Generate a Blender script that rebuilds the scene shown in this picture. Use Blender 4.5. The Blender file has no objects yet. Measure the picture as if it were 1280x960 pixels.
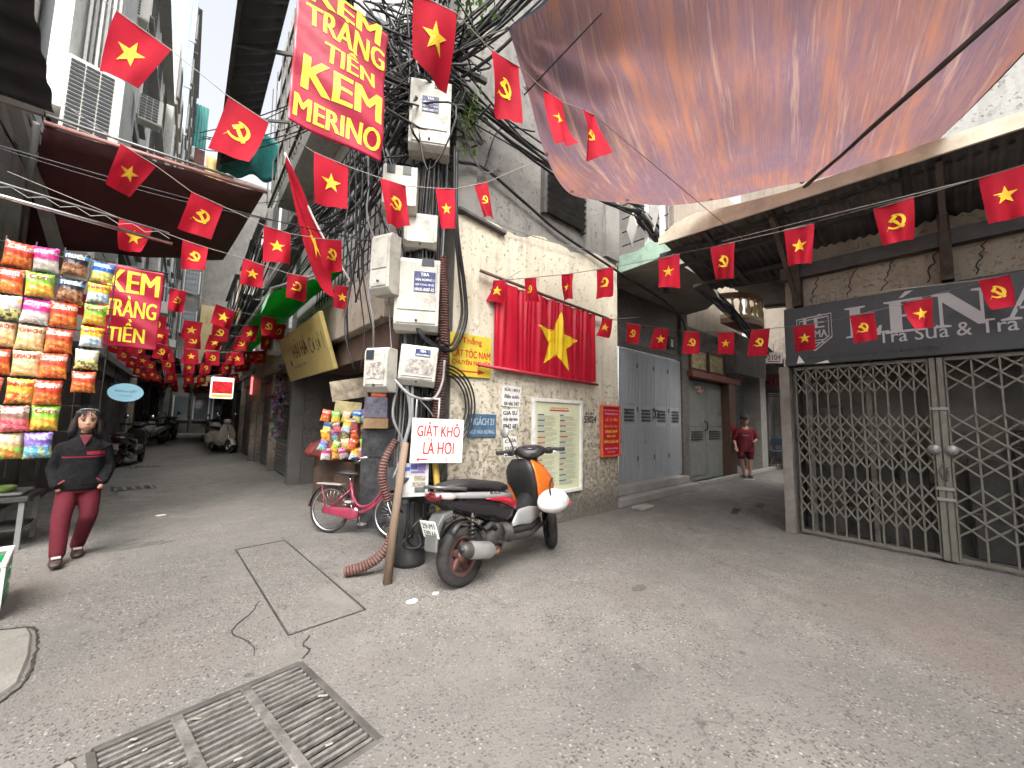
import bpy, bmesh, math, random
from mathutils import Vector, Matrix, noise as mnoise
random.seed(7)
S = bpy.context.scene
COL = S.collection
R = math.radians
PI = math.pi

# ------------------------------------------------------------------ camera
cam = bpy.data.cameras.new('camera')
cam.sensor_width = 36.0
cam.lens = 36.0 * 475.0 / 1280.0
cam.clip_start = 0.05
cam.clip_end = 2000
camo = bpy.data.objects.new('camera', cam)
COL.objects.link(camo)
camo.matrix_world = Matrix(((0.758109, -0.075175, -0.647781, 0),
                            (-0.651795, -0.055587, -0.756355, 0),
                            (0.020851, 0.995620, -0.091139, 0), (0, 0, 0, 1)))
camo.matrix_world.translation = (0, 0, 1.5)
S.camera = camo

# ------------------------------------------------------------------ sky, sun, exposure
W = bpy.data.worlds.new('World')
S.world = W
W.use_nodes = True
wn = W.node_tree
sky = wn.nodes.new('ShaderNodeTexSky')
sky.sky_type = 'NISHITA'
sky.sun_disc = False
SUN_EL, SUN_AZ = R(55), R(212)       # azimuth clockwise from +Y
sky.sun_elevation = SUN_EL
sky.sun_rotation = SUN_AZ
sky.air_density = 1.0
sky.dust_density = 7.0
sky.ozone_density = 0.6
bg = wn.nodes['Background']
bg.inputs[1].default_value = 0.15
hs = wn.nodes.new('ShaderNodeHueSaturation')      # overcast: the sky's colour washed out evenly
hs.inputs['Saturation'].default_value = .22
wn.links.new(sky.outputs[0], hs.inputs['Color'])
wn.links.new(hs.outputs[0], bg.inputs[0])
sl = bpy.data.lights.new('sun', 'SUN')
sl.energy = 1.0
sl.angle = R(35)
sl.color = (1.0, 0.96, 0.9)
so = bpy.data.objects.new('sun', sl)
COL.objects.link(so)
sd = Vector((math.sin(SUN_AZ) * math.cos(SUN_EL), math.cos(SUN_AZ) * math.cos(SUN_EL), math.sin(SUN_EL)))
so.rotation_euler = sd.to_track_quat('Z', 'Y').to_euler()
so.location = (0, 0, 30)
S.view_settings.view_transform = 'Standard'
S.view_settings.look = 'None'
S.view_settings.exposure = 1.55
S.view_settings.gamma = 1.0
S.view_settings.use_curve_mapping = False
S.render.engine = 'CYCLES'
S.cycles.max_bounces = 5
S.cycles.diffuse_bounces = 3
S.cycles.transparent_max_bounces = 8
S.cycles.use_adaptive_sampling = True
S.cycles.adaptive_threshold = .035
S.cycles.adaptive_min_samples = 12
S.cycles.caustics_reflective = False
S.cycles.caustics_refractive = False

# ------------------------------------------------------------------ materials
MATS = {}
def srgb(h):
    h = h.lstrip('#')
    c = [int(h[i:i + 2], 16) / 255 for i in (0, 2, 4)]
    return tuple((x / 12.92 if x <= .04045 else ((x + .055) / 1.055) ** 2.4) for x in c)
def mat(name, col, rough=.6, var=.12, scale=6., bump=.15, bscale=40., metal=0., grime=0., gcol=(.05, .045, .04), gscale=2.5,
        trans=0., emit=0., stretch=(1, 1, 1), spec=.4, coat=0.):
    if name in MATS: return MATS[name]
    if isinstance(col, str): col = srgb(col)
    m = bpy.data.materials.new(name)
    m.use_nodes = True
    nt = m.node_tree; N = nt.nodes; L = nt.links
    b = N['Principled BSDF']
    b.inputs['Roughness'].default_value = rough
    b.inputs['Metallic'].default_value = metal
    b.inputs['Specular IOR Level'].default_value = spec
    b.inputs['Coat Weight'].default_value = coat
    tc = N.new('ShaderNodeTexCoord'); mp = N.new('ShaderNodeMapping')
    oi = N.new('ShaderNodeObjectInfo')
    L.new(tc.outputs['Object'], mp.inputs[0])
    mp.inputs['Scale'].default_value = stretch
    vm = N.new('ShaderNodeVectorMath'); vm.operation = 'SCALE'; vm.inputs['Scale'].default_value = 7.0
    cb = N.new('ShaderNodeCombineXYZ')
    for i in range(3): L.new(oi.outputs['Random'], cb.inputs[i])
    L.new(cb.outputs[0], vm.inputs[0])
    L.new(vm.outputs[0], mp.inputs['Location'])
    out = None
    nz = N.new('ShaderNodeTexNoise'); nz.inputs['Scale'].default_value = scale; nz.inputs['Detail'].default_value = 3; nz.inputs['Roughness'].default_value = .65
    L.new(mp.outputs[0], nz.inputs['Vector'])
    rp = N.new('ShaderNodeValToRGB')
    rp.color_ramp.elements[0].position = .3; rp.color_ramp.elements[1].position = .7
    lo = tuple(max(0, c * (1 - var)) for c in col); hi = tuple(min(1, c * (1 + var)) for c in col)
    rp.color_ramp.elements[0].color = (*lo, 1); rp.color_ramp.elements[1].color = (*hi, 1)
    L.new(nz.outputs['Fac'], rp.inputs[0])
    out = rp.outputs[0]
    if grime > 0:
        g = N.new('ShaderNodeTexNoise'); g.inputs['Scale'].default_value = gscale; g.inputs['Detail'].default_value = 4; g.inputs['Roughness'].default_value = .7
        L.new(mp.outputs[0], g.inputs['Vector'])
        gr = N.new('ShaderNodeMapRange'); gr.inputs[1].default_value = .48; gr.inputs[2].default_value = .72; gr.inputs[4].default_value = grime
        L.new(g.outputs['Fac'], gr.inputs[0])
        mx = N.new('ShaderNodeMix'); mx.data_type = 'RGBA'
        L.new(gr.outputs[0], mx.inputs['Factor']); L.new(out, mx.inputs['A']); mx.inputs['B'].default_value = (*gcol, 1)
        out = mx.outputs['Result']
    L.new(out, b.inputs['Base Color'])
    if bump > 0:
        bn = N.new('ShaderNodeTexNoise'); bn.inputs['Scale'].default_value = bscale; bn.inputs['Detail'].default_value = 1
        L.new(mp.outputs[0], bn.inputs['Vector'])
        bp = N.new('ShaderNodeBump'); bp.inputs['Strength'].default_value = bump; bp.inputs['Distance'].default_value = .01
        L.new(bn.outputs['Fac'], bp.inputs['Height']); L.new(bp.outputs[0], b.inputs['Normal'])
    if trans > 0:
        tr = N.new('ShaderNodeBsdfTranslucent'); ms = N.new('ShaderNodeMixShader'); ms.inputs[0].default_value = trans
        L.new(out, tr.inputs[0]); L.new(b.outputs[0], ms.inputs[1]); L.new(tr.outputs[0], ms.inputs[2])
        L.new(ms.outputs[0], N['Material Output'].inputs[0])
    if emit > 0:
        L.new(out, b.inputs['Emission Color']); b.inputs['Emission Strength'].default_value = emit
    MATS[name] = m
    return m

def nodes_of(name):
    m = bpy.data.materials.new(name); m.use_nodes = True
    return m, m.node_tree.nodes, m.node_tree.links, m.node_tree.nodes['Principled BSDF']
def N_noise(N, L, vec, scale, detail=5, rough=.6, dist=0):
    n = N.new('ShaderNodeTexNoise'); n.inputs['Scale'].default_value = scale; n.inputs['Detail'].default_value = min(detail, 4)
    n.inputs['Roughness'].default_value = rough; n.inputs['Distortion'].default_value = dist
    L.new(vec, n.inputs['Vector']); return n.outputs['Fac']
def N_range(N, L, v, a, b, c=0., d=1.):
    n = N.new('ShaderNodeMapRange'); n.inputs[1].default_value = a; n.inputs[2].default_value = b; n.inputs[3].default_value = c; n.inputs[4].default_value = d
    L.new(v, n.inputs[0]); return n.outputs[0]
def N_mix(N, L, f, a, b, bt='MIX'):
    n = N.new('ShaderNodeMix'); n.data_type = 'RGBA'; n.blend_type = bt
    for s, v in (('Factor', f), ('A', a), ('B', b)):
        if isinstance(v, (int, float)): n.inputs[s].default_value = v
        elif isinstance(v, tuple): n.inputs[s].default_value = (*v, 1)
        else: L.new(v, n.inputs[s])
    return n.outputs['Result']
def N_math(N, L, op, a, b=None):
    n = N.new('ShaderNodeMath'); n.operation = op
    for i, v in enumerate((a, b)):
        if v is None: continue
        if isinstance(v, (int, float)): n.inputs[i].default_value = v
        else: L.new(v, n.inputs[i])
    return n.outputs[0]
def N_bump(N, L, h, bsdf, strength=.5, dist=.01):
    n = N.new('ShaderNodeBump'); n.inputs['Strength'].default_value = strength; n.inputs['Distance'].default_value = dist
    L.new(h, n.inputs['Height']); L.new(n.outputs[0], bsdf.inputs['Normal'])

def make_asphalt():
    m, N, L, b = nodes_of('worn_street_concrete')
    tc = N.new('ShaderNodeTexCoord'); v = tc.outputs['Object']
    big = N_noise(N, L, v, .55, 6, .62, .4)
    mid = N_noise(N, L, v, 3.2, 6, .7)
    fine = N_noise(N, L, v, 60, 4, .7)
    c = N_mix(N, L, N_range(N, L, big, .36, .64), (.195, .182, .165), (.10, .096, .092))
    c = N_mix(N, L, N_range(N, L, mid, .38, .66, 0, .65), c, (.105, .099, .092))
    c = N_mix(N, L, N_range(N, L, fine, .3, .7, 0, .55), c, (.195, .183, .166))
    # exposed aggregate, stronger in worn zones
    vo = N.new('ShaderNodeTexVoronoi'); vo.inputs['Scale'].default_value = 60; vo.inputs['Randomness'].default_value = 1
    L.new(v, vo.inputs['Vector'])
    sep = N.new('ShaderNodeSeparateColor'); L.new(vo.outputs['Color'], sep.inputs[0])
    worn = N_range(N, L, N_noise(N, L, v, .9, 4, .6, .6), .42, .6)
    inside = N_range(N, L, N_math(N, L, 'ADD', vo.outputs['Distance'], N_math(N, L, 'MULTIPLY', sep.outputs[2], .2)), .40, .52, 1, 0)
    pick_d = N_math(N, L, 'GREATER_THAN', sep.outputs[0], .72)
    pick_l = N_math(N, L, 'GREATER_THAN', sep.outputs[1], .82)
    fd = N_math(N, L, 'MULTIPLY', N_math(N, L, 'MULTIPLY', inside, pick_d), N_math(N, L, 'ADD', N_math(N, L, 'MULTIPLY', worn, .9), .35))
    fl = N_math(N, L, 'MULTIPLY', N_math(N, L, 'MULTIPLY', inside, pick_l), N_math(N, L, 'ADD', N_math(N, L, 'MULTIPLY', worn, .8), .3))
    # dense pebbles where the cement skin has worn away, each stone its own tone
    rp = N.new('ShaderNodeValToRGB'); rp.color_ramp.interpolation = 'CONSTANT'; L.new(sep.outputs[1], rp.inputs[0])
    cols = ((0, (.04, .038, .036)), (.28, (.15, .14, .125)), (.45, (.22, .20, .175)), (.60, (.075, .07, .065)), (.76, (.27, .245, .21)), (.92, (.36, .34, .30)))
    while len(rp.color_ramp.elements) < len(cols): rp.color_ramp.elements.new(.5)
    for e_, (p_, k_) in zip(rp.color_ramp.elements, cols): e_.position = p_; e_.color = (*k_, 1)
    dense = N_range(N, L, N_noise(N, L, v, .75, 4, .7, .5), .40, .56)
    c = N_mix(N, L, N_math(N, L, 'MULTIPLY', inside, N_math(N, L, 'MULTIPLY', dense, .85)), c, rp.outputs[0])
    c = N_mix(N, L, fd, c, (.06, .057, .053))
    c = N_mix(N, L, fl, c, (.31, .285, .245))
    # larger dark spots (gum, oil)
    v2 = N.new('ShaderNodeTexVoronoi'); v2.inputs['Scale'].default_value = 3.4; L.new(v, v2.inputs['Vector'])
    s2 = N.new('ShaderNodeSeparateColor'); L.new(v2.outputs['Color'], s2.inputs[0])
    spot = N_math(N, L, 'MULTIPLY', N_range(N, L, v2.outputs['Distance'], .05, .11, 1, 0), N_math(N, L, 'GREATER_THAN', s2.outputs[2], .55))
    c = N_mix(N, L, N_math(N, L, 'MULTIPLY', spot, .7), c, (.05, .047, .044))
    # reddish-brown worn band + oil sheen
    br = N_range(N, L, N_noise(N, L, v, .38, 5, .6, .8), .53, .66, 0, .55)
    c = N_mix(N, L, br, c, (.155, .125, .108))
    # hairline cracks
    vc = N.new('ShaderNodeTexVoronoi'); vc.feature = 'DISTANCE_TO_EDGE'; vc.inputs['Scale'].default_value = .42
    wv = N.new('ShaderNodeVectorMath'); wv.operation = 'ADD'
    nn = N.new('ShaderNodeTexNoise'); nn.inputs['Scale'].default_value = 2.2; nn.inputs['Detail'].default_value = 3; L.new(v, nn.inputs['Vector'])
    L.new(v, wv.inputs[0]); L.new(nn.outputs['Color'], wv.inputs[1]); L.new(wv.outputs[0], vc.inputs['Vector'])
    cr = N_math(N, L, 'MULTIPLY', N_range(N, L, vc.outputs['Distance'], .001, .006, 1, 0), N_range(N, L, mid, .48, .6))
    c = N_mix(N, L, N_math(N, L, 'MULTIPLY', cr, .6), c, (.05, .045, .04))
    L.new(c, b.inputs['Base Color'])
    L.new(N_range(N, L, mid, .3, .7, .62, .9), b.inputs['Roughness'])
    h = N_math(N, L, 'ADD', N_math(N, L, 'MULTIPLY', fine, .6), N_math(N, L, 'MULTIPLY', inside, .5))
    N_bump(N, L, h, b, .8, .008)
    MATS['asphalt'] = m; return m

def make_plaster(name, base, pale, dark, top=4.2, heavy=1.0):
    m, N, L, b = nodes_of(name)
    tc = N.new('ShaderNodeTexCoord'); v = tc.outputs['Object']
    sx = N.new('ShaderNodeSeparateXYZ'); L.new(v, sx.inputs[0]); z = sx.outputs[2]
    mp = N.new('ShaderNodeMapping'); mp.inputs['Scale'].default_value = (1, 1, .16); L.new(v, mp.inputs[0])
    streak = N_noise(N, L, mp.outputs[0], 5.5, 6, .7, .3)
    big = N_noise(N, L, v, 1.3, 6, .65)
    mid = N_noise(N, L, v, 7, 7, .7)
    fine = N_noise(N, L, v, 45, 5, .7)
    c = N_mix(N, L, N_range(N, L, big, .35, .65), base, pale)
    c = N_mix(N, L, N_range(N, L, streak, .50, .66, 0, .6 * heavy), c, dark)
    # crumbling, dirty lower courses: wear rises towards the pavement
    low = N_range(N, L, z, .15, 2.3, 1, 0)
    wear = N_math(N, L, 'ADD', N_math(N, L, 'MULTIPLY', low, .30), mid)
    c = N_mix(N, L, N_range(N, L, wear, .56, .72, 0, .85 * heavy), c, tuple(x * .55 for x in base))
    pit = N_range(N, L, N_math(N, L, 'ADD', N_noise(N, L, v, 16, 6, .75), N_math(N, L, 'MULTIPLY', low, .12)), .59, .645)
    c = N_mix(N, L, N_math(N, L, 'MULTIPLY', pit, .75 * heavy), c, (.07, .06, .045))
    c = N_mix(N, L, N_range(N, L, fine, .35, .7, 0, .3), c, tuple(x * .6 for x in base))
    base_stain = N_math(N, L, 'MULTIPLY', N_range(N, L, N_math(N, L, 'ADD', z, N_math(N, L, 'MULTIPLY', N_math(N, L, 'SUBTRACT', mid, .5), .8)), .18, .5, 1, 0), .75)
    c = N_mix(N, L, base_stain, c, (.10, .092, .082))
    L.new(c, b.inputs['Base Color']); b.inputs['Roughness'].default_value = .9
    h = N_math(N, L, 'SUBTRACT', N_math(N, L, 'ADD', N_math(N, L, 'MULTIPLY', mid, .6), N_math(N, L, 'MULTIPLY', fine, .25)), N_math(N, L, 'MULTIPLY', pit, .8))
    N_bump(N, L, h, b, .7, .02)
    MATS[name] = m; return m

def make_tarp():
    m, N, L, b = nodes_of('faded_purple_tarpaulin')
    tc = N.new('ShaderNodeTexCoord'); v = tc.outputs['UV']
    def mapped(s, rot=0.):
        mp = N.new('ShaderNodeMapping'); mp.inputs['Scale'].default_value = s; mp.inputs['Rotation'].default_value = (0, 0, rot); L.new(v, mp.inputs[0]); return mp.outputs[0]
    st = N_noise(N, L, mapped((1, .05, 1)), 8, 4, .8, .15)
    bl = N_noise(N, L, mapped((1, .35, 1)), 1.3, 5, .7, .8)
    cr_ = N_noise(N, L, mapped((3, 1.2, 1), .4), 3.0, 4, .7, 1.5)
    wv = N_noise(N, L, mapped((60, 12, 1)), 1.0, 3, .6)
    c = N_mix(N, L, N_range(N, L, bl, .42, .58), (.27, .125, .085), (.145, .10, .13))
    c = N_mix(N, L, N_range(N, L, st, .40, .52, 0, .55), c, (.10, .072, .115))
    c = N_mix(N, L, N_range(N, L, st, .55, .70, 0, .6), c, (.44, .29, .215))
    c = N_mix(N, L, N_range(N, L, wv, .3, .75, 0, .45), c, (.215, .13, .105))
    L.new(c, b.inputs['Base Color']); b.inputs['Roughness'].default_value = .75
    N_bump(N, L, N_math(N, L, 'ADD', wv, N_math(N, L, 'ADD', N_math(N, L, 'MULTIPLY', st, 1.5), N_math(N, L, 'MULTIPLY', cr_, 6.))), b, .8, .02)
    tr = N.new('ShaderNodeBsdfTranslucent'); L.new(N_mix(N, L, 1., c, (1.15, 1.08, 1.05), 'MULTIPLY'), tr.inputs[0])
    ms = N.new('ShaderNodeMixShader'); ms.inputs[0].default_value = .7
    L.new(b.outputs[0], ms.inputs[1]); L.new(tr.outputs[0], ms.inputs[2]); L.new(ms.outputs[0], N['Material Output'].inputs[0])
    MATS['tarp'] = m; return m

def make_glass(name, tint=(.05, .06, .07)):
    return mat(name, tint, rough=.08, var=.1, bump=0, spec=.8)

# ------------------------------------------------------------------ mesh builder
class MB:
    def __init__(s): s.v = []; s.f = []; s.m = []; s.sm = []; s.uv = None
    def add(s, vs, fs, mi=0, smooth=False):
        o = len(s.v); s.v += [tuple(p) for p in vs]
        for f in fs: s.f.append([i + o for i in f]); s.m.append(mi); s.sm.append(smooth)
    def box(s, x0, x1, y0, y1, z0, z1, mi=0):
        s.add([(x0, y0, z0), (x1, y0, z0), (x1, y1, z0), (x0, y1, z0), (x0, y0, z1), (x1, y0, z1), (x1, y1, z1), (x0, y1, z1)],
              [(0, 3, 2, 1), (4, 5, 6, 7), (0, 1, 5, 4), (1, 2, 6, 5), (2, 3, 7, 6), (3, 0, 4, 7)], mi); return s
    def obox(s, c, size, M=None, mi=0):
        a, b_, d = (k / 2 for k in size); M = M or Matrix.Identity(3); c = Vector(c)
        vs = [c + M @ Vector(p) for p in ((-a, -b_, -d), (a, -b_, -d), (a, b_, -d), (-a, b_, -d), (-a, -b_, d), (a, -b_, d), (a, b_, d), (-a, b_, d))]
        s.add(vs, [(0, 3, 2, 1), (4, 5, 6, 7), (0, 1, 5, 4), (1, 2, 6, 5), (2, 3, 7, 6), (3, 0, 4, 7)], mi); return s
    def bar(s, p, q, w, h=None, mi=0, up=(0, 0, 1)):
        p, q = Vector(p), Vector(q); h = h or w; d = (q - p); ln = d.length; d.normalize()
        u = Vector(up)
        if abs(d.dot(u)) > .98: u = Vector((0, 1, 0))
        x = d.cross(u).normalized(); y = x.cross(d)
        Mx = Matrix((d, x, y)).transposed()
        return s.obox((p + q) / 2, (ln, w, h), Mx, mi)
    def tube(s, path, r, n=8, mi=0, cap=True, smooth=True):
        path = [Vector(p) for p in path]; k = len(path); rs = r if isinstance(r, (list, tuple)) else [r] * k
        ref = None; vs = []
        for i, p in enumerate(path):
            t = (path[min(i + 1, k - 1)] - path[max(i - 1, 0)])
            if t.length < 1e-9: t = Vector((0, 0, 1))
            t.normalize()
            if ref is None: ref = t.orthogonal().normalized()
            else:
                ref = ref - t * ref.dot(t)
                if ref.length < 1e-6: ref = t.orthogonal()
                ref.normalize()
            b_ = t.cross(ref)
            for j in range(n):
                a = 2 * PI * j / n; vs.append(p + (ref * math.cos(a) + b_ * math.sin(a)) * rs[i])
        fs = [(i * n + j, i * n + (j + 1) % n, (i + 1) * n + (j + 1) % n, (i + 1) * n + j) for i in range(k - 1) for j in range(n)]
        if cap: fs += [tuple(range(n - 1, -1, -1)), tuple((k - 1) * n + j for j in range(n))]
        s.add(vs, fs, mi, smooth); return s
    def lathe(s, prof, n=20, o=(0, 0, 0), ax=(0, 0, 1), mi=0, smooth=True, arc=2 * PI):
        o = Vector(o); ax = Vector(ax).normalized(); x = ax.orthogonal().normalized(); y = ax.cross(x); vs = []; full = arc > 6.28
        nn = n if full else n + 1
        for r, h in prof:
            for j in range(nn):
                a = arc * j / n; vs.append(o + ax * h + (x * math.cos(a) + y * math.sin(a)) * r)
        fs = []
        for i in range(len(prof) - 1):
            for j in range(n if full else n):
                j2 = (j + 1) % nn if full else j + 1
                fs.append((i * nn + j, i * nn + j2, (i + 1) * nn + j2, (i + 1) * nn + j))
        s.add(vs, fs, mi, smooth); return s
    def prism(s, pts, fn0, fn1, mi=0, smooth=False):
        n = len(pts); vs = [fn0(*p) for p in pts] + [fn1(*p) for p in pts]
        s.add(vs, [tuple(range(n)), tuple(range(2 * n - 1, n - 1, -1))] + [(i, n + i, n + (i + 1) % n, (i + 1) % n) for i in range(n)], mi, smooth); return s
    def xz(s, pts, y0, y1, mi=0): return s.prism(pts, lambda a, b_: (a, y0, b_), lambda a, b_: (a, y1, b_), mi)
    def grid(s, fn, nu, nv, mi=0, smooth=True, closed=False):
        vs = [fn(i / nu, j / nv) for j in range(nv + 1) for i in range(nu + 1)]; w = nu + 1
        s.add(vs, [(j * w + i, j * w + i + 1, (j + 1) * w + i + 1, (j + 1) * w + i) for j in range(nv) for i in range(nu)], mi, smooth); return s
    def loft(s, rings, mi=0, smooth=True, cap=True):
        n = len(rings[0]); vs = [p for r in rings for p in r]; k = len(rings)
        fs = [(i * n + j, i * n + (j + 1) % n, (i + 1) * n + (j + 1) % n, (i + 1) * n + j) for i in range(k - 1) for j in range(n)]
        if cap: fs += [tuple(range(n - 1, -1, -1)), tuple((k - 1) * n + j for j in range(n))]
        s.add(vs, fs, mi, smooth); return s
    def build(s, name, mats, parent=None, bevel=0., seg=1, fix=True, loc=None, rotz=0., sub=0, solid=0., kind=None):
        me = bpy.data.meshes.new(name); me.from_pydata(s.v, [], s.f)
        if not isinstance(mats, (list, tuple)): mats = [mats]
        for m in mats: me.materials.append(m if not isinstance(m, str) else MATS[m])
        me.polygons.foreach_set('material_index', s.m); me.polygons.foreach_set('use_smooth', s.sm)
        if fix:
            bm = bmesh.new(); bm.from_mesh(me); bmesh.ops.recalc_face_normals(bm, faces=bm.faces); bm.to_mesh(me); bm.free()
        me.update()
        o = bpy.data.objects.new(name, me); COL.objects.link(o)
        if parent is not None: o.parent = parent
        if loc: o.location = loc
        if rotz: o.rotation_euler.z = rotz
        if solid: md = o.modifiers.new('t', 'SOLIDIFY'); md.thickness = solid; md.offset = 0
        if bevel: md = o.modifiers.new('b', 'BEVEL'); md.width = bevel; md.segments = seg; md.limit_method = 'ANGLE'; md.angle_limit = R(40)
        if sub: md = o.modifiers.new('s', 'SUBSURF'); md.levels = sub; md.render_levels = sub
        if kind: o['kind'] = kind
        return o
def tag(o, label=None, cat=None, group=None, kind=None):
    if label: o['label'] = label
    if cat: o['category'] = cat
    if group: o['group'] = group
    if kind: o['kind'] = kind
    return o
def thing(name, label, cat, loc=(0, 0, 0), rotz=0., group=None):
    o = bpy.data.objects.new(name, None); COL.objects.link(o); o.empty_display_size = .1
    o.location = loc; o.rotation_euler = (0, 0, rotz)
    return tag(o, label, cat, group)
def inst(src, parent=None, loc=None, rot=None, name=None):
    c = src.copy(); COL.objects.link(c); c.parent = parent
    if loc is not None: c.location = loc
    if rot is not None: c.rotation_euler = rot
    return c
def copy_tree(o, parent=None):
    c = o.copy(); COL.objects.link(c); c.parent = parent
    for ch in [k for k in bpy.data.objects if k.parent == o]: copy_tree(ch, c)
    return c
def catm(pts, n=8):
    pts = [Vector(p) for p in pts]; out = []
    P = [pts[0] * 2 - pts[1]] + pts + [pts[-1] * 2 - pts[-2]]
    for i in range(1, len(P) - 2):
        a, b_, c, d = P[i - 1:i + 3]
        for k in range(n):
            t = k / n
            out.append(.5 * ((2 * b_) + (c - a) * t + (2 * a - 5 * b_ + 4 * c - d) * t * t + (3 * b_ - a - 3 * c + d) * t ** 3))
    out.append(pts[-1]); return out
def sag(a, b, s, n=16):
    a, b = Vector(a), Vector(b)
    return [a.lerp(b, i / n) - Vector((0, 0, s * 4 * (i / n) * (1 - i / n))) for i in range(n + 1)]
TXT = {}
def text_geo(t):
    k = t
    if k not in TXT:
        cu = bpy.data.curves.new('t', 'FONT'); cu.body = t; cu.size = 1; cu.resolution_u = 3
        o = bpy.data.objects.new('t', cu); me = bpy.data.meshes.new_from_object(o)
        v = [tuple(x.co[:2]) for x in me.vertices]; f = [tuple(p.vertices) for p in me.polygons]
        bpy.data.objects.remove(o); bpy.data.meshes.remove(me); bpy.data.curves.remove(cu)
        TXT[k] = (v, f)
    return TXT[k]
def text(mb, t, x0, x1, z0, z1, y=0., mi=0, bold=.02, fn=None, keep=False):
    """fit the lettering t into a rectangle of the local x/z plane"""
    v, f = text_geo(t)
    if not v: return
    xs = [p[0] for p in v]; ys = [p[1] for p in v]; a, b_, c, d = min(xs), max(xs), min(ys), max(ys)
    sx = (x1 - x0) / (b_ - a); sz = (z1 - z0) / (d - c)
    if keep: sx = sz = min(sx, sz)
    fn = fn or (lambda p, q: (p, y, q))
    # heavier strokes: the same lettering again a hair to each side, each layer a little prouder
    e = bold * sx * .9
    for k, dx in enumerate((-e, 0, e) if bold > 0 else (0,)):
        vs = []
        for p in v:
            q = Vector(fn(x0 + (p[0] - a) * sx + dx, z0 + (p[1] - c) * sz)); q.y -= .0007 * k; vs.append(q)
        mb.add(vs, f, mi)

# common materials
make_asphalt(); make_tarp()
make_plaster('cream_plaster', (.58, .525, .405), (.67, .62, .50), (.30, .26, .19), heavy=.8)
make_plaster('grey_render', (.20, .19, .175), (.27, .26, .24), (.09, .085, .08), heavy=.7)
make_plaster('pale_wall', (.46, .46, .43), (.56, .56, .53), (.28, .27, .25), heavy=.6)
make_plaster('blue_wall', (.33, .40, .46), (.40, .47, .52), (.22, .25, .28), heavy=.5)
make_plaster('beige_wall', (.36, .30, .24), (.42, .36, .29), (.17, .14, .11), heavy=.6)
make_plaster('dark_wall', (.13, .12, .11), (.18, .168, .155), (.05, .046, .042), heavy=.5)
make_plaster('yellow_wall', (.52, .40, .20), (.60, .48, .27), (.25, .19, .10), heavy=.5)
mat('red_cloth', (.48, .012, .032), rough=.75, var=.28, scale=1.6, bump=.1, bscale=120, trans=.35, spec=.2)
mat('red_satin', (.46, .008, .028), rough=.38, var=.12, scale=5, bump=.05, bscale=90, trans=.1, spec=.5)
mat('red_vinyl', (.40, .010, .040), rough=.35, var=.08, scale=4, bump=.12, bscale=18, trans=.15, spec=.5)
mat('yellow_print', (.80, .52, .03), rough=.6, var=.06, bump=.05, trans=.12)
mat('yellow_letter', (.80, .66, .05), rough=.45, var=.06, bump=.08, bscale=18)
mat('cable_black', (.018, .018, .019), rough=.5, var=.3, bump=.0)
mat('cable_grey', (.22, .22, .22), rough=.5, var=.2, bump=0)
mat('string', (.30, .27, .24), rough=.9, var=.1, bump=0)
mat('box_plastic', (.46, .45, .40), rough=.5, var=.10, grime=.7, gcol=(.15, .13, .10), gscale=5, bump=.05)
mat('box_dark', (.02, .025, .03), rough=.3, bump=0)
mat('navy', (.02, .03, .12), rough=.5, grime=.3, gcol=(.3, .3, .3), gscale=20)
mat('white_paint', (.74, .74, .71), rough=.5, var=.05, grime=.35, gcol=(.3, .27, .22), gscale=9)
mat('white_ink', (.75, .75, .75), rough=.6, bump=0)
mat('red_ink', (.50, .02, .025), rough=.6, bump=0, var=.2, scale=30)
mat('black_ink', (.02, .02, .022), rough=.7, bump=0)
mat('concrete', (.26, .25, .23), rough=.9, var=.2, scale=5, grime=.5, gcol=(.09, .085, .08), bump=.4, bscale=30)
mat('concrete_dark', (.11, .105, .10), rough=.9, var=.25, scale=5, grime=.4, bump=.4, bscale=30)
mat('steel_dark', (.07, .068, .065), rough=.5, var=.3, metal=.4, grime=.3, gcol=(.10, .06, .04))
mat('steel_grey', (.24, .24, .235), rough=.45, var=.15, metal=.3, grime=.3, gcol=(.09, .08, .07), gscale=6)
mat('chrome', (.6, .6, .6), rough=.18, var=.08, metal=1., bump=.0)
mat('rubber', (.022, .021, .020), rough=.85, var=.25, bump=.2, bscale=80, grime=.25, gcol=(.12, .11, .10), gscale=9)
mat('black_plastic', (.022, .022, .023), rough=.42, var=.2, scale=9, bump=.08, bscale=120, grime=.25, gcol=(.10, .095, .085), gscale=5)
mat('wood', (.20, .13, .08), rough=.75, var=.3, scale=8, stretch=(1, 1, .12), bump=.3, bscale=20, grime=.3)
mat('paper', (.70, .70, .68), rough=.85, var=.05, bump=.1, bscale=25, grime=.2, gcol=(.4, .37, .3))
mat('card', (.34, .23, .13), rough=.85, var=.15)
mat('rust', (.16, .08, .05), rough=.85, var=.35, bump=.4)

# ================================================================== SETTING
# ------------------------------------------------------------------ ground with a real pit under the drain grate
GL, GT, GR, GB = Vector((-.205, 2.575)), Vector((.647, 2.68)), Vector((.80, 1.83)), Vector((-.045, 1.725))
def ground():
    far = 220
    hole = [GL, GT, GR, GB]
    out = [(-far, far), (far, far), (far, -far), (-far, -far)]
    g = MB()
    vs = [(p[0], p[1], 0) for p in out] + [(p.x, p.y, 0) for p in hole] + [(p.x, p.y, -.45) for p in hole]
    fs = [(i, (i + 1) % 4, 4 + (i + 1) % 4, 4 + i) for i in range(4)]
    g.add(vs, fs, 0)
    g.add(vs, [(4 + i, 4 + (i + 1) % 4, 8 + (i + 1) % 4, 8 + i) for i in range(4)] + [(8, 9, 10, 11)], 1)
    o = g.build('ground', [MATS['asphalt'], mat('pit_dirt', (.03, .028, .025), rough=.95, bump=.6)], fix=False)
    tag(o, 'worn grey street surface with exposed pebbles', kind='structure')
ground()
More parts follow.
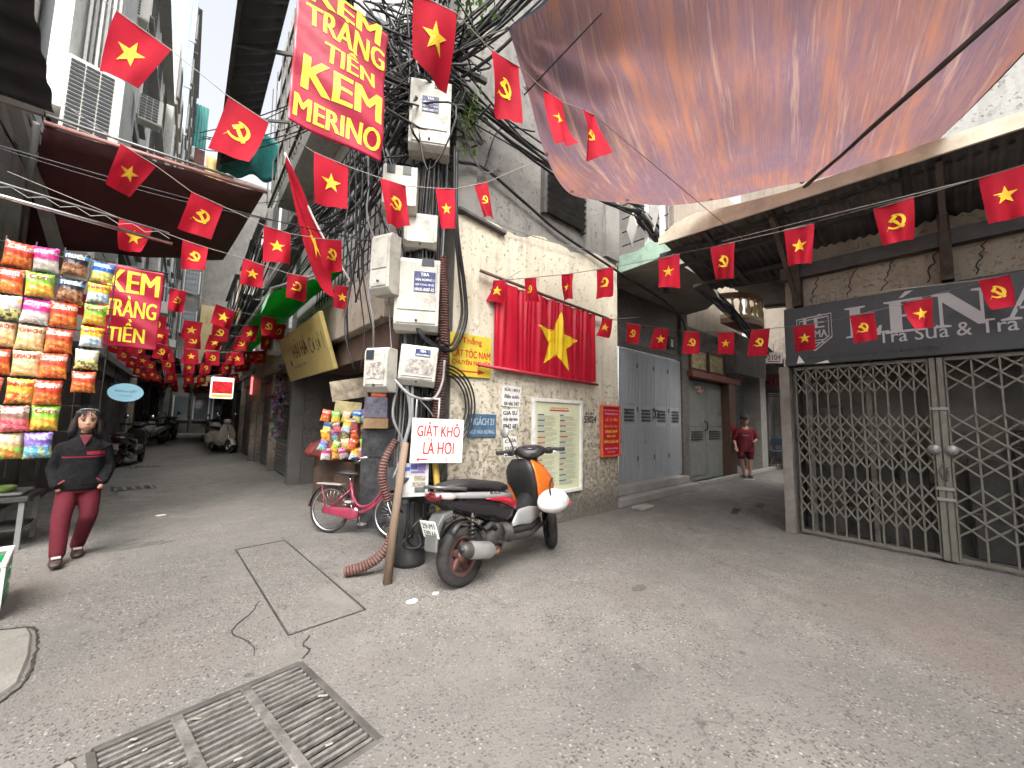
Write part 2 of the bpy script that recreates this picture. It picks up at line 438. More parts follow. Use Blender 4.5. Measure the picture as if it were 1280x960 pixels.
# drain grate: frame bars, two ribs, bars
def grate():
    t = thing('drain_grate', 'large iron drain grate clogged with dirt, sunk in the pavement in the foreground', 'drain grate', (GL.x, GL.y, 0))
    st = mat('grate_iron', (.15, .143, .133), rough=.6, var=.4, scale=12, metal=.2, grime=.65, gcol=(.05, .045, .04), gscale=7, bump=.5, bscale=60)
    p = lambda u, w, z: Vector((*( (GT - GL) * u + (GB - GL) * w), z))
    for a, b in (((0, 0), (1, 0)), ((1, 0), (1, 1)), ((1, 1), (0, 1)), ((0, 1), (0, 0))):
        MB().bar(p(*a, -.013), p(*b, -.013), .035, .03).build('frame_bar', mat('frame_iron', (.075, .07, .065), rough=.7, var=.4, grime=.4), t, bevel=.004)
    for u in (.335, .665):
        MB().bar(p(u, .02, -.009), p(u, .98, -.009), .045, .03).build('rib', st, t, bevel=.004)
    rnd = random.Random(3)
    for c in range(3):
        u0, u1 = (.02, .32) if c == 0 else (.35, .65) if c == 1 else (.68, .98)
        for k in range(19):
            w = .045 + k * .0505
            z = -.012 + rnd.uniform(-.004, .002)
            MB().bar(p(u0, w, z), p(u1, w + rnd.uniform(-.003, .003), z), .017, .022).build('bar', st, t, bevel=.003)
    d = MB()
    for k in range(90):
        u, w = rnd.uniform(.03, .97), rnd.uniform(.03, .97); q = p(u, w, -.03 - rnd.random() * .01); l = rnd.uniform(.01, .05)
        d.obox(q, (l, l * .6, .006), Matrix.Rotation(rnd.uniform(0, 3), 3, 'Z'))
    d.build('dirt', mat('dry_dirt', (.06, .055, .048), rough=.95, var=.4), t, kind='stuff')
    l = MB()
    for k in range(14):
        u, w = rnd.uniform(.1, .97), rnd.uniform(.05, .9); q = p(u, w, .004 + rnd.random() * .003)
        l.obox(q, (rnd.uniform(.015, .05), rnd.uniform(.006, .016), .002), Matrix.Rotation(rnd.uniform(-.6, .4), 3, 'Z') @ Matrix.Rotation(rnd.uniform(-.1, .1), 3, 'X'))
    l.build('litter', mat('litter', (.28, .26, .22), rough=.8, var=.3), t, kind='stuff')
grate()
# broken concrete edge left of the grate
def edge_crack():
    m = mat('slab_concrete', (.20, .188, .165), rough=.9, var=.18, scale=10, bump=.5, bscale=60, grime=.3, gcol=(.12, .11, .1), gscale=5)
    o = MB().prism([(-.95, 2.2), (-.62, 2.44), (-.42, 2.46), (-.26, 2.55), (-.235, 2.5), (-.09, 1.7), (-.9, 1.5)],
                   lambda a, b: (a, b, -.03), lambda a, b: (a, b, .012)).build('pavement_slab', m, bevel=.006)
    tag(o, 'cracked pale concrete slab edge at the bottom left, beside the drain grate', 'paving slab')
    o = MB().prism([(-1.25, 4.45), (-.84, 4.28), (-.70, 4.22), (-.655, 4.08), (-.60, 3.75), (-.575, 3.42), (-.66, 3.2), (-1.1, 3.1)],
                   lambda a, b: (a, b, -.03), lambda a, b: (a, b, .014)).build('pavement_slab', m, bevel=.012)
    tag(o, 'rounded patch of pale concrete at the left picture edge', 'paving slab')
    dirt = mat('joint_dirt', (.035, .032, .028), rough=.95, var=.4, bump=.5)
    def crack(pts, w, label, seed):
        r = random.Random(seed); c = catm([(x, y, 0) for x, y in pts], 10); m2 = MB(); L_, R_ = [], []
        for i, p in enumerate(c):
            d = (c[min(i + 1, len(c) - 1)] - c[max(i - 1, 0)]).normalized(); n = Vector((-d.y, d.x, 0)); k = w * r.uniform(.35, 1.0) * (1 if 0 < i < len(c) - 1 else .1)
            j = Vector((r.gauss(0, w * .2), r.gauss(0, w * .2), 0)); L_.append(p + j + n * k / 2 + Vector((0, 0, .0045))); R_.append(p + j - n * k / 2 + Vector((0, 0, .0045)))
        n = len(c); m2.add(L_ + R_, [(i, i + 1, n + i + 1, n + i) for i in range(n - 1)]); tag(m2.build('pavement_crack', dirt, solid=.004), label, 'crack')
    crack([(-.25, 2.57), (-.34, 2.50), (-.42, 2.475), (-.52, 2.45), (-.62, 2.455), (-.75, 2.36), (-.95, 2.22)], .035, 'wide dirty crack running left from the drain grate', 1)
    crack([(-1.2, 4.44), (-.84, 4.30), (-.70, 4.235), (-.64, 4.09), (-.585, 3.75), (-.56, 3.42), (-.645, 3.19), (-.8, 3.1)], .018, 'dirty joint around the pale concrete patch at the left edge', 2)
    crack([(.56, 3.72), (.50, 3.55), (.40, 3.42), (.36, 3.30), (.42, 3.15), (.45, 3.02), (.44, 2.92)], .007, 'thin wavy crack left of the concrete inspection cover', 3)
    crack([(.66, 2.70), (.72, 2.78), (.70, 2.86), (.76, 2.95)], .012, 'short crack at the far corner of the drain grate', 4)

edge_crack()
# pair of inspection slabs with iron edging
def slabs():
    t = thing('inspection_cover', 'two-part concrete inspection cover in an iron frame beside the corner pole', 'cover', (.647, 3.04, 0))
    m = mat('cover_concrete', (.19, .178, .16), rough=.9, var=.2, scale=9, bump=.5, bscale=70, grime=.4, gcol=(.12, .11, .10), gscale=4)
    c = [Vector((.54, 5.25)), Vector((1.02, 5.3)), Vector((1.18, 3.07)), Vector((.65, 3.04))]
    q = lambda u, v: (c[3].lerp(c[2], u)).lerp(c[0].lerp(c[1], u), v)
    L = lambda u, v, z: (q(u, v).x - .647, q(u, v).y - 3.04, z)
    for v0, v1 in ((.015, .545), (.56, .985)):
        MB().prism([(.025, v0), (.975, v0), (.975, v1), (.025, v1)], lambda a, b: L(a, b, -.02), lambda a, b: L(a, b, .006)).build('slab', MATS['asphalt'], t, bevel=.004)
    for a, b in (((0, 0), (1, 0)), ((1, 0), (1, 1)), ((1, 1), (0, 1)), ((0, 1), (0, 0))):
        MB().bar(L(*a, .0), L(*b, .0), .012, .01).build('frame_bar', MATS['steel_dark'], t)
slabs()
def manhole(x, y, sx, sy, label):
    t = thing('manhole_cover', label, 'manhole cover', (x, y, 0), .15)
    MB().box(-sx / 2, sx / 2, -sy / 2, sy / 2, -.02, .006).build('plate', MATS['steel_dark'], t, bevel=.003)
    for k in range(5):
        a = -sx / 2 + sx * (k + .5) / 5
        MB().box(a - .02, a + .02, -sy * .42, sy * .42, .006, .014).build('rib', MATS['steel_grey'], t)
manhole(-.64, 10.5, .62, .5, 'grated iron manhole cover in the dim lane, behind the walking woman')
manhole(-.70, 14.4, .6, .4, 'small dark manhole cover farther down the dim lane')
for x, y, a, l in ((7.3, 2.55, .2, .5), (8.2, 2.45, .25, .45)):
    o = MB().obox((0, 0, .003), (l, .10, .012)).build('drain_strip', MATS['steel_dark'], loc=(x, y, 0), rotz=a)
    tag(o, 'flat iron drain strip in the alley, ' + ('nearer the grille gate' if x < 8 else 'farther towards the boy'), 'drain cover')
def patch(pts, label, col):
    o = MB().prism(pts, lambda a, b: (a, b, .0), lambda a, b: (a, b, .004)).build('road_patch', mat('patch_' + col, {'dark': (.10, .096, .09), 'pale': (.30, .28, .25)}[col], rough=.9, var=.25, scale=9, bump=.4))
    tag(o, label, 'road patch')
def wob(cx, cy, rx, ry, n, seed):
    r = random.Random(seed); return [(cx + math.cos(a) * rx * r.uniform(.75, 1.15), cy + math.sin(a) * ry * r.uniform(.75, 1.15)) for a in [2 * PI * k / n for k in range(n)]]
patch(wob(3.24, 1.95, .10, .05, 14, 1), 'small dark oil blotch in the middle of the open pavement', 'dark')
patch(wob(-.35, 6.05, .34, .13, 18, 2), 'dark damp patch on the lane near the walking woman', 'dark')
for k, (x, y, r) in enumerate(((1.52, 2.97, .035), (1.74, 2.98, .022), (-.15, 7.6, .045))):
    o = MB().prism(wob(x, y, r * 1.4, r, 12, 5 + k), lambda a, b: (a, b, 0), lambda a, b: (a, b, .005)).build('paper_scrap', MATS['paper'])
    tag(o, ('white gum-like scrap on the ground before the scooter', 'tiny white scrap right by the scooter rear wheel', 'white paper scrap on the lane behind the woman')[k], 'scrap')

# ------------------------------------------------------------------ corner house
def corner_house():
    t = thing('corner_house', 'weathered corner house with peeling cream wall and grey concrete upper floor', 'building', (2.35, 3.85, 0))
    ox, oy = 2.35, 3.85
    B = lambda *a: MB().box(a[0] - ox, a[1] - ox, a[2] - oy, a[3] - oy, a[4], a[5])
    B(2.35, 5.74, 3.872, 5.0, 0, 9.5).build('wall', MATS['grey_render'], t)
    B(2.35, 5.74, 5.002, 9.3, 2.61, 9.5).build('wall', MATS['grey_render'], t)
    # cream render coat, ragged along the top
    r = random.Random(4); top = []
    n = 40
    for i in range(n + 1):
        x = i / n * 3.39; z = 4.0 + .30 * min(1, x / 3.0) + r.uniform(-.025, .025) + .04 * math.sin(x * 5)
        top.append((x, z))
    pts = [(0, 0), (3.40, 0)] + list(reversed(top))
    MB().xz(pts, 0, .0225).build('render_coat', MATS['cream_plaster'], t)
    # fallen-plaster ledge at the coat's top left
    MB().bar((.0, -.03, 4.05), (.75, -.03, 3.98), .07, .05).build('ledge', MATS['concrete_dark'], t, bevel=.01)
    # louvred window high on the alley side
    w = B(3.85, 4.76, 3.80, 3.87, 4.60, 5.24).build('window', MATS['box_dark'], t)
    for a in ((3.80, 3.86, 4.56, 5.28), (4.74, 4.80, 4.56, 5.28)):
        B(a[0], a[1], 3.79, 3.868, a[2], a[3]).build('frame', MATS['concrete_dark'], w)
    for k in range(6):
        z = 4.63 + k * .105
        MB().obox((4.305 - ox, 3.785 - oy, z), (.88, .012, .085), Matrix.Rotation(R(35), 3, 'X')).build('louvre', MATS['steel_dark'], w)
    # concrete corner pier and vertical drain pipe
    B(2.30, 2.62, 3.835, 3.87, 4.08, 9.4).build('pier', MATS['concrete'], t)
    B(5.35, 5.745, 3.80, 3.87, 4.36, 9.4).build('pier', MATS['concrete'], t)
    # lane side: wall stub, upper floor overhang, ceiling
    B(2.34, 2.36, 3.86, 5.0, 0, 9.5).build('side_wall', MATS['dark_wall'], t)
    B(1.62, 2.335, 4.15, 16, 2.62, 3.25).build('overhang_slab', MATS['beige_wall'], t, bevel=.01)
    B(1.75, 2.335, 4.0, 7.5, 2.25, 2.615).build('beam', mat('brown_beam', (.10, .06, .045), rough=.8, var=.2), t)
    # upper floor with barred window
    B(1.66, 2.335, 4.2, 9, 3.26, 6.3).build('upper_wall', MATS['pale_wall'], t)
    w = B(1.645, 1.655, 4.35, 7.2, 3.35, 5.5).build('window', mat('milky_pane', (.62, .63, .62), rough=.4, var=.08, scale=3), t)
    for k in range(17):
        y = 4.38 + k * .175; B(1.605, 1.62, y, y + .015, 3.32, 5.55).build('bar', MATS['steel_dark'], w)
    for k in range(12):
        z = 3.4 + k * .19; B(1.59, 1.604, 4.3, 7.25, z, z + .014).build('bar', MATS['steel_dark'], w)
    # second-floor cage
    c = B(1.20, 2.33, 4.6, 9.4, 6.0, 10.5).build('cage_wall', MATS['pale_wall'], t)
    for k in range(30):
        y = 4.65 + k * .16; B(1.07, 1.095, y, y + .05, 5.9, 9.6).build('cage_slat', mat('cage_slat', (.30, .29, .27), rough=.6, var=.2), c)
    for z in (5.95, 6.7, 7.45, 8.2, 8.95):
        B(1.03, 1.065, 4.55, 9.5, z, z + .04).build('cage_rail', MATS['steel_dark'], c)
    for k in range(9):
        y = 4.7 + k * .58; MB().bar((1.0 - ox, y - oy, 5.95), (1.0 - ox, y + .55 - oy, 9.0), .02).build('brace', MATS['steel_dark'], c)
    # steel bracket arms on the corner, above the meters
    for z0, z1 in ((4.35, 4.75), (4.0, 4.3)):
        MB().bar((1.55 - ox, 4.1 - oy, z1), (2.3 - ox, 3.95 - oy, z0), .05).build('bracket', MATS['steel_dark'], t)
    # ground-floor shop: recess
    B(2.9, 2.95, 5.0, 9.3, 0, 2.6).build('shop_back_wall', MATS['dark_wall'], t)
    B(2.2, 2.9, 4.95, 5.0, 0, 2.6).build('shop_side_wall', MATS['dark_wall'], t)
corner_house()
def corrugated(mb, p0, du, dv, nu, amp, steps=6, mi=0):
    """sheet from p0 spanned by du (across the ridges) and dv (along the ridges)"""
    p0, du, dv = Vector(p0), Vector(du), Vector(dv); nrm = du.cross(dv).normalized()
    mb.grid(lambda u, v: p0 + du * u + dv * v + nrm * amp * math.sin(u * nu * 2 * PI), nu * steps, 1, mi)
def lane_canopy():
    t = thing('corrugated_canopy', 'dark corrugated canopy jutting out high above the lane, beside the barred cage', 'canopy', (.6, 4, 6.9))
    m = MB(); corrugated(m, (-.02, 5.4, -.3), (0, -7.2, .0), (-.45, 0, -.34), 34, .03)
    m.build('sheet', mat('dark_sheet', (.035, .034, .036), rough=.6, var=.3, grime=.3), t, solid=.004)
    MB().bar((-.02, -1.6, -.27), (-.02, 5.3, -.27), .05).build('rail', MATS['steel_dark'], t)
    MB().bar((-.47, -1.6, -.64), (-.47, 5.3, -.64), .05).build('rail', MATS['steel_dark'], t)
    for k in range(5):
        MB().bar((-.47, -1.4 + k * 1.6, -.66), (.55, -1.4 + k * 1.6, -.2), .04).build('strut', MATS['steel_dark'], t)
lane_canopy()
def awning(name, label, loc, pts, nu, nv, sagz, m, bars):
    t = thing(name, label, 'awning', loc)
    P = [Vector(p) - Vector(loc) for p in pts]
    def f(u, v):
        p = P[0].lerp(P[1], u).lerp(P[3].lerp(P[2], u), v); p.z -= sagz * 4 * u * (1 - u) * (.4 + .6 * v) + .012 * math.sin(u * 17 + v * 5); return p
    MB().grid(f, nu, nv).build('sheet', m, t, solid=.003)
    for a, b, rr, mm in bars:
        MB().tube([Vector(a) - Vector(loc), Vector(b) - Vector(loc)], rr, 8).build('tube', mm, t)
    return t
awning('green_awning', 'bright green awning over the lane shop with the yellow hanging sign', (1.6, 6, 3.6),
       [(1.6, 5.6, 3.62), (.80, 6.2, 3.22), (.80, 15, 3.22), (1.6, 15, 3.62)], 10, 8, .03,
       mat('green_sheet', (.015, .30, .045), rough=.6, var=.1, trans=.55), [((.80, 6.15, 3.23), (.80, 15.1, 3.23), .025, MATS['steel_grey']), ((1.6, 5.55, 3.64), (.78, 6.17, 3.24), .02, MATS['steel_grey'])])
m = MB()
m.add([(.80, 6.2, 3.24), (.80, 6.55, 3.24), (.72, 6.5, 3.0), (.74, 6.42, 3.06), (.72, 6.36, 2.92), (.75, 6.3, 3.02), (.73, 6.24, 2.95)], [(0, 1, 2, 3, 4, 5, 6)])
tag(m.build('awning_rag', mat('mint_cloth', (.30, .55, .40), rough=.8, var=.15, trans=.3), solid=.003), 'torn mint green cloth scrap hanging from the awning bar', 'cloth')
awning('maroon_awning', 'dark maroon awning stretched across the lane above the snack stall', (-.5, 7.5, 4.5),
       [(-1.55, 7.0, 4.93), (.70, 7.0, 5.0), (.34, 9.0, 4.42), (-1.95, 8.6, 3.85)], 16, 8, .05,
       mat('maroon_sheet', (.085, .022, .025), rough=.6, var=.15, scale=3, trans=.12), [((-1.55, 6.99, 4.95), (.74, 6.99, 5.03), .03, mat('pink_tube', (.45, .22, .20), rough=.5)), ((-1.55, 6.95, 5.03), (.3, 6.95, 5.06), .018, MATS['steel_grey']), ((-1.6, 6.97, 4.9), (-1.95, 8.6, 3.8), .035, MATS['steel_grey'])])

# ------------------------------------------------------------------ grey-door house in the alley
def door_house():
    ox, oy = 5.76, 4.3
    t = thing('grey_door_house', 'alley house with steel blue-grey folding doors, tiled front and pale green balcony edge', 'building', (ox, oy, 0))
    B = lambda *a: MB().box(a[0] - ox, a[1] - ox, a[2] - oy, a[3] - oy, a[4], a[5])
    tm, N, L, b = nodes_of('brown_wall_tiles')
    tc = N.new('ShaderNodeTexCoord'); mp = N.new('ShaderNodeMapping'); mp.inputs['Rotation'].default_value = (R(90), 0, 0); L.new(tc.outputs['Object'], mp.inputs[0])
    br = N.new('ShaderNodeTexBrick'); br.inputs['Scale'].default_value = 5; br.inputs['Color1'].default_value = (.15, .125, .11, 1); br.inputs['Color2'].default_value = (.095, .082, .075, 1); br.inputs['Mortar'].default_value = (.06, .055, .05, 1); br.inputs['Mortar Size'].default_value = .03
    L.new(mp.outputs[0], br.inputs['Vector']); L.new(br.outputs[0], b.inputs['Base Color']); b.inputs['Roughness'].default_value = .4
    N_bump(N, L, br.outputs['Fac'], b, -.4, .01); MATS['tiles'] = tm
    B(5.76, 6.42, 4.3, 4.4, 0, 4.17).build('wall', MATS['dark_wall'], t)
    B(9.02, 9.36, 4.24, 4.4, 0, 4.17).build('pilaster', tm, t)
    B(6.42, 9.02, 4.3, 4.4, 3.08, 4.17).build('wall', tm, t)
    B(6.40, 9.04, 4.27, 4.30, 2.98, 3.10).build('lintel', MATS['concrete_dark'], t)
    # steps
    for k, (y0, z1) in enumerate(((3.86, .14), (4.03, .29))):
        B(5.78, 9.0 - k * .15, y0, 4.30, 0 if k == 0 else .142, z1).build('step', MATS['concrete'], t, bevel=.012)
    # folding doors, four leaves, each with ribs, louvre, hinge
    dm = mat('door_blue_grey', (.27, .285, .30), rough=.45, var=.06, scale=3, grime=.3, gcol=(.16, .15, .14), gscale=2)
    xs = [6.44, 7.08, 7.73, 8.37, 9.0]
    for i in range(4):
        x0, x1 = xs[i] + .012, xs[i + 1] - .012
        d = B(x0, x1, 4.275, 4.298, .30, 2.97).build('door_leaf', dm, t, bevel=.004)
        for a in (x0 + .03, x1 - .07):
            B(a, a + .04, 4.258, 4.276, .34, 2.92).build('stile', dm, d, bevel=.004)
        for k in range(9):
            a = x0 + .10 + k * (x1 - x0 - .2) / 8
            B(a - .012, a + .012, 4.264, 4.276, 1.85, 2.90).build('rib', dm, d, bevel=.004)
            B(a - .012, a + .012, 4.264, 4.276, .36, 1.40).build('rib', dm, d, bevel=.004)
        for k in range(4):
            B(x0 + .14, x1 - .14, 4.262, 4.276, 1.50 + k * .07, 1.54 + k * .07).build('vent_slot', MATS['steel_dark'], d)
        for z in (.7, 1.7, 2.6):
            B(x1 - .035, x1 + .0, 4.245, 4.262, z, z + .1).build('hinge', MATS['steel_dark'], d)
    for s in (-.07, .05):
        MB().tube(catm([(xs[2] + s - ox, 4.26 - oy, 1.58), (xs[2] + s - ox, 4.20 - oy, 1.62), (xs[2] + s - ox, 4.20 - oy, 1.72), (xs[2] + s - ox, 4.26 - oy, 1.76)], 5), .012, 8).build('handle', MATS['cable_black'], t)
    # house number plate "1" style dark tablet with frame
    n = B(8.42, 8.72, 4.255, 4.27, 3.2, 3.5).build('number_plate', MATS['box_dark'], t)
    mb = MB(); text(mb, '1', 8.53 - ox, 8.61 - ox, 3.26, 3.44, 4.25 - oy); mb.build('digit', MATS['white_ink'], n)
    # balcony floor over the alley: ceiling with curved far corner, pale green parapet
    pts = [(5.80, 4.38), (5.80, 2.92), (7.4, 2.92), (8.6, 3.2), (9.2, 3.7), (9.4, 4.38)]
    MB().prism(pts, lambda a, b_: (a - ox, b_ - oy, 4.18), lambda a, b_: (a - ox, b_ - oy, 4.30)).build('balcony_floor', mat('balcony_ceiling', (.27, .25, .22), rough=.85, var=.15, grime=.4), t)
    gm = mat('mint_paint', (.36, .52, .42), rough=.7, var=.12, grime=.5, gcol=(.12, .13, .11), gscale=4)
    pp = MB(); pp.xz([(3.84, 4.16), (2.88, 4.20), (2.86, 4.34), (2.98, 4.44), (3.14, 4.50), (3.22, 4.58), (3.30, 4.50), (3.45, 4.46), (3.84, 4.48)], 5.765, 5.80)
    pp.v = [(p[1] - ox, p[0] - oy, p[2]) for p in pp.v]; pp.build('parapet', gm, t, bevel=.004)
    # round ceiling lamp
    MB().lathe([(0, -.10), (.10, -.09), (.15, -.04), (.15, 0)], 20, (7.25 - ox, 3.6 - oy, 4.18)).build('ceiling_lamp', mat('lamp_dark', (.10, .09, .08), rough=.3), t)
    # balcony junk: posts, lozenge ornaments
    for y in (3.30, 3.02):
        B(5.86, 5.93, y, y + .07, 4.30, 6.2).build('balcony_post', MATS['white_paint'], t)
    for y, z in ((3.62, 4.98), (3.62, 5.7), (3.20, 5.1)):
        lz = MB().xz([(y - .11 - oy, z), (y - oy, z - .36), (y + .11 - oy, z), (y - oy, z + .36)], 5.86 - ox, 5.89 - ox); lz.v = [(p[1], p[0], p[2]) for p in lz.v]
        lz.build('lozenge', mat('lozenge', (.45, .44, .41), rough=.7), t, bevel=.01)
    B(6.0, 8.8, 4.4, 4.5, 4.31, 9.0).build('upper_wall', MATS['dark_wall'], t)
    for k in range(7):
        MB().bar((5.9 - ox, 3.84 - oy, 4.45 + k * .26), (5.9 - ox, 2.95 - oy, 4.45 + k * .26), .018).build('balcony_rail', MATS['steel_dark'], t)
door_house()
def brown_house():
    ox, oy = 9.4, 4.3
    t = thing('brown_door_house', 'alley house with olive metal door under a brown wooden lintel with picture panels', 'building', (ox, oy, 0))
    B = lambda *a: MB().box(a[0] - ox, a[1] - ox, a[2] - oy, a[3] - oy, a[4], a[5])
    dw = MATS['dark_wall']
    B(9.37, 12.2, 4.42, 4.55, 0, 4.0).build('wall', dw, t)
    B(9.30, 12.5, 4.12, 4.42, 2.62, 2.78).build('lintel', mat('lintel_wood', (.16, .05, .035), rough=.5, var=.2), t, bevel=.01)
    for k in range(2):
        f = B(9.75 + k * 1.15, 10.75 + k * 1.15, 4.37, 4.40, 2.85, 3.45).build('picture_panel', mat('panel_frame', (.10, .045, .03), rough=.5), t)
        B(9.83 + k * 1.15, 10.67 + k * 1.15, 4.355, 4.369, 2.92, 3.38).build('panel_inset', mat('panel_inset', (.42, .34, .18), rough=.6, var=.5, scale=9), f)
    dm = mat('door_olive', (.17, .175, .155), rough=.5, var=.1, grime=.3)
    for x0, x1 in ((9.50, 10.55), (10.57, 11.65)):
        d = B(x0, x1, 4.36, 4.40, .04, 2.58).build('door_leaf', dm, t, bevel=.005)
        for k in range(4):
            B(x0 + .2, x1 - .2, 4.345, 4.361, 1.05 + k * .065, 1.09 + k * .065).build('vent_slot', MATS['steel_dark'], d)
        B(x0 + .08, x1 - .08, 4.35, 4.361, 1.4, 2.45).build('panel', dm, d, bevel=.006)
        B(x0 + .08, x1 - .08, 4.35, 4.361, .15, .95).build('panel', dm, d, bevel=.006)
    MB().tube(catm([(10.47 - ox, 4.35 - oy, 1.3), (10.47 - ox, 4.28 - oy, 1.34), (10.47 - ox, 4.28 - oy, 1.5), (10.47 - ox, 4.35 - oy, 1.54)], 5), .015, 6).build('handle', MATS['cable_black'], t)
    MB().tube(catm([(9.9 - ox, 4.33 - oy, 2.38), (10.2 - ox, 4.33 - oy, 2.44), (10.1 - ox, 4.33 - oy, 2.28), (10.4 - ox, 4.33 - oy, 2.36)], 6), .025, 6).build('scroll_ornament', mat('pink_gold', (.5, .28, .22), rough=.4), t)
    B(11.66, 12.1, 4.15, 4.42, 0, 2.62).build('jamb', mat('jamb_brown', (.09, .05, .035), rough=.6, var=.2), t)
    B(9.4, 20, 3.98, 4.11, 0, .10).build('kerb', MATS['concrete'], t, bevel=.01)
    # dark opening and pale pillar beyond
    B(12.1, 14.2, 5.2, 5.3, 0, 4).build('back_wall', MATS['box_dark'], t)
    B(12.12, 12.9, 4.5, 4.55, .1, 2.9).build('curtain', mat('dark_curtain', (.10, .11, .13), rough=.8), t)
    B(12.2, 15, 4.15, 5.3, 3.0, 4.2).build('upper_wall', dw, t)
    B(14.2, 14.75, 4.12, 4.6, 0, 3.0).build('pillar', MATS['concrete'], t)
    # house number tag and little red box on the wall
    B(11.75, 11.98, 4.12, 4.149, 1.15, 1.42).build('red_box', MATS['red_ink'], t)
brown_house()
def alley_end():
    ox, oy = 15.2, 1.5
    t = thing('alley_end_house', 'barber house closing the alley with a pale inner wall behind a dark doorway', 'building', (ox, oy, 0))
    B = lambda *a: MB().box(a[0] - ox, a[1] - ox, a[2] - oy, a[3] - oy, a[4], a[5])
    B(15.2, 15.3, 4.18, 5.4, 0, 3.6).build('wall', MATS['dark_wall'], t)
    B(15.2, 15.3, .5, 3.55, 0, 3.6).build('wall', MATS['dark_wall'], t)
    B(15.2, 15.3, 3.55, 4.18, 2.6, 3.6).build('wall', MATS['dark_wall'], t)
    B(15.15, 15.2, 3.5, 3.58, 0, 2.65).build('door_post', MATS['concrete'], t)
    B(17.4, 17.5, 3.0, 5.0, 0, 3).build('inner_wall', MATS['pale_wall'], t)
    B(15.3, 17.4, 2.95, 3.0, 0, 3).build('inner_side', MATS['concrete'], t)
    B(15.3, 17.4, 4.6, 4.65, 0, 3).build('inner_side', MATS['concrete_dark'], t)
    s = B(15.05, 15.12, 3.3, 4.3, 2.75, 3.2).build('sign_board', mat('barber_sign', (.14, .03, .035), rough=.5), t)
    mb = MB(); text(mb, 'CẮT TÓC', 0, 1, 2.84, 3.12, 0); mb.v = [(15.045 - ox, 4.22 - .84 * p[0] - oy, p[2]) for p in mb.v]
    mb.build('lettering', mat('pink_ink', (.45, .16, .17), rough=.5), s)
    for k in range(3): B(15.1, 15.16, 3.56, 4.2, 2.42 + k * .07, 2.45 + k * .07).build('shade_slat', MATS['steel_dark'], t)
    # neighbouring bright upper house seen past the canopy
alley_end()
def baluster_balcony():
    t = thing('round_balcony', 'cream balcony with turned balusters and a brown rail above the alley', 'balcony', (11.7, 3.95, 4.15)); t.scale = (.62, .62, .72)
    cm = mat('cream_stone', (.66, .55, .30), rough=.6, var=.12, grime=.3, gcol=(.3, .22, .12))
    bm_ = mat('brown_rail', (.22, .10, .055), rough=.4, var=.2)
    def arc(r, z0, z1, w, m, name):
        pr = [(r - w, z0), (r, z0), (r, z1), (r - w, z1), (r - w, z0)]
        mb = MB(); vs = []
        n = 20
        for a, z in pr:
            for k in range(n + 1):
                th = PI + PI * k / n; vs.append((a * math.cos(th) * 1.25, a * math.sin(th) * .78, z))
        w_ = n + 1
        mb.add(vs, [(i * w_ + k, i * w_ + k + 1, (i + 1) * w_ + k + 1, (i + 1) * w_ + k) for i in range(4) for k in range(n)], 0, False)
        mb.build(name, m, t)
    arc(1.35, 0, .18, 1.34, bm_, 'balcony_floor'); arc(1.38, .95, 1.12, .26, bm_, 'rail'); arc(1.36, .185, .30, .2, cm, 'plinth')
    pr = [(.07, .30), (.07, .34), (.04, .37), (.085, .50), (.075, .6), (.04, .74), (.035, .84), (.07, .87), (.07, .95)]
    for k in range(11):
        th = PI + PI * (k + .5) / 11
        MB().lathe(pr, 12, (1.27 * math.cos(th) * 1.25, 1.27 * math.sin(th) * .78, 0)).build('baluster', cm, t)
    # cream scroll panel left of it
    b = tag(MB().box(9.42, 14.1, 4.56, 4.7, 4.0, 9).build('alley_upper_wall', MATS['beige_wall']), 'brown upper house wall behind the balustered balcony', 'building')
baluster_balcony()
def bright_house():
    t = thing('pale_far_house', 'pale sunlit house front with barred window, seen at the alley end above the gate', 'building', (16.5, 1, 3))
    MB().box(0, .2, -2.5, 4.2, -.2, 9).build('wall', MATS['beige_wall'], t)
    w = MB().box(-.03, 0, 1.6, 2.7, .9, 3.2).build('window', make_glass('window_glass', (.12, .15, .17)), t)
    for k in range(8): MB().box(-.06, -.035, 1.55 + k * .16, 1.57 + k * .16, .8, 3.3).build('bar', MATS['steel_dark'], w)
    for k in range(5): MB().box(-.085, -.06, 1.5, 2.8, .9 + k * .55, .92 + k * .55).build('bar', MATS['steel_dark'], w)
bright_house()

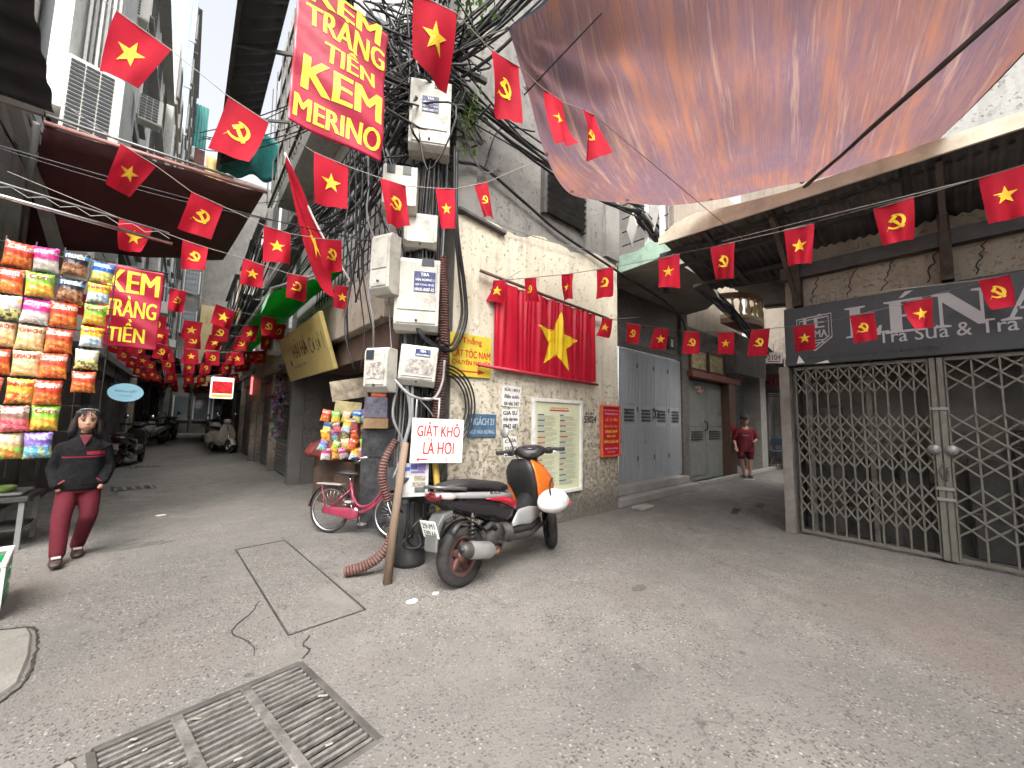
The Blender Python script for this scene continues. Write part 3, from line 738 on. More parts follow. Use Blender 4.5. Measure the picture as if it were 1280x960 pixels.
# ------------------------------------------------------------------ tea shop on the right (front faces -X; local x runs along world -Y)
SX, SY = 6.6, 1.52
def tea_shop():
    t = thing('tea_shop', 'closed tea shop with black signboard over a folding lattice gate', 'building', (SX, SY, 0), -PI / 2)
    # local: x 0..6 to the right, y into the shop
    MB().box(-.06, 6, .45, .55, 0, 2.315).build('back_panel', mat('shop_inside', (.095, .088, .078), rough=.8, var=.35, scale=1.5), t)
    MB().box(-.05, 6, .12, 4, 2.32, 4.05).build('wall', MATS['beige_wall'], t)
    MB().box(-.05, .02, .12, 4, 0, 2.318).build('side_wall', MATS['dark_wall'], t)
    MB().box(.022, 6, .13, .45, -.05, .035).build('threshold', MATS['concrete_dark'], t)
    MB().box(-.07, 6, -.02, .14, 3.62, 3.80).build('ceiling_beam', MATS['steel_dark'], t)
    # cracked plaster cable lines
    r = random.Random(8)
    for k in range(7):
        x = .3 + k * .36 + r.uniform(-.08, .08); p = []
        for i in range(9): p.append((x + r.uniform(-.025, .025) + i * .012, .112, 3.25 + i * .045))
        MB().tube(p, .006, 5).build('loose_wire', MATS['cable_black'], t)
    # stacked furniture and boxes seen through the lattice
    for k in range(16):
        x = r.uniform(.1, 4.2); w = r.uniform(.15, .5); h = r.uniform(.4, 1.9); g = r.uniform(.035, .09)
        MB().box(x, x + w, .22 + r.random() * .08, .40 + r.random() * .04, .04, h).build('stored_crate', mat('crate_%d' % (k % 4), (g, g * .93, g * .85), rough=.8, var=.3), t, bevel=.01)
    for k in range(7):
        x = .15 + k * .62; MB().box(x, x + .05, .17, .21, .04, 2.3).build('inner_post', mat('inner_post', (.13, .12, .105), rough=.7, var=.3), t)
    # sign board
    s = MB().box(-.03, 3.3, -.09, .10, 2.33, 3.16).build('sign_board', mat('sign_black', (.035, .036, .041), rough=.35, var=.15, scale=2), t, bevel=.008)
    Y = -.096
    lt = mat('sign_letter', (.42, .41, .42), rough=.4, var=.05)
    mb = MB()
    def poly(pts, x, sc): mb.add([(x + a * sc, Y, 2.64 + b * sc) for a, b in pts], [tuple(range(len(pts)))])
    sc = .40
    sw = .26; th = .06
    L_ = [(0, 0), (.82, 0), (.86, .30), (.80, .30), (.70, .10), (.62, .07), (.38, .07), (.38, .93), (.50, .95), (.50, 1), (0, 1), (0, .95), (.12, .93), (.12, .07), (0, .05)]
    E_ = [(0, 0), (.86, 0), (.90, .28), (.84, .28), (.74, .09), (.66, .07), (.38, .07), (.38, .47), (.58, .47), (.64, .36), (.68, .36), (.68, .64), (.64, .64), (.58, .54), (.38, .54), (.38, .93), (.62, .93), (.72, .90), (.78, .76), (.84, .76), (.82, 1), (0, 1), (0, .95), (.12, .93), (.12, .07), (0, .05)]
    N_ = [(0, 0), (.34, 0), (.34, .05), (.20, .08), (.20, .74), (.82, 0), (.94, 0), (.94, .93), (1.08, .95), (1.08, 1), (.74, 1), (.74, .95), (.88, .92), (.88, .34), (.34, 1), (0, 1), (0, .95), (.13, .92), (.13, .08), (0, .05)]
    A_ = [(0, 0), (.34, 0), (.34, .05), (.22, .08), (.30, .28), (.64, .28), (.72, .08), (.62, .05), (.62, 0), (1.10, 0), (1.10, .05), (1.0, .08), (.62, 1.0), (.50, 1.0), (.14, .08), (0, .05)]
    # A with counter: two strokes instead of one outline
    A1 = [(0, 0), (.34, 0), (.34, .05), (.22, .08), (.52, .82), (.48, 1.0), (.14, .08), (0, .05)]
    A2 = [(.62, 0), (1.10, 0), (1.10, .05), (1.0, .08), (.62, 1.0), (.48, 1.0), (.50, .80), (.74, .08), (.62, .05)]
    A3 = [(.27, .27), (.70, .27), (.68, .34), (.29, .34)]
    M1 = [(0, 0), (.3, 0), (.3, .05), (.19, .08), (.19, .8), (.56, 0), (.62, 0), (1.0, .82), (1.0, .08), (.9, .05), (.9, 0), (1.34, 0), (1.34, .05), (1.22, .08), (1.22, .93), (1.34, .95), (1.34, 1), (1.02, 1), (.66, .26), (.32, 1), (0, 1), (0, .95), (.12, .92), (.12, .08), (0, .05)]
    x = .64
    poly(L_, x, sc); x += .37
    poly(E_, x, sc); poly([(.34, 1.06), (.42, 1.06), (.66, 1.24), (.48, 1.24)], x, sc); x += .40
    poly(N_, x, sc); x += .48
    for a in (A1, A2, A3): poly(a, x, sc)
    x += .48; poly(M1, x, sc); x += .58
    for a in (A1, A2, A3): poly(a, x, sc)
    mb.build('name_letters', lt, s)
    mb = MB(); text(mb, 'Trà Sữa & Trà Hoa Quả', .94, 2.75, 2.50, 2.70, Y, bold=.008); mb.build('subtitle_letters', lt, s)
    mb = MB(); text(mb, 'Địa chỉ: ngõ Văn Hương - Tôn Đức Thắng', .22, 1.45, 2.395, 2.445, Y, bold=.0); mb.build('address_letters', mat('dim_ink', (.012, .012, .012), rough=.6), s)
    # logo: shield outline with letters
    mb = MB()
    def outline(pts, w, close=True):
        n = len(pts)
        for i in range(n if close else n - 1):
            a, b = pts[i], pts[(i + 1) % n]; mb.bar((a[0], Y, a[1]), (b[0], Y, b[1]), .004, w, up=(0, 1, 0)) if False else mb.bar((a[0], Y - .001, a[1]), (b[0], Y - .001, b[1]), .006, w)
    for k, sc_ in ((0, 1.), (1, .84)):
        c = (.31, 2.79); outline([(c[0] + a * sc_, c[1] + b * sc_) for a, b in ((-.19, .19), (.19, .22), (.19, -.10), (0, -.27), (-.19, -.10))], .014)
    text(mb, 'LÉ', .20, .42, 2.83, 3.02, Y - .002, bold=.03); text(mb, 'NAMA', .17, .45, 2.70, 2.80, Y - .002, bold=.03)
    for z in (2.66, 2.625): outline([(.20, z), (.42, z)], .012, False)
    mb.build('logo', lt, s)
    # torn paper on the sign
    MB().xz([(.10, 2.36), (.19, 2.36), (.13, 2.47)], Y - .004, Y - .001).build('paper_scrap', MATS['paper'], s)
    MB().xz([(.30, 2.34), (.46, 2.335), (.44, 2.375)], Y - .004, Y - .001).build('paper_scrap', MATS['paper'], s)
    for k in range(3):
        MB().tube(catm([(.30 + k * .1, Y - .01, 3.16), (.29 + k * .1, Y - .05, 3.26), (.36 + k * .1, Y - .05, 3.27), (.36 + k * .1, Y - .01, 3.18)], 4), .006, 6).build('hook', MATS['cable_grey'], s)
    # timber corner post at the alley edge
    MB().box(-.12, .0, -.10, .11, 0, 2.325).build('corner_post', mat('post_grey', (.20, .185, .165), rough=.7, var=.2, grime=.4), t, bevel=.006)
    # canopy brackets
    for x in (.12, 1.55, 3.0):
        b = MB().xz([(x - .05, 3.2), (x + .05, 3.2), (x + .05, 4.0), (x - .05, 4.0)], -.06, .115).build('bracket_plate', mat('bracket_iron', (.07, .055, .048), rough=.8, var=.4, grime=.5, gcol=(.14, .08, .05), gscale=14), t, bevel=.004)
        MB().bar((x, -.05, 3.28), (x, -1.08, 4.16), .05, .08).build('bracket_arm', MATS['bracket_iron'], b)
        MB().bar((x, -.05, 3.95), (x, -1.15, 4.24), .05, .06).build('bracket_arm', MATS['bracket_iron'], b)
tea_shop()
def lattice_gate():
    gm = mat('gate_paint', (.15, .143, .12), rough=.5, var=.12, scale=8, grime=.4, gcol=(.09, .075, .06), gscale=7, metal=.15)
    def leaf(x0, x1, nb, label):
        t = thing('lattice_gate', label, 'gate', (SX, SY, 0), -PI / 2, 'folding gate leaves of the tea shop')
        pit = (x1 - x0) / nb
        src = None
        for k in range(nb + 1):
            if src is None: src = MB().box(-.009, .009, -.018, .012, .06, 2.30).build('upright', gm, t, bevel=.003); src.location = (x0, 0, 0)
            else: inst(src, t, (x0 + k * pit, 0, 0))
        dx, h = pit, .175
        ln = math.hypot(dx, h)
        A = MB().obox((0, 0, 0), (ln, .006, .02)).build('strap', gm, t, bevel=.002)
        A.location = (x0 + pit / 2, -.027, 2.16); A.rotation_euler = (0, math.atan2(h, dx), 0)
        first = True
        rows = [2.20, 2.02, 1.57, 1.40, 1.23, 1.06, .75, .57, .39]
        for z in rows:
            for k in range(nb):
                x = x0 + (k + .5) * pit
                for s in (1, -1):
                    if first: first = False; continue
                    inst(A, t, (x, -.027 if s > 0 else .018, z), (0, s * math.atan2(h, dx), 0))
        for z in (2.29, .055):
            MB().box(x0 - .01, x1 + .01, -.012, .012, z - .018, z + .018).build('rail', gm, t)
        return t, gm
    leaf(.06, 1.33, 11, 'closed folding lattice gate leaf with narrow diamonds, next to the corner post')
    t, gm = leaf(1.47, 4.2, 14, 'folding lattice gate leaf at the right picture edge, beyond the middle posts')
    m = thing('gate_middle_posts', 'pair of gate posts with lock plates between the two lattice leaves', 'gate post', (SX, SY, 0), -PI / 2)
    for x in (1.345, 1.405):
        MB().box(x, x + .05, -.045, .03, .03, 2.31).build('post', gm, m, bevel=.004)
    for x in (1.37, 1.43):
        MB().lathe([(0, 0), (.055, 0), (.055, .01), (0, .012)], 18, (x + (-.03 if x < 1.4 else .04), -.05, 1.25), (0, -1, 0)).build('lock_plate', MATS['steel_grey'], m)
    for z in (.8, 1.7, .68): MB().box(1.33, 1.47, -.06, -.046, z, z + .035).build('latch', MATS['steel_grey'], m, bevel=.003)
    MB().tube(catm([(1.40, -.06, 1.10), (1.37, -.09, 1.0), (1.41, -.09, .9), (1.43, -.06, 1.05)], 5), .008, 6).build('chain', MATS['steel_dark'], m)
lattice_gate()
def shop_canopy():
    t = thing('shop_canopy', 'dark corrugated canopy of the tea shop with a cream painted front edge', 'canopy', (5.4, 3.1, 4.2))
    L = lambda x, y, z: (x - 5.4, y - 3.1, z - 4.2)
    m = MB(); corrugated(m, L(5.42, 2.84, 4.32), (0, -8.4, -.24), (1.9, 0, -.34), 84, .018, 5)
    m.build('sheet', mat('rusty_dark_sheet', (.075, .066, .062), rough=.65, var=.35, scale=4, grime=.5, gcol=(.03, .028, .027), gscale=3), t, solid=.003)
    cm = mat('cream_fascia', (.70, .63, .50), rough=.75, var=.12, grime=.45, gcol=(.25, .2, .15), gscale=2)
    MB().xz([(2.86, 4.24), (-5.4, 3.98), (-5.4, 4.14), (1.2, 4.34), (1.9, 4.44), (2.3, 4.52), (2.6, 4.48), (2.86, 4.34)], 0, .03).build('fascia', cm, t)
    f = [o for o in bpy.data.objects if o.parent == t and o.name.startswith('fascia')][0]
    f.data.transform(Matrix(((0, 1, 0, -.02), (1, 0, 0, -3.1), (0, 0, 1, -4.2), (0, 0, 0, 1))))
    for x in (5.7, 6.15, 6.9):
        MB().bar(L(x, 3.0, 4.30 - (x - 5.42) * .18 - .05), L(x, -5.3, 4.30 - (x - 5.42) * .18 - .05), .05).build('purlin', MATS['steel_dark'], t)
    for y in (2.2, .2, -1.6):
        MB().bar(L(5.44, y, 4.22), L(7.2, y, 3.92), .06).build('rafter', MATS['steel_dark'], t)
shop_canopy()
t = thing('alley_sky_blocker', 'unseen dark sheet added behind the shop canopy to block sky light over the alley', 'roof', (8.7, 1.5, 5.25))  # added sheet, hidden from the camera, keeps sky light out of the alley
m = MB(); corrugated(m, (0, 0, 0), (6.4, 0, 0), (0, 2.6, .25), 30, .02, 4); m.build('sheet', MATS['rusty_dark_sheet'], t, solid=.004)
for k in range(3): MB().bar((.3 + k * 2.8, 0, -.04), (.3 + k * 2.8, 2.6, .2), .05).build('rafter', MATS['steel_dark'], t)
tag(MB().box(7.4, 7.6, -6, 1.2, 3.9, 12).build('white_back_house', MATS['pale_wall']), 'plain white house wall behind the tea shop roof at the upper right', 'building')

# ------------------------------------------------------------------ big tarpaulin over the crossing
def tarp():
    F = catm([(2.00, 2.50, 5.10), (2.40, 2.62, 4.72), (2.92, 2.86, 4.42), (3.6, 3.08, 4.42), (4.5, 2.95, 4.60), (5.25, 2.2, 4.58), (5.42, 1.1, 4.42), (5.55, .02, 4.32)], 8)
    Nn = catm([(2.0, 2.50, 5.10), (2.14, 2.15, 5.2), (2.2, 1.5, 5.45), (2.0, .2, 5.7), (2.3, -1.0, 5.5), (3.3, -1.4, 4.95), (4.6, -.65, 4.5), (5.55, .02, 4.32)], 8)
    n = len(F) - 1
    r = random.Random(2)
    def f(u, v):
        x = u * n; i = min(int(x), n - 1); a = x - i
        p = F[i].lerp(F[i + 1], a); q = Nn[i].lerp(Nn[i + 1], a)
        o = p.lerp(q, v)
        e = math.sin(PI * v) * math.sin(PI * u)
        fold = .035 * math.sin(u * 26 + 3 * v + 2 * math.sin(v * 4)) * (1 - .6 * v) + .02 * math.sin(u * 55 + v * 9)
        # radiating folds near the tied corner
        d = math.hypot(o.x - 2.0, o.y - 2.5); ang = math.atan2(o.y - 2.5, o.x - 2.0)
        fold += .05 * math.sin(ang * 16) * math.exp(-d * 1.1) * min(1, d * 3)
        nz = mnoise.noise(Vector((o.x * 1.1, o.y * 1.1, 3))) * .16
        o.z += -.42 * e + fold * (.25 + e) + nz * e
        return o
    nu, nv = 110, 70
    m = MB(); m.grid(f, nu, nv)
    o = m.build('tarpaulin', [MATS['tarp'], mat('navy_hem', (.02, .035, .07), rough=.7, var=.2)], fix=False)
    me = o.data; uv = me.uv_layers.new(name='UV'); w = nu + 1
    for lp in me.loops:
        i = lp.vertex_index; c = me.vertices[i].co
        uv.data[lp.index].uv = (c.x * -.26 + c.y * .965, c.x * .965 + c.y * .26)
    for p in me.polygons:
        j, i = divmod(p.index, nu)
        if j >= nv - 2: p.material_index = 1
    for us in (.0, .12, .27, .42, .58, .73, .86):            # eyelets with short ties along the far hem
        p = f(us, .02); MB().lathe([(.012, 0), (.022, 0), (.022, .006), (.012, .006)], 12, p - Vector((0, 0, .012))).build('eyelet', MATS['steel_grey'], o)
    tag(o, 'large faded pink and purple tarpaulin strung over the crossing', 'tarpaulin')
    tag(MB().tube(catm([(2.0, 2.5, 5.1), (1.97, 3.0, 5.35), (1.95, 3.62, 5.6)], 5), .007, 6).build('tie_rope', MATS['cable_grey']), 'short rope tying the tarpaulin corner to the utility pole', 'rope')
    tag(MB().tube([(5.45, 1.08, 4.32), (4.28, -.06, 4.30), (3.2, -1.1, 4.3)], .022, 8).build('tarp_pole', MATS['steel_dark']), 'thin dark pole propping the purple tarpaulin', 'pole')
    tag(MB().tube([(2.1, 2.37, 4.4), (2.46, 1.67, 5.0), (3.0, .6, 5.6)], .007, 6).build('tarp_rope', MATS['cable_black']), 'dark rope crossing the left part of the tarpaulin', 'rope')
tarp()

# ------------------------------------------------------------------ houses along the lane
def front(name, label, side, y0, y1, x, h, wallm, seed, opening='shutter', over=None, base=0.):
    """a lane-side house: side=+1 right of the lane (front faces -X), -1 left (faces +X). local x runs along +Y"""
    t = thing(name, label, 'building', (x, y0, 0))
    r = random.Random(seed); d = side; W_ = y1 - y0
    bx = lambda a0, a1, l0, l1, z0, z1: MB().box(min(d * a0, d * a1), max(d * a0, d * a1), l0, l1, z0, z1)   # a: depth into the house
    bx(.25, 4, .0, W_ - .02, 0, h).build('wall', wallm, t)
    nb = max(1, int(W_ / 2.6)); bw = W_ / nb
    for k in range(nb + 1):
        l = min(max(k * bw - .14, 0), W_ - .30)
        bx(0, .249, l, l + .28, 0, 2.75).build('column', MATS['concrete_dark'] if r.random() < .6 else MATS['beige_wall'], t, bevel=.01)
    for k in range(nb):
        l0, l1 = k * bw + .16, (k + 1) * bw - .16
        kind = opening if opening != 'mix' else r.choice(['shutter', 'doors', 'shutter', 'dark'])
        if kind == 'shutter':
            m = MB(); n = 26
            prof = []
            for i in range(n * 4 + 1):
                z = .03 + 2.45 * i / (n * 4); prof.append((.16 - .02 * abs(math.sin(i / 4 * PI)), z))
            vs = []; fs = []
            for (a, z) in prof: vs += [(d * a, l0, z), (d * a, l1, z)]
            for i in range(len(prof) - 1): fs.append((2 * i, 2 * i + 1, 2 * i + 3, 2 * i + 2))
            m.add(vs, fs, 0, True); m.build('roller_shutter', mat('shutter_%d' % (seed % 3), [(.115, .11, .105), (.16, .15, .135), (.075, .072, .07)][seed % 3], rough=.55, var=.15, grime=.4, metal=.2), t, fix=False)
        elif kind == 'doors':
            n = 4
            for i in range(n):
                a, b = l0 + (l1 - l0) * i / n + .01, l0 + (l1 - l0) * (i + 1) / n - .01
                q = bx(.14, .20, a, b, .03, 2.45).build('door_leaf', mat('dark_door', (.10, .085, .075), rough=.6, var=.2), t, bevel=.006)
                bx(.125, .141, a + .08, b - .08, 1.3, 2.3).build('panel', MATS['dark_door'], q, bevel=.006)
                bx(.125, .141, a + .08, b - .08, .2, 1.1).build('panel', MATS['dark_door'], q, bevel=.006)
        else:
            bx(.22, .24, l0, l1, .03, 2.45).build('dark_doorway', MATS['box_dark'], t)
        bx(.03, .24, l0, l1, 2.46, 2.74).build('transom', MATS['dark_wall'], t)
    # upper floor(s)
    z = 2.8; fl = 0
    while z < h - 1.5:
        ov = (over if over is not None else r.choice([0, .25, .4])) if fl else -.02
        bx(-ov, .26, .02, W_ - .04, z, z + 2.75).build('upper_front', wallm, t)
        bx(-ov - .08, .0 - ov, 0.0, W_ - .02, z - .02, z + .14).build('string_course', MATS['concrete'], t)
        nw = max(1, int(W_ / 1.9))
        for k in range(nw):
            l = W_ * (k + .5) / nw; ww, wh = .95, 1.45
            f = bx(-ov - .03, -ov, l - ww / 2, l + ww / 2, z + .75, z + .75 + wh).build('window', make_glass('window_glass'), t)
            for a, b, c, e in ((l - ww / 2 - .06, l - ww / 2, z + .69, z + .81 + wh), (l + ww / 2, l + ww / 2 + .06, z + .69, z + .81 + wh)):
                bx(-ov - .06, -ov - .001, a, b, c, e).build('frame', MATS['white_paint'], f)
            bx(-ov - .06, -ov - .001, l - ww / 2, l + ww / 2, z + .75 + wh, z + .81 + wh).build('frame', MATS['white_paint'], f)
            bx(-ov - .12, -ov - .001, l - ww / 2 - .08, l + ww / 2 + .08, z + .66, z + .72).build('sill', MATS['concrete'], f)
            for i in range(7):
                a = l - ww / 2 + (i + .5) * ww / 7; bx(-ov - .10, -ov - .085, a - .008, a + .008, z + .73, z + .78 + wh).build('bar', MATS['steel_dark'], f)
        if r.random() < .5:
            l = r.uniform(.5, W_ - .9); c = bx(-ov - .38, -ov - .02, l, l + .8, z + .1, z + .62).build('air_conditioner', MATS['white_paint'], t, bevel=.02)
            for i in range(8): bx(-ov - .392, -ov - .381, l + .06, l + .56, z + .15 + i * .055, z + .175 + i * .055).build('grille_slot', MATS['box_dark'], c)
        if r.random() < .6:
            a0 = r.uniform(.15, .3); bx(-ov - a0, -ov - .01, .3, W_ - .3, z + 2.45, z + 2.49).build('rain_hood', MATS['steel_grey'], t)
        z += 2.8; fl += 1
    return t
# right of the lane beyond the corner shop
front('lane_house', 'dark shuttered shop house just behind the yellow hanging sign', 1, 9.3, 14.6, 1.75, 7.5, MATS['dark_wall'], 12, 'shutter', 0)
front('lane_house', 'dim shop house with pale pillars halfway down the lane on the right', 1, 14.6, 21.5, 1.62, 8.4, MATS['grey_render'], 23, 'doors', 0)
front('lane_house', 'dark narrow house beside the lit shop sign down the lane', 1, 21.5, 28, 1.62, 8.0, MATS['yellow_wall'], 34, 'mix', .1)
front('lane_house', 'far right-hand house where the lane bends', 1, 28, 35.9, 1.9, 9, MATS['grey_render'], 45, 'mix', .1)
# left of the lane
front('lane_house', 'dark doored house behind the round blue sign', -1, 12.6, 20, -1.62, 14.5, MATS['pale_wall'], 51, 'doors', .1)
front('lane_house', 'shaded house behind the parked white scooter', -1, 20, 27, -1.45, 17, MATS['pale_wall'], 62, 'mix', .2)
front('lane_house', 'tall pale blue house rising on the left of the lane', -1, 27, 35.9, -1.15, 26, MATS['blue_wall'], 73, 'mix', .0)
t = thing('lane_end_house', 'tall grey house closing the far end of the lane, with barred windows', 'building', (0, 36, 0))
MB().box(-7, 6, 0, .3, 0, 20).build('wall', MATS['grey_render'], t)
MB().box(.35, 2.4, -1.2, -.02, 3.4, 9.2).build('yellow_bay', MATS['yellow_wall'], t)
MB().box(-4, -.9, -.8, -.02, 3.6, 14).build('pale_bay', MATS['pale_wall'], t)
MB().box(-2.2, 1.4, -.12, -.0, 15.5, 20).build('brick_band', mat('brick_red_wall', (.20, .09, .08), rough=.8, var=.2), t)
for x, z, y in ((-.7, 4.2, 0), (-.7, 7.2, 0), (-.7, 10.2, 0), (-2.2, 4.6, -.8), (-2.2, 7.6, -.8), (-2.2, 10.6, -.8), (-.6, 1.0, 0), (.5, 1.0, 0), (1.6, 1.0, 0), (-.7, 13, 0)):
    f = MB().box(x, x + .8, y - .05, y - .02, z, z + 1.6).build('window', MATS['window_glass'], t)
    MB().box(x - .08, x + .88, y - .16, y - .02, z - .1, z - .02).build('sill', MATS['concrete'], f)
    for a_, b_ in ((x - .07, x), (x + .8, x + .87)): MB().box(a_, b_, y - .10, y - .02, z - .02, z + 1.67).build('frame', MATS['white_paint'], f)
    for k in range(5): MB().box(x + .06 + k * .17, x + .075 + k * .17, y - .12, y - .10, z, z + 1.6).build('bar', MATS['steel_dark'], f)
    for k in range(4): MB().box(x, x + .8, y - .135, y - .121, z + .2 + k * .4, z + .215 + k * .4).build('bar', MATS['steel_dark'], f)
for x in (-.8, .25): MB().tube([(x, -.1, 0), (x, -.1, 20)], .06, 8).build('drain_pipe', MATS['concrete'], t)
t = thing('rooftop_shed', 'teal corrugated rooftop shed high above the lane end', 'shed', (-1.7, 36, 20.02))
m = MB(); corrugated(m, (-.6, -.1, 1.2), (2.0, 0, 0), (0, 0, 3.4), 11, .05); m.build('sheet', mat('teal_sheet', (.10, .33, .31), rough=.5, var=.1), t)
MB().box(-.6, 1.4, 0, 2, 0, 1.19).build('base', MATS['brick_red_wall'], t)
big = MB().box(.3, .8, -.6, -.15, .1, .9).build('air_conditioner', MATS['white_paint'], t, bevel=.03)
# sheets and awnings shading the lane
for k, (y0, y1, x0, x1, z0, z1, col, lab) in enumerate((
    (15.2, 21.0, 1.6, .35, 3.75, 3.35, 'dark', 'dark sheet awning over the right side of the dim lane'),
    (21.4, 30.0, 1.6, -.1, 3.95, 3.5, 'grey', 'grey sheet awning farther along the right of the lane'),
    (20.0, 29.0, -1.5, -.3, 4.0, 3.6, 'grey', 'grey sheet awning farther along the left of the lane'),
    )):
    t = thing('sheet_awning', lab, 'awning', (x0, y0, z0)); m = MB(); corrugated(m, (0, 0, 0), (0, y1 - y0, 0), (x1 - x0, 0, z1 - z0), int((y1 - y0) * 5), .02, 4)
    m.build('sheet', mat('awning_' + col, {'dark': (.05, .048, .046), 'grey': (.16, .16, .15)}[col], rough=.6, var=.25, grime=.4), t, solid=.004)
    MB().tube([(x1 - x0, 0, z1 - z0), (x1 - x0, y1 - y0, z1 - z0)], .025, 6).build('edge_tube', MATS['steel_grey'], t)
    for i in range(3): MB().bar((0, .3 + i * (y1 - y0 - .6) / 2, -.6), (x1 - x0, .3 + i * (y1 - y0 - .6) / 2, z1 - z0 - .03), .03).build('strut', MATS['steel_dark'], t)
t = thing('teal_tarp', 'teal tarpaulin hung under the barred cage above the lane', 'tarpaulin', (.15, 9, 6.0))
MB().grid(lambda u, v: (u * .95, -.3 * v + .05 * math.sin(u * 9), .1 + .25 * u + .75 * v + .05 * math.sin(u * 14 + v * 4)), 16, 8).build('sheet', mat('teal_cloth', (.02, .17, .16), rough=.6, var=.3), t, fix=False, solid=.003)
t = thing('laundry', 'pale yellow cloth hanging beside the teal tarpaulin', 'cloth', (-.05, 9.1, 5.9))
MB().grid(lambda u, v: (u * .28, .03 * math.sin(u * 12), v * .55 - .1 * u), 8, 6).build('sheet', mat('yellow_cloth', (.55, .42, .18), rough=.8, trans=.3), t, fix=False, solid=.003)
# near-left block: concrete wall, pale wall carrying the big air conditioner
def left_block():
    t = thing('left_corner_house', 'grey and pale house at the left with balconies above the snack stall', 'building', (-1.9, 7, 0))
    B = lambda *a: MB().box(a[0] + 1.9, a[1] + 1.9, a[2] - 7, a[3] - 7, a[4], a[5])
    B(-6, -1.95, 6.2, 9.9, 0, 5.6).build('wall', MATS['grey_render'], t)
    B(-6, -1.45, 10.0, 12.55, 2.7, 14).build('pale_wall', MATS['pale_wall'], t)
    B(-6, -1.75, 9.91, 12.55, 0, 2.68).build('lower_wall', MATS['dark_wall'], t)
    B(-6, -2.35, 9.3, 9.98, 5.7, 13.5).build('pilaster', MATS['pale_wall'], t)
    B(-2.1, -1.9, 9.2, 9.98, 6.4, 13.8).build('pilaster', MATS['white_paint'], t)
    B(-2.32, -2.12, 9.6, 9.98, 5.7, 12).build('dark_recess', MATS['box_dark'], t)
    for k in range(6):
        B(-1.85 + k * .07, -1.81 + k * .07, 9.8, 9.85, 7.6, 13).build('drain_pipe', MATS['steel_grey'] if k % 2 else MATS['white_paint'], t)
    MB().bar((.02, -.5, 5.6), (.35, 1.6, 3.6), .12, .10).build('downpipe', MATS['concrete'], t)
    B(-2.6, -1.4, 9.2, 9.98, 5.55, 5.70).build('ac_shelf', MATS['steel_dark'], t)
    # windows low behind the snack display
    for k in range(4):
        B(-1.74 , -1.735, 10.1 + k * .55, 10.5 + k * .55, 2.2, 2.6).build('window_pane', mat('pale_pane', (.5, .55, .56), rough=.3), t)
left_block()
def big_ac(loc, rz, w, h, d, label):
    t = thing('air_conditioner', label, 'air conditioner', loc, rz)
    MB().box(0, w, 0, d, 0, h).build('casing', mat('ac_casing', (.62, .61, .56), rough=.5, var=.05, grime=.3, gcol=(.3, .27, .22)), t, bevel=.015)
    for c in range(3):
        x0 = .05 * w + c * .26 * w
        for k in range(int(h / .07)):
            z = .05 + k * .072
            if z > h - .06: break
            MB().box(x0, x0 + .235 * w, -.012, .001, z, z + .046).build('grille_slot', MATS['box_dark'], t)
    MB().box(.84 * w, .99 * w, -.008, .002, .03, h - .03).build('side_panel', MATS['ac_casing'], t)
    MB().box(.3 * w, .55 * w, -.016, -.005, h * .68, h * .72).build('badge', MATS['steel_dark'], t)
big_ac((-1.88, 9.15, 6.02), R(14), .66, 1.32, .42, 'large tall air conditioner unit above the maroon awning')
big_ac((-1.35, 12.0, 8.30), R(8), .42, .62, .3, 'smaller air conditioner farther along, right of the large one')
big_ac((-2.05, 11.2, 10.2), R(10), .8, .8, .4, 'air conditioner at the top left, behind the highest bunting flag')
# stall roof, top left
t = thing('stall_roof', 'dark ragged corrugated roof sheet at the top left corner', 'roof', (-.9, 3.0, 3.3))
m = MB(); corrugated(m, (.21, .25, -.12), (-.05, -1.6, 1.0), (-2.2, .1, .05), 13, .022, 6)
m.build('sheet', mat('stall_sheet', (.03, .028, .03), rough=.7, var=.3), t, solid=.004)
MB().bar((-2.0, .28, -.16), (.18, .24, -.15), .03).build('batten', MATS['steel_dark'], t)

# houses closing the crossing on the sides the picture does not reach
tag(MB().box(.5, 6.5, -15, -5.2, 0, 9).build('rear_house', MATS['beige_wall']), 'plain beige house closing the crossing on the near side', 'building')
tag(MB().box(6.75, 14, -9, -3.0, 0, 8.0).build('next_house', MATS['dark_wall']), 'plain dark house adjoining the tea shop on its right', 'building')

# ================================================================== CORNER POLE, METERS, CABLES
t = thing('utility_pole', 'thick black utility pole at the house corner carrying meter boxes', 'utility pole', (1.87, 3.77, 0))
MB().lathe([(.0, 0), (.17, 0), (.165, .05), (.155, .62), (.15, .66), (.0, .66)], 24, (0, 0, 0)).build('base_sleeve', mat('pole_sleeve', (.035, .034, .034), rough=.45, var=.3, scale=4, grime=.4, gcol=(.13, .12, .11), gscale=5), t)
MB().tube([(.0, 0, .6), (.02, 0, 3), (.05, 0, 7.2)], [.125, .12, .10], 18).build('shaft', MATS['concrete_dark'], t)
for k in range(7):
    z = .9 + k * .85
    MB().lathe([(.135, 0), (.142, 0), (.142, .04), (.135, .04)], 20, (.01, 0, z)).build('strap', MATS['steel_grey'], t)
for z, l in ((5.2, 1.0), (5.75, 1.2), (6.3, .9)):
    MB().bar((-l * .6, .1, z), (l * .6, -.12, z), .06).build('cross_arm', MATS['steel_dark'], t)
    for k in range(4):
        x = -l * .55 + k * l * .36
        MB().lathe([(0, 0), (.03, .0), (.035, .04), (.02, .06), (.035, .08), (.02, .11), (0, .12)], 10, (x, .09 - x * .18, z + .03)).build('insulator', mat('porcelain', (.45, .42, .38), rough=.2), t)

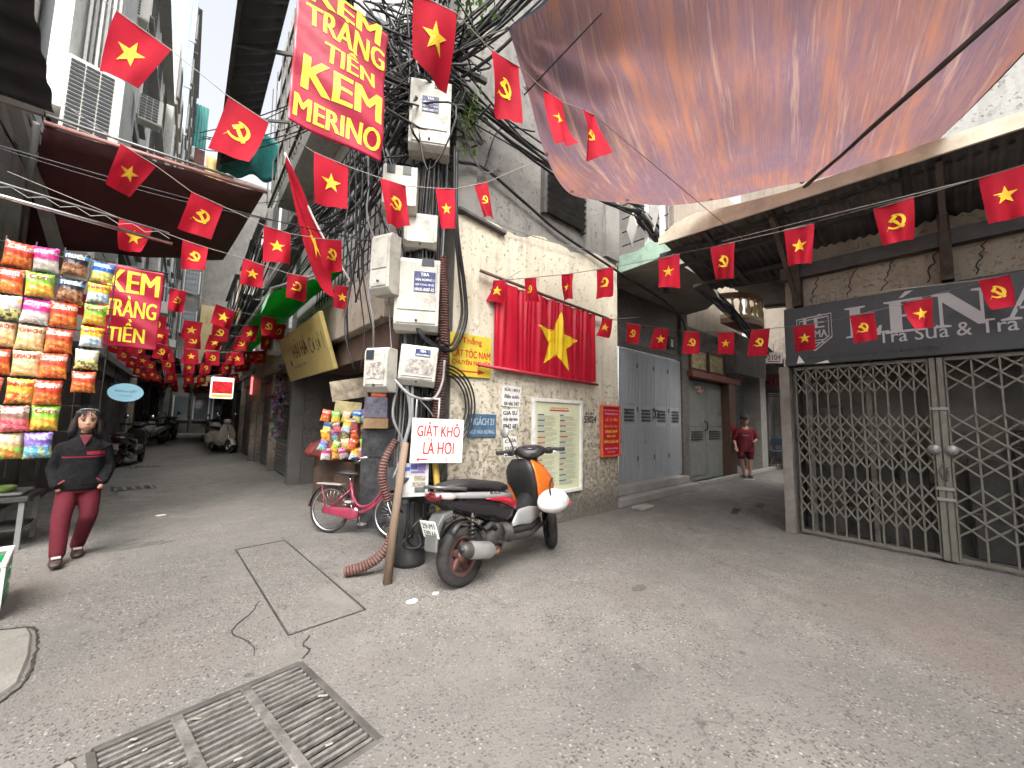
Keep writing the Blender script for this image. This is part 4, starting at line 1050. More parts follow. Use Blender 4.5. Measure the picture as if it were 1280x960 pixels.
def meter_box(loc, rz, w, h, d, label, win=((.62, .80, .90, .97),), plate=None, lines=(), roll=0., worn=False, split=.25):
    t = thing('meter_box', label, 'meter box', loc, R(rz), 'electricity meter boxes on the corner pole')
    if roll: t.rotation_euler.y = R(roll)
    ch = .12 * d
    prof = [(0, 0), (d, 0), (d, h), (0, h - .03)]
    m = MB(); m.prism([(0.0, .05), (.06, 0), (d, 0), (d, h), (.03, h), (0, h - .04)], lambda a, b: (0, a, b), lambda a, b: (w, a, b))
    m.build('casing', MATS['box_plastic'], t, bevel=.008, seg=2)
    MB().box(.03 * 1, w - .03, -.010, .004, h * split + .012, h - .05).build('door', MATS['box_plastic'], t, bevel=.004)
    if split > .1: MB().box(.03, w - .03, -.010, .004, .065, h * split - .008).build('door', MATS['box_plastic'], t, bevel=.004)
    for a, b, c, e in win:
        f = MB().box(a * w, b * w, -.016, -.006, c * h - .07, e * h - .03).build('reading_window', MATS['box_dark'], t)
    if plate:
        x0, x1, z0, z1 = plate
        p = MB().box(x0 * w, x1 * w, -.016, -.0105, z0 * h, z1 * h).build('name_plate', MATS['navy'], t)
        n = len(lines); mb = MB()
        for i, s in enumerate(lines):
            zz = z1 * h - (i + .88) * (z1 - z0) * h / n; hh = (z1 - z0) * h / n * .62
            k = .30 if i == 0 and n > 1 else .06
            text(mb, s, (x0 + (x1 - x0) * k) * w, (x1 - (x1 - x0) * k) * w, zz, zz + hh, -.0175, bold=.03)
        mb.build('lettering', MATS['white_ink'], p)
    if worn:
        MB().xz([(.15 * w, .30 * h), (.88 * w, .26 * h), (.92 * w, .5 * h), (.75 * w, .66 * h), (.2 * w, .62 * h)], -.0135, -.0105).build('torn_label', mat('torn_label', (.35, .32, .29), rough=.9, var=.6, scale=30, grime=.6, gcol=(.06, .05, .05), gscale=25), t)
    MB().lathe([(0, 0), (.012, 0), (.012, .012), (0, .014)], 10, (w * .5, -.010, h * split * .5), (0, -1, 0)).build('lock', MATS['steel_dark'], t)
    return t
TB = ('TBA', 'VĂN HƯƠNG 1', 'HỘP CÔNG TƠ SỐ', 'HN21-0407-12')
meter_box((1.55, 3.56, 4.31), -30, .43, .80, .22, 'dirty white meter box highest on the pole, below the big star flag', plate=(.30, .70, .50, .72), lines=TB, win=((.58, .78, .94, .99),))
meter_box((1.33, 3.62, 3.58), -30, .34, .48, .22, 'white meter box with two dark slots beside the hammer flag', win=((.12, .36, .90, 1.0), (.58, .82, .90, 1.0)), split=.05)
meter_box((1.58, 3.62, 3.28), -30, .34, .36, .2, 'small white meter box tucked right above the largest box', win=(), split=.05)
meter_box((1.27, 3.66, 2.68), -64, .24, .60, .16, 'narrow grey meter box on the left of the largest box', win=(), split=.38)
meter_box((1.485, 3.55, 2.36), -30, .435, .74, .24, 'largest white meter box with navy name plate at flag height', plate=(.42, .90, .52, .80), lines=TB, win=((.58, .86, .98, 1.03),))
meter_box((1.54, 3.52, 1.82), -30, .36, .40, .2, 'small white meter box with scratched torn label below the largest box', plate=(.40, .80, .72, .90), lines=('TBA', 'VĂN HƯƠNG'), win=(), roll=4, worn=True, split=.18)
meter_box((1.28, 3.70, 1.73), -58, .26, .43, .17, 'narrow white meter box with small screen, leftmost low on the pole', win=((.12, .45, .88, 1.0),), worn=True, split=.3)

def ribbed(name, path, r, label, pitch=.028):
    path = catm(path, 10); L = 0; pts = [path[0]]
    tot = sum((path[i + 1] - path[i]).length for i in range(len(path) - 1)); n = max(8, int(tot / (pitch / 4)))
    acc = [0]
    for i in range(len(path) - 1): acc.append(acc[-1] + (path[i + 1] - path[i]).length)
    out = []; j = 0
    for k in range(n + 1):
        s = tot * k / n
        while j < len(path) - 2 and acc[j + 1] < s: j += 1
        out.append(path[j].lerp(path[j + 1], (s - acc[j]) / max(1e-6, acc[j + 1] - acc[j])))
    rs = [r * (1.0 if k % 4 in (0, 1) else .84) for k in range(len(out))]
    m = MB(); m.tube(out, rs, 14, cap=False, smooth=False)
    for fi in range(len(m.f)):
        seg = fi // 14; m.m[fi] = 0 if seg % 4 in (0, 3) else 1
        if seg % 4 == 0: m.m[fi] = 0
        else: m.m[fi] = 1 if seg % 4 == 2 else 0
    o = m.build(name, [mat('conduit_red', (.15, .068, .057), rough=.75, var=.3, grime=.75, gcol=(.14, .11, .09), gscale=6), mat('conduit_dark', (.03, .022, .02), rough=.8)])
    return tag(o, label, 'conduit')
ribbed('ribbed_conduit', [(2.03, 3.60, 3.25), (2.06, 3.58, 2.7), (2.07, 3.58, 2.3), (2.05, 3.58, 1.9), (2.03, 3.6, 1.45), (2.0, 3.66, 1.0)], .062, 'red ribbed conduit running down right of the meter boxes')
ribbed('ribbed_conduit', [(2.12, 3.70, 3.02), (2.14, 3.70, 2.6), (2.12, 3.7, 2.3)], .05, 'shorter ribbed conduit behind the long one, near the yellow sign')
ribbed('ribbed_conduit', [(1.66, 3.74, 1.25), (1.55, 3.72, 1.08), (1.53, 3.72, .88), (1.60, 3.72, .66)], .042, 'bent red conduit left of the wooden stake')
ribbed('ribbed_conduit', [(1.64, 3.64, .44), (1.56, 3.62, .24), (1.42, 3.68, .11), (1.24, 3.78, .05)], .05, 'red conduit end lying broken on the pavement at the pole foot')
tag(MB().tube([(1.50, 3.42, 0), (1.55, 3.43, .6), (1.64, 3.48, 1.25)], [.04, .038, .033], 10).build('wooden_stake', mat('stake_wood', (.19, .135, .095), rough=.8, var=.3, scale=6, stretch=(1, 1, .15), bump=.4)), 'leaning brown wooden stake in front of the pole base', 'stake')
tag(MB().tube([(1.95, 3.46, 1.12), (2.03, 3.44, .48)], [.032, .034], 10).build('bamboo_pole', mat('bamboo', (.46, .30, .05), rough=.5, var=.2)), 'short yellow bamboo tube hanging under the white laundry sign', 'bamboo')

# cables down the pole, each its own thing where it reads singly, the tangle as one mass
rc = random.Random(11)
def cable(path, r, label, m='cable_black', n=8):
    return tag(MB().tube(catm(path, n), r, 8).build('cable', MATS[m]), label, 'cable')
cable([(2.16, 3.60, 4.6), (2.20, 3.60, 3.7), (2.40, 3.72, 3.1), (2.46, 3.74, 2.7), (2.35, 3.7, 2.4), (2.12, 3.52, 2.22), (1.8, 3.45, 2.28), (1.68, 3.5, 2.45)], .024, 'thick black cable looping right around the conduit above the yellow sign')
cable([(2.12, 3.58, 4.6), (2.15, 3.58, 3.8), (2.30, 3.68, 3.2), (2.40, 3.74, 2.75), (2.3, 3.7, 2.42), (2.1, 3.5, 2.27), (1.9, 3.42, 2.30)], .016, 'thin black cable inside the thick loop above the yellow sign')
cable([(2.24, 3.72, 4.55), (2.7, 3.78, 4.70), (3.4, 3.80, 4.55), (4.2, 3.81, 4.36), (5.7, 3.75, 4.12), (7.2, 3.5, 3.72), (8.6, 3.9, 3.5)], .02, 'dark cable arching across the grey wall above the red banner')
cable([(2.7, 3.80, 4.7), (2.95, 3.80, 5.4), (3.5, 3.7, 5.6)], .012, 'thin dark cable hooking up the grey wall left of the louvre')
for k in range(4):
    a = .27 + k * .025
    pts = [(2.20 + a * 1.15 * math.cos(th), 3.76 - .02 * k, 1.62 + a * 1.35 * math.sin(th)) for th in [PI * .62 - i * PI * 1.25 / 12 for i in range(13)]]
    tag(MB().tube(catm(pts, 4), .011, 8).build('cable_coil', MATS['cable_black']), ('outermost', 'second', 'third', 'innermost')[3 - k] + ' black cable coil loop left of the blue street plate', 'cable')
cable([(1.50, 3.48, 1.85), (1.62, 3.36, 1.70), (1.85, 3.36, 1.68), (2.0, 3.45, 1.85), (2.05, 3.5, 2.1)], .014, 'grey cable drooping under the scratched meter box', 'cable_grey')
for k, (x, y) in enumerate(((1.66, 3.57), (1.72, 3.55), (1.60, 3.62))):
    cable([(x, y, 1.85), (x - .05 * (k - 1), y - .03, 1.5), (x + .04 * k, y - .02, 1.2), (x, y, .9)], .02 - k * .003, ('left', 'middle', 'right')[(k + 1) % 3] + ' grey cable tail under the low meter boxes', 'cable_grey')
def tangle():
    m = MB()
    for k in range(46):                                   # bundle hugging the pole
        a = rc.uniform(0, 2 * PI); rr = rc.uniform(.14, .22); p = []
        z0, z1 = rc.choice([(.7, 6), (1.2, 5.8), (2.6, 6.4), (.3, 3.5)])
        for i in range(9):
            z = z0 + (z1 - z0) * i / 8; a += rc.uniform(-.35, .35); p.append((1.88 + .007 * z + math.cos(a) * rr, 3.75 + math.sin(a) * rr * .9, z))
        m.tube(catm(p, 3), rc.uniform(.007, .018), 6, mi=0 if rc.random() < .85 else 1)
    for k in range(60):                                   # loops at the top of the pole
        c = Vector((rc.uniform(1.35, 2.05), rc.uniform(3.5, 4.0), rc.uniform(4.6, 6.2))); p = []
        for i in range(6): p.append(c + Vector((rc.gauss(0, .32), rc.gauss(0, .25), rc.gauss(0, .26))))
        m.tube(catm(p, 5), rc.uniform(.006, .014), 5, mi=0 if rc.random() < .85 else 1)
    for k in range(20):                                   # left of the boxes, in front of the barred window
        p = []; x, y = rc.uniform(1.15, 1.6), rc.uniform(3.75, 4.4); z = rc.uniform(4.2, 5.0); e = rc.uniform(1.9, 3.2)
        for i in range(7):
            q = i / 6; p.append((x + rc.gauss(0, .05) + .15 * q, y + rc.gauss(0, .06) - .1 * q, z + (e - z) * q))
        m.tube(catm(p, 4), rc.uniform(.005, .011), 5, mi=0 if rc.random() < .7 else 1)
    for k in range(16):                                   # tails and small coils behind the scooter
        c = Vector((rc.uniform(1.75, 2.3), rc.uniform(3.5, 3.75), rc.uniform(.25, .75))); rr = rc.uniform(.08, .22)
        p = [c + Vector((rr * math.cos(th), .05 * math.sin(th * 2), rr * .9 * math.sin(th))) for th in [i * PI / 5 + k for i in range(rc.randint(6, 11))]]
        m.tube(catm(p, 3), rc.uniform(.006, .012), 5)
    o = m.build('cable_tangle', [MATS['cable_black'], MATS['cable_grey']], kind='stuff'); o['label'] = 'mass of tangled black cables around the corner pole'
    m = MB()                                              # trunk bundles leaving the pole
    def run(a, b, c, n, spread, r0=.008, r1=.02):
        for k in range(n):
            j = lambda p: Vector(p) + Vector((rc.gauss(0, spread), rc.gauss(0, spread), rc.gauss(0, spread)))
            A, B_, = j(a), j(b); p = sag(A, B_, c + rc.uniform(-.15, .25), 10)
            m.tube(p, rc.uniform(r0, r1), 5, mi=0 if rc.random() < .9 else 1)
    run((1.9, 3.7, 5.6), (2.9, 2.4, 6.9), .1, 22, .12)
    run((1.9, 3.7, 5.5), (5.6, 3.3, 5.0), .15, 10, .08)
    run((5.6, 3.3, 5.0), (9.2, 3.25, 4.08), .05, 20, .05, .012, .028)
    run((9.2, 3.25, 4.08), (14.8, 3.5, 3.35), .1, 18, .05, .012, .026)
    run((1.8, 3.8, 5.4), (1.0, 9.5, 5.2), .5, 10, .14)
    run((1.0, 9.5, 5.2), (1.1, 24, 4.8), .6, 14, .14)
    run((1.8, 3.8, 5.8), (-.2, 8.5, 6.4), .3, 5, .1, .006, .01)
    run((1.7, 3.7, 4.9), (1.25, 5.2, 4.0), .1, 14, .15)
    run((1.25, 5.2, 4.0), (1.15, 12, 3.9), .25, 12, .14, .006, .013)
    run((-1.9, 6.5, 5.2), (-1.4, 14, 4.6), .3, 8, .12)
    o = m.build('overhead_cables', [MATS['cable_black'], MATS['cable_grey']], kind='stuff'); o['label'] = 'bundles of overhead cables leaving the corner pole'
tangle()
def wire(a, b, s, label, r=.006, m='cable_black'):
    return tag(MB().tube(sag(a, b, s, 20), r, 6).build('wire', MATS[m]), label, 'wire')
wire((-3.0, 4.6, 3.55), (1.6, 4.6, 3.65), .12, 'thin wire crossing behind the left bunting flags')
wire((-2.5, 6.4, 4.3), (1.2, 5.9, 4.2), .15, 'thin dark wire across the maroon awning')
wire((-1.4, 9.0, 5.2), (1.2, 8.6, 5.8), .2, 'high thin wire over the lane beside the air conditioner')
wire((2.5, 3.8, 4.05), (5.7, 3.75, 4.5), .12, 'pale wire sagging across the louvred window', .005, 'cable_grey')
wire((3.0, 3.80, 5.0), (2.2, 3.7, 5.3), .5, 'pale wire loop hanging on the grey wall by the tarpaulin', .01, 'cable_grey')
# leaves sprouting among the wires
m = MB(); rl = random.Random(5)
for k in range(150):
    c = Vector((rl.gauss(2.28, .10), rl.gauss(3.5, .08), rl.gauss(5.0, .22))); a = Matrix.Rotation(rl.uniform(0, 6), 3, 'Z') @ Matrix.Rotation(rl.uniform(-1.2, 1.2), 3, 'X'); s = rl.uniform(.02, .045)
    m.add([c + a @ Vector(p) * s for p in ((0, -1, 0), (.45, -.2, .1), (0, 1.1, -.1), (-.45, -.2, .1))], [(0, 1, 2, 3)])
for k in range(200):
    c = Vector((rl.gauss(2.0, .22), rl.gauss(3.2, .2), rl.gauss(6.0, .15))); a = Matrix.Rotation(rl.uniform(0, 6), 3, 'Z') @ Matrix.Rotation(rl.uniform(-1.2, 1.2), 3, 'X'); s = rl.uniform(.02, .05)
    m.add([c + a @ Vector(p) * s for p in ((0, -1, 0), (.45, -.2, .1), (0, 1.1, -.1), (-.45, -.2, .1))], [(0, 1, 2, 3)])
t = thing('climbing_plant', 'small green plant sprouting among the cables above the corner', 'plant', (0, 0, 0))
m.build('foliage', mat('leaf', (.07, .13, .035), rough=.6, var=.4, trans=.3), t, fix=False)
MB().tube(catm([(2.3, 3.6, 4.7), (2.25, 3.5, 5.0), (2.3, 3.45, 5.3)], 5), .008, 5).build('stem', MATS['wood'], t)

# ================================================================== SIGNS
def board(name, label, cat, loc, rz, w, h, d, m, tilt=(0, 0), bevel=.003):
    t = thing(name, label, cat, loc, rz)
    if tilt[0]: t.rotation_euler.x = tilt[0]
    if tilt[1]: t.rotation_euler.y = tilt[1]
    MB().box(0, w, 0, d, 0, h).build('board', m, t, bevel=bevel)
    return t
# white dry-cleaning sign
t = board('laundry_sign', 'white metal sign with red lettering and an arrow hung on the pole', 'sign', (1.655, 3.40, 1.06), R(-14), .52, .43, .012, MATS['white_paint'], (0, R(1.5)))
mb = MB(); text(mb, 'GIẶT KHÔ', .05, .48, .225, .40, -.002, bold=.02); text(mb, 'LÀ HOI', .12, .425, .085, .235, -.002, bold=.02); mb.add([(.372, -.003, .165), (.388, -.003, .172), (.396, -.003, .196), (.384, -.003, .196), (.376, -.003, .18)], [(0, 1, 2, 3, 4)])
mb.add([(.055, -.002, .035), (.085, -.002, .055), (.085, -.002, .041), (.165, -.002, .041), (.165, -.002, .029), (.085, -.002, .029), (.085, -.002, .015)], [(0, 1, 2, 3, 4, 5, 6)])
text(mb, '21', .345, .375, .015, .055, -.002, bold=.02); mb.build('lettering', MATS['red_ink'], t)
MB().tube([(.03, .006, .42), (.03, .006, .62), (.25, .006, .63), (.25, .006, .42)], .010, 6).build('hanger_frame', MATS['white_paint'], t)
MB().tube(catm([(.06, 0, .60), (.14, -.02, .52), (.2, 0, .45)], 4), .006, 5).build('tie_wire', MATS['cable_grey'], t)
t = board('sticker_notice', 'grey notice panel with blue stickers strapped to the pole under the laundry sign', 'sign', (1.60, 3.50, .73), R(-20), .28, .32, .012, mat('notice_grey', (.42, .43, .42), rough=.6, var=.2, scale=9, grime=.5, gcol=(.15, .14, .13)))
mb = MB()
for a in ((.03, .10, .25, .285, 0), (.105, .17, .26, .31, 1), (.175, .25, .25, .31, 2), (.11, .24, .225, .245, 2), (.14, .25, .15, .20, 3), (.13, .25, .10, .14, 3), (.15, .25, .04, .09, 4)):
    mb.box(a[0], a[1], -.003, 0, a[2], a[3], a[4])
for c in (.06,): mb.lathe([(0, .003), (.022, .003), (.022, 0)], 14, (c, 0, .17), (0, -1, 0), 4)
mb.build('stickers', [mat('st_blue', (.03, .08, .40)), mat('st_blue2', (.08, .10, .30)), mat('st_viol', (.18, .12, .34)), mat('st_tan', (.28, .25, .19), var=.5, scale=40), mat('st_dark', (.08, .08, .08), var=.6, scale=40)], t)
# yellow barber sign
t = board('barber_sign', 'crumpled yellow barber shop sign with red lettering on the cream wall', 'sign', (2.31, 3.822, 1.99), 0, .61, .52, .008, mat('yellow_board', (.58, .46, .045), rough=.55, var=.12, scale=7, bump=.5, bscale=9, grime=.3, gcol=(.3, .22, .05)), (0, R(-1)))
mb = MB(); text(mb, 'Thắng', .17, .46, .385, .50, -.002, bold=.01); text(mb, 'CẮT TÓC NAM', .025, .59, .235, .375, -.002, bold=.02); text(mb, 'CHUYÊN NGHIỆP', .03, .59, .13, .215, -.002, bold=.02)
mb.add([(.10, -.002, .055), (.10, -.002, .075), (.40, -.002, .072), (.40, -.002, .095), (.52, -.002, .065), (.40, -.002, .035), (.40, -.002, .058)], [(0, 1, 2, 3, 4, 5, 6)]); mb.build('lettering', MATS['red_ink'], t)
# blue street plate
t = board('street_plate', 'weathered blue street name plate with pale lettering on the cream wall', 'sign', (2.59, 3.832, 1.265), 0, .44, .285, .008, mat('plate_blue', (.055, .13, .22), rough=.6, var=.2, grime=.5, gcol=(.10, .10, .10), gscale=8))
mb = MB(); text(mb, 'NGÁCH 21', .05, .40, .15, .255, -.002, bold=.02); text(mb, 'NGÕ VĂN HƯƠNG', .03, .41, .04, .105, -.002, bold=.015); mb.build('lettering', mat('plate_ink', (.42, .48, .52), rough=.6, var=.3, scale=20), t)
# glued flyers
def flyer(x0, z0, w, h, label, lines, tilt=0, seed=0):
    r = random.Random(seed); t = thing('flyer', label, 'flyer', (x0, 3.842, z0)); t.rotation_euler.y = R(tilt)
    pts = [(r.uniform(-.01, .015), r.uniform(-.015, .01)), (w * .5, r.uniform(-.02, .01)), (w + r.uniform(-.02, .01), r.uniform(-.01, .02)), (w + r.uniform(-.01, .01), h * .5), (w + r.uniform(-.02, .01), h), (w * .4, h + r.uniform(-.02, .01)), (r.uniform(-.01, .01), h + r.uniform(-.02, .01))]
    MB().xz(pts, 0, .004).build('sheet', MATS['paper'], t); mb = MB(); n = len(lines)
    for i, s in enumerate(lines):
        z1 = h * (1 - (i + .1) / n) - .01; text(mb, s, w * .08, w * .90, z1 - h / n * .7, z1, -.002, bold=.03)
    mb.build('print', MATS['black_ink'], t)
flyer(3.13, 1.66, .32, .28, 'top white flyer of the column on the cream wall', ('SỬA | 0913', 'điện nước', 'tại nhà 24/7'), 2, 1)
flyer(3.13, 1.36, .30, .27, 'middle white flyer of the column with heavy black type', ('GIA SƯ', 'nhận dạy kèm', '0942 681'), -1, 2)
flyer(3.18, 1.00, .24, .26, 'lowest torn white flyer of the column, behind the handlebar', ('CỬA', 'CUỐN', '.....'), -3, 3)
t = thing('wall_graffiti', 'black stencilled phone number on the cream wall right of the notice board', 'graffiti', (4.82, 3.846, 1.46))
mb = MB(); text(mb, '53024', 0, .30, 0, .11, -.0, bold=.03); text(mb, 'KCBT', .04, .26, .13, .17, 0, bold=.02); mb.build('stencil', MATS['black_ink'], t)
# framed notice board
t = thing('notice_board', 'tall white framed notice board with a pale green printed sheet', 'notice board', (3.66, 3.83, .43))
w, h = 1.07, 1.37
for a, b, c, d in ((0, w, 0, .05), (0, w, h - .05, h), (0, .05, .05, h - .05), (w - .05, w, .05, h - .05)):
    MB().box(a, b, -.03, .018, c, d).build('frame', MATS['white_paint'], t, bevel=.005)
s = MB().box(.05, w - .05, -.008, .016, .05, h - .05).build('sheet', mat('board_sheet', (.66, .68, .48), rough=.35, var=.06, scale=2), t)
mb = MB(); r = random.Random(9)
text(mb, 'DANH SÁCH CÁC HỘ', .36, .74, h - .145, h - .115, -.0095, 0, .02); mb.box(.34, .76, -.0105, -.0082, h - .175, h - .155, 0)
for c in (0, 1):
    x0 = .10 + c * .46; z = h - .24; k = 0
    while z > .12:
        if k % 5 == 0: mb.box(x0, x0 + r.uniform(.08, .18), -.0105, -.0082, z, z + .016, r.choice((0, 1))); z -= .012
        mb.box(x0, x0 + r.uniform(.28, .41), -.0102, -.0082, z, z + .0045, 2); z -= .0135; k += 1
mb.build('print', [MATS['red_ink'], mat('blue_ink', (.05, .10, .26)), mat('grey_ink', (.33, .34, .25), bump=0)], s)
# red framed poster by the door
t = thing('red_poster', 'narrow red framed poster with yellow and pink lettering beside the grey doors', 'poster', (5.21, 3.80, .90))
w, h = .52, .86
for a, b, c, d in ((0, w, 0, .03), (0, w, h - .03, h), (0, .03, .03, h - .03), (w - .03, w, .03, h - .03)):
    MB().box(a, b, -.02, .04, c, d).build('frame', mat('poster_frame', (.55, .12, .05), rough=.5), t, bevel=.004)
s = MB().box(.03, w - .03, -.008, .04, .03, h - .03).build('panel', mat('poster_red', (.48, .015, .03), rough=.5, var=.08), t)
mb = MB()
for s_, z0, z1, mi, k in (('ĐẢNG CỘNG SẢN VIỆT NAM', .76, .79, 1, .05), ('ỦY BAN NHÂN DÂN', .70, .74, 1, .08), ('LÀ TA ƠN', .59, .66, 2, .09), ('BẾN HÀNG NGÀ', .49, .55, 2, .07), ('ĐÁNG NHỚ', .40, .46, 0, .09), ('BÀ NỘI', .32, .37, 0, .14), ('MỪNG XUÂN MỚI', .23, .29, 0, .06), ('hạnh phúc an khang', .12, .16, 1, .08), ('thịnh vượng', .07, .10, 1, .15)):
    text(mb, s_, k, w - k, z0, z1, -.010, mi, .02)
mb.build('lettering', [MATS['yellow_letter'], mat('pink_print', (.75, .35, .45), bump=0), mat('orange_print', (.80, .30, .04), bump=0)], s)

# ------------------------------------------------------------------ cloth banners
def star2d(cx, cy, r, rot=0, k=.40):
    return [(cx + (r if i % 2 == 0 else r * k) * math.sin(rot + i * PI / 5), cy + (r if i % 2 == 0 else r * k) * math.cos(rot + i * PI / 5)) for i in range(10)]
def fan(mb, pts, fn, mi=0, steps=4):
    """fill a star-shaped outline with small triangles so that it follows the cloth"""
    cx = sum(p[0] for p in pts) / len(pts); cy = sum(p[1] for p in pts) / len(pts); n = len(pts)
    for i in range(n):
        a, b = pts[i], pts[(i + 1) % n]
        for j in range(steps):
            t0, t1 = j / steps, (j + 1) / steps
            q = [(cx + (a[0] - cx) * t0, cy + (a[1] - cy) * t0), (cx + (a[0] - cx) * t1, cy + (a[1] - cy) * t1), (cx + (b[0] - cx) * t1, cy + (b[1] - cy) * t1), (cx + (b[0] - cx) * t0, cy + (b[1] - cy) * t0)]
            mb.add([fn(*p) for p in (q if j else q[:3])], [(0, 1, 2, 3) if j else (0, 1, 2)], mi)
# big pleated flag on the cream wall
t = thing('flag_banner', 'large pleated red banner with yellow star hung between two rods on the cream wall', 'banner', (2.93, 3.78, 2.12))
W_, H_ = 2.08, 1.12
def pl(u, v):
    x = u * W_; top = 1.16 - .05 * u; z = v * top
    a = .30 + .70 * v
    y = .018 * math.sin(u * 61 + 1.5 * math.sin(u * 9)) * a + .010 * math.sin(u * 140 + 2 * math.sin(u * 23)) * a + .012 * math.sin(u * 24 + v * 3)
    return (x, y, z)
MB().grid(pl, 220, 6).build('cloth', MATS['red_satin'], t, fix=False)
mb = MB()
def pls(a, b):
    p = pl(a / W_, b / (1.16 - .05 * a / W_)); return (p[0], p[1] - .006, p[2])
def dense_star(mb, pts, fn):
    fan(mb, pts, fn, 0, 14)
st = star2d(W_ * .57, .52, .47, .10, .40)
full = []
for i in range(10):
    a, b = st[i], st[(i + 1) % 10]
    for k in range(6): full.append((a[0] + (b[0] - a[0]) * k / 6, a[1] + (b[1] - a[1]) * k / 6))
fan(mb, full, pls, 0, 12); mb.build('star', mat('satin_yellow', (.80, .55, .02), rough=.45, var=.06, bump=.05), t, fix=False)
MB().tube([(-.25, .0, 1.22), (.9, .0, 1.17), (2.45, 0, 1.12)], .022, 8).build('rod', mat('rod_wood', (.12, .07, .06), rough=.6), t)
MB().tube([(-.25, -.01, .03), (2.13, -.01, -.04)], .022, 8).build('rod', mat('rod_red', (.40, .03, .05), rough=.5), t)
# ice-cream banners
def banner(name, label, loc, w, h, lines, wave, yaw=0.):
    t = thing(name, label, 'banner', loc, yaw)
    def f(u, v): return (u * w, wave * (math.sin(u * 5 + v * 3) * .6 + math.sin(v * 9 + u * 2.2) * .5 + .4 * math.sin(v * 23 + u * 7)), v * h)
    MB().grid(f, 40, 50).build('cloth', MATS['red_vinyl'], t, fix=False, solid=.003)
    mb = MB()
    for s, x0, x1, z0, z1 in lines:
        m2 = MB(); text(m2, s, x0 * w, x1 * w, z0 * h, z1 * h, 0, 0, .035)
        # subdivide lettering so that it follows the folds
        me = bpy.data.meshes.new('x'); me.from_pydata(m2.v, [], m2.f); bm = bmesh.new(); bm.from_mesh(me)
        bmesh.ops.triangulate(bm, faces=bm.faces); bmesh.ops.subdivide_edges(bm, edges=[e for e in bm.edges if e.calc_length() > .05], cuts=2, use_grid_fill=True); bmesh.ops.triangulate(bm, faces=bm.faces)
        bm.verts.ensure_lookup_table(); bm.verts.index_update()
        vs = []
        for v in bm.verts:
            p = f(v.co.x / w, v.co.z / h); vs.append((p[0], p[1] - .005, p[2]))
        mb.add(vs, [tuple(v.index for v in fc.verts) for fc in bm.faces]); bm.free(); bpy.data.meshes.remove(me)
    mb.build('lettering', MATS['yellow_letter'], t, fix=False)
    MB().tube([(-.04, 0, h), (w + .04, 0, h + .01)], .012, 8).build('rod', MATS['steel_dark'], t)
    return t
banner('ice_cream_banner', 'big hanging red banner with yellow ice cream lettering, highest at the corner', (.43, 3.2, 3.75), .73, 1.24,
       [('KEM', .12, .9, .88, 1.02), ('TRÀNG', .10, .97, .70, .90), ('TIỀN', .30, .86, .515, .715), ('KEM', .11, .95, .265, .475), ('MERINO', .05, .96, .055, .205)], .026, R(1))
banner('ice_cream_banner', 'small red banner with yellow lettering hanging beside the snack packets', (-.93, 6.95, 2.31), .58, 1.06,
       [('KEM', .12, .93, .68, .95), ('TRÀNG', .09, .93, .375, .64), ('TIỀN', .19, .78, .07, .35)], .02, R(-2))
# yellow hanging sweet-shop sign, leaning out over the lane
t = thing('sweet_shop_sign', 'faded yellow shop sign leaning out under the green awning', 'sign', (1.62, 9.0, 2.17), -PI / 2)
t.rotation_euler = (R(-18), 0, -PI / 2)
t.rotation_euler = (R(18), 0, -PI / 2)
MB().box(0, 3.1, 0, .06, 0, .86).build('board', mat('sign_yellow', (.40, .32, .12), rough=.5, var=.1, scale=2), t, bevel=.01)
mb = MB(); text(mb, 'HẢI HÀ', .95, 2.0, .38, .72, -.003, bold=.03); mb.build('lettering', mat('maroon_ink', (.07, .02, .02)), t)
mb = MB(); text(mb, 'Cơ sở 1', 2.15, 2.95, .34, .62, -.003, bold=.0); text(mb, 'bánh kẹo các loại', .75, 1.7, .2, .27, -.003, bold=.0); mb.lathe([(0, .004), (.06, .004), (.06, 0)], 14, (.6, 0, .33), (0, -1, 0)); mb.build('lettering', mat('olive_ink', (.07, .055, .025)), t)

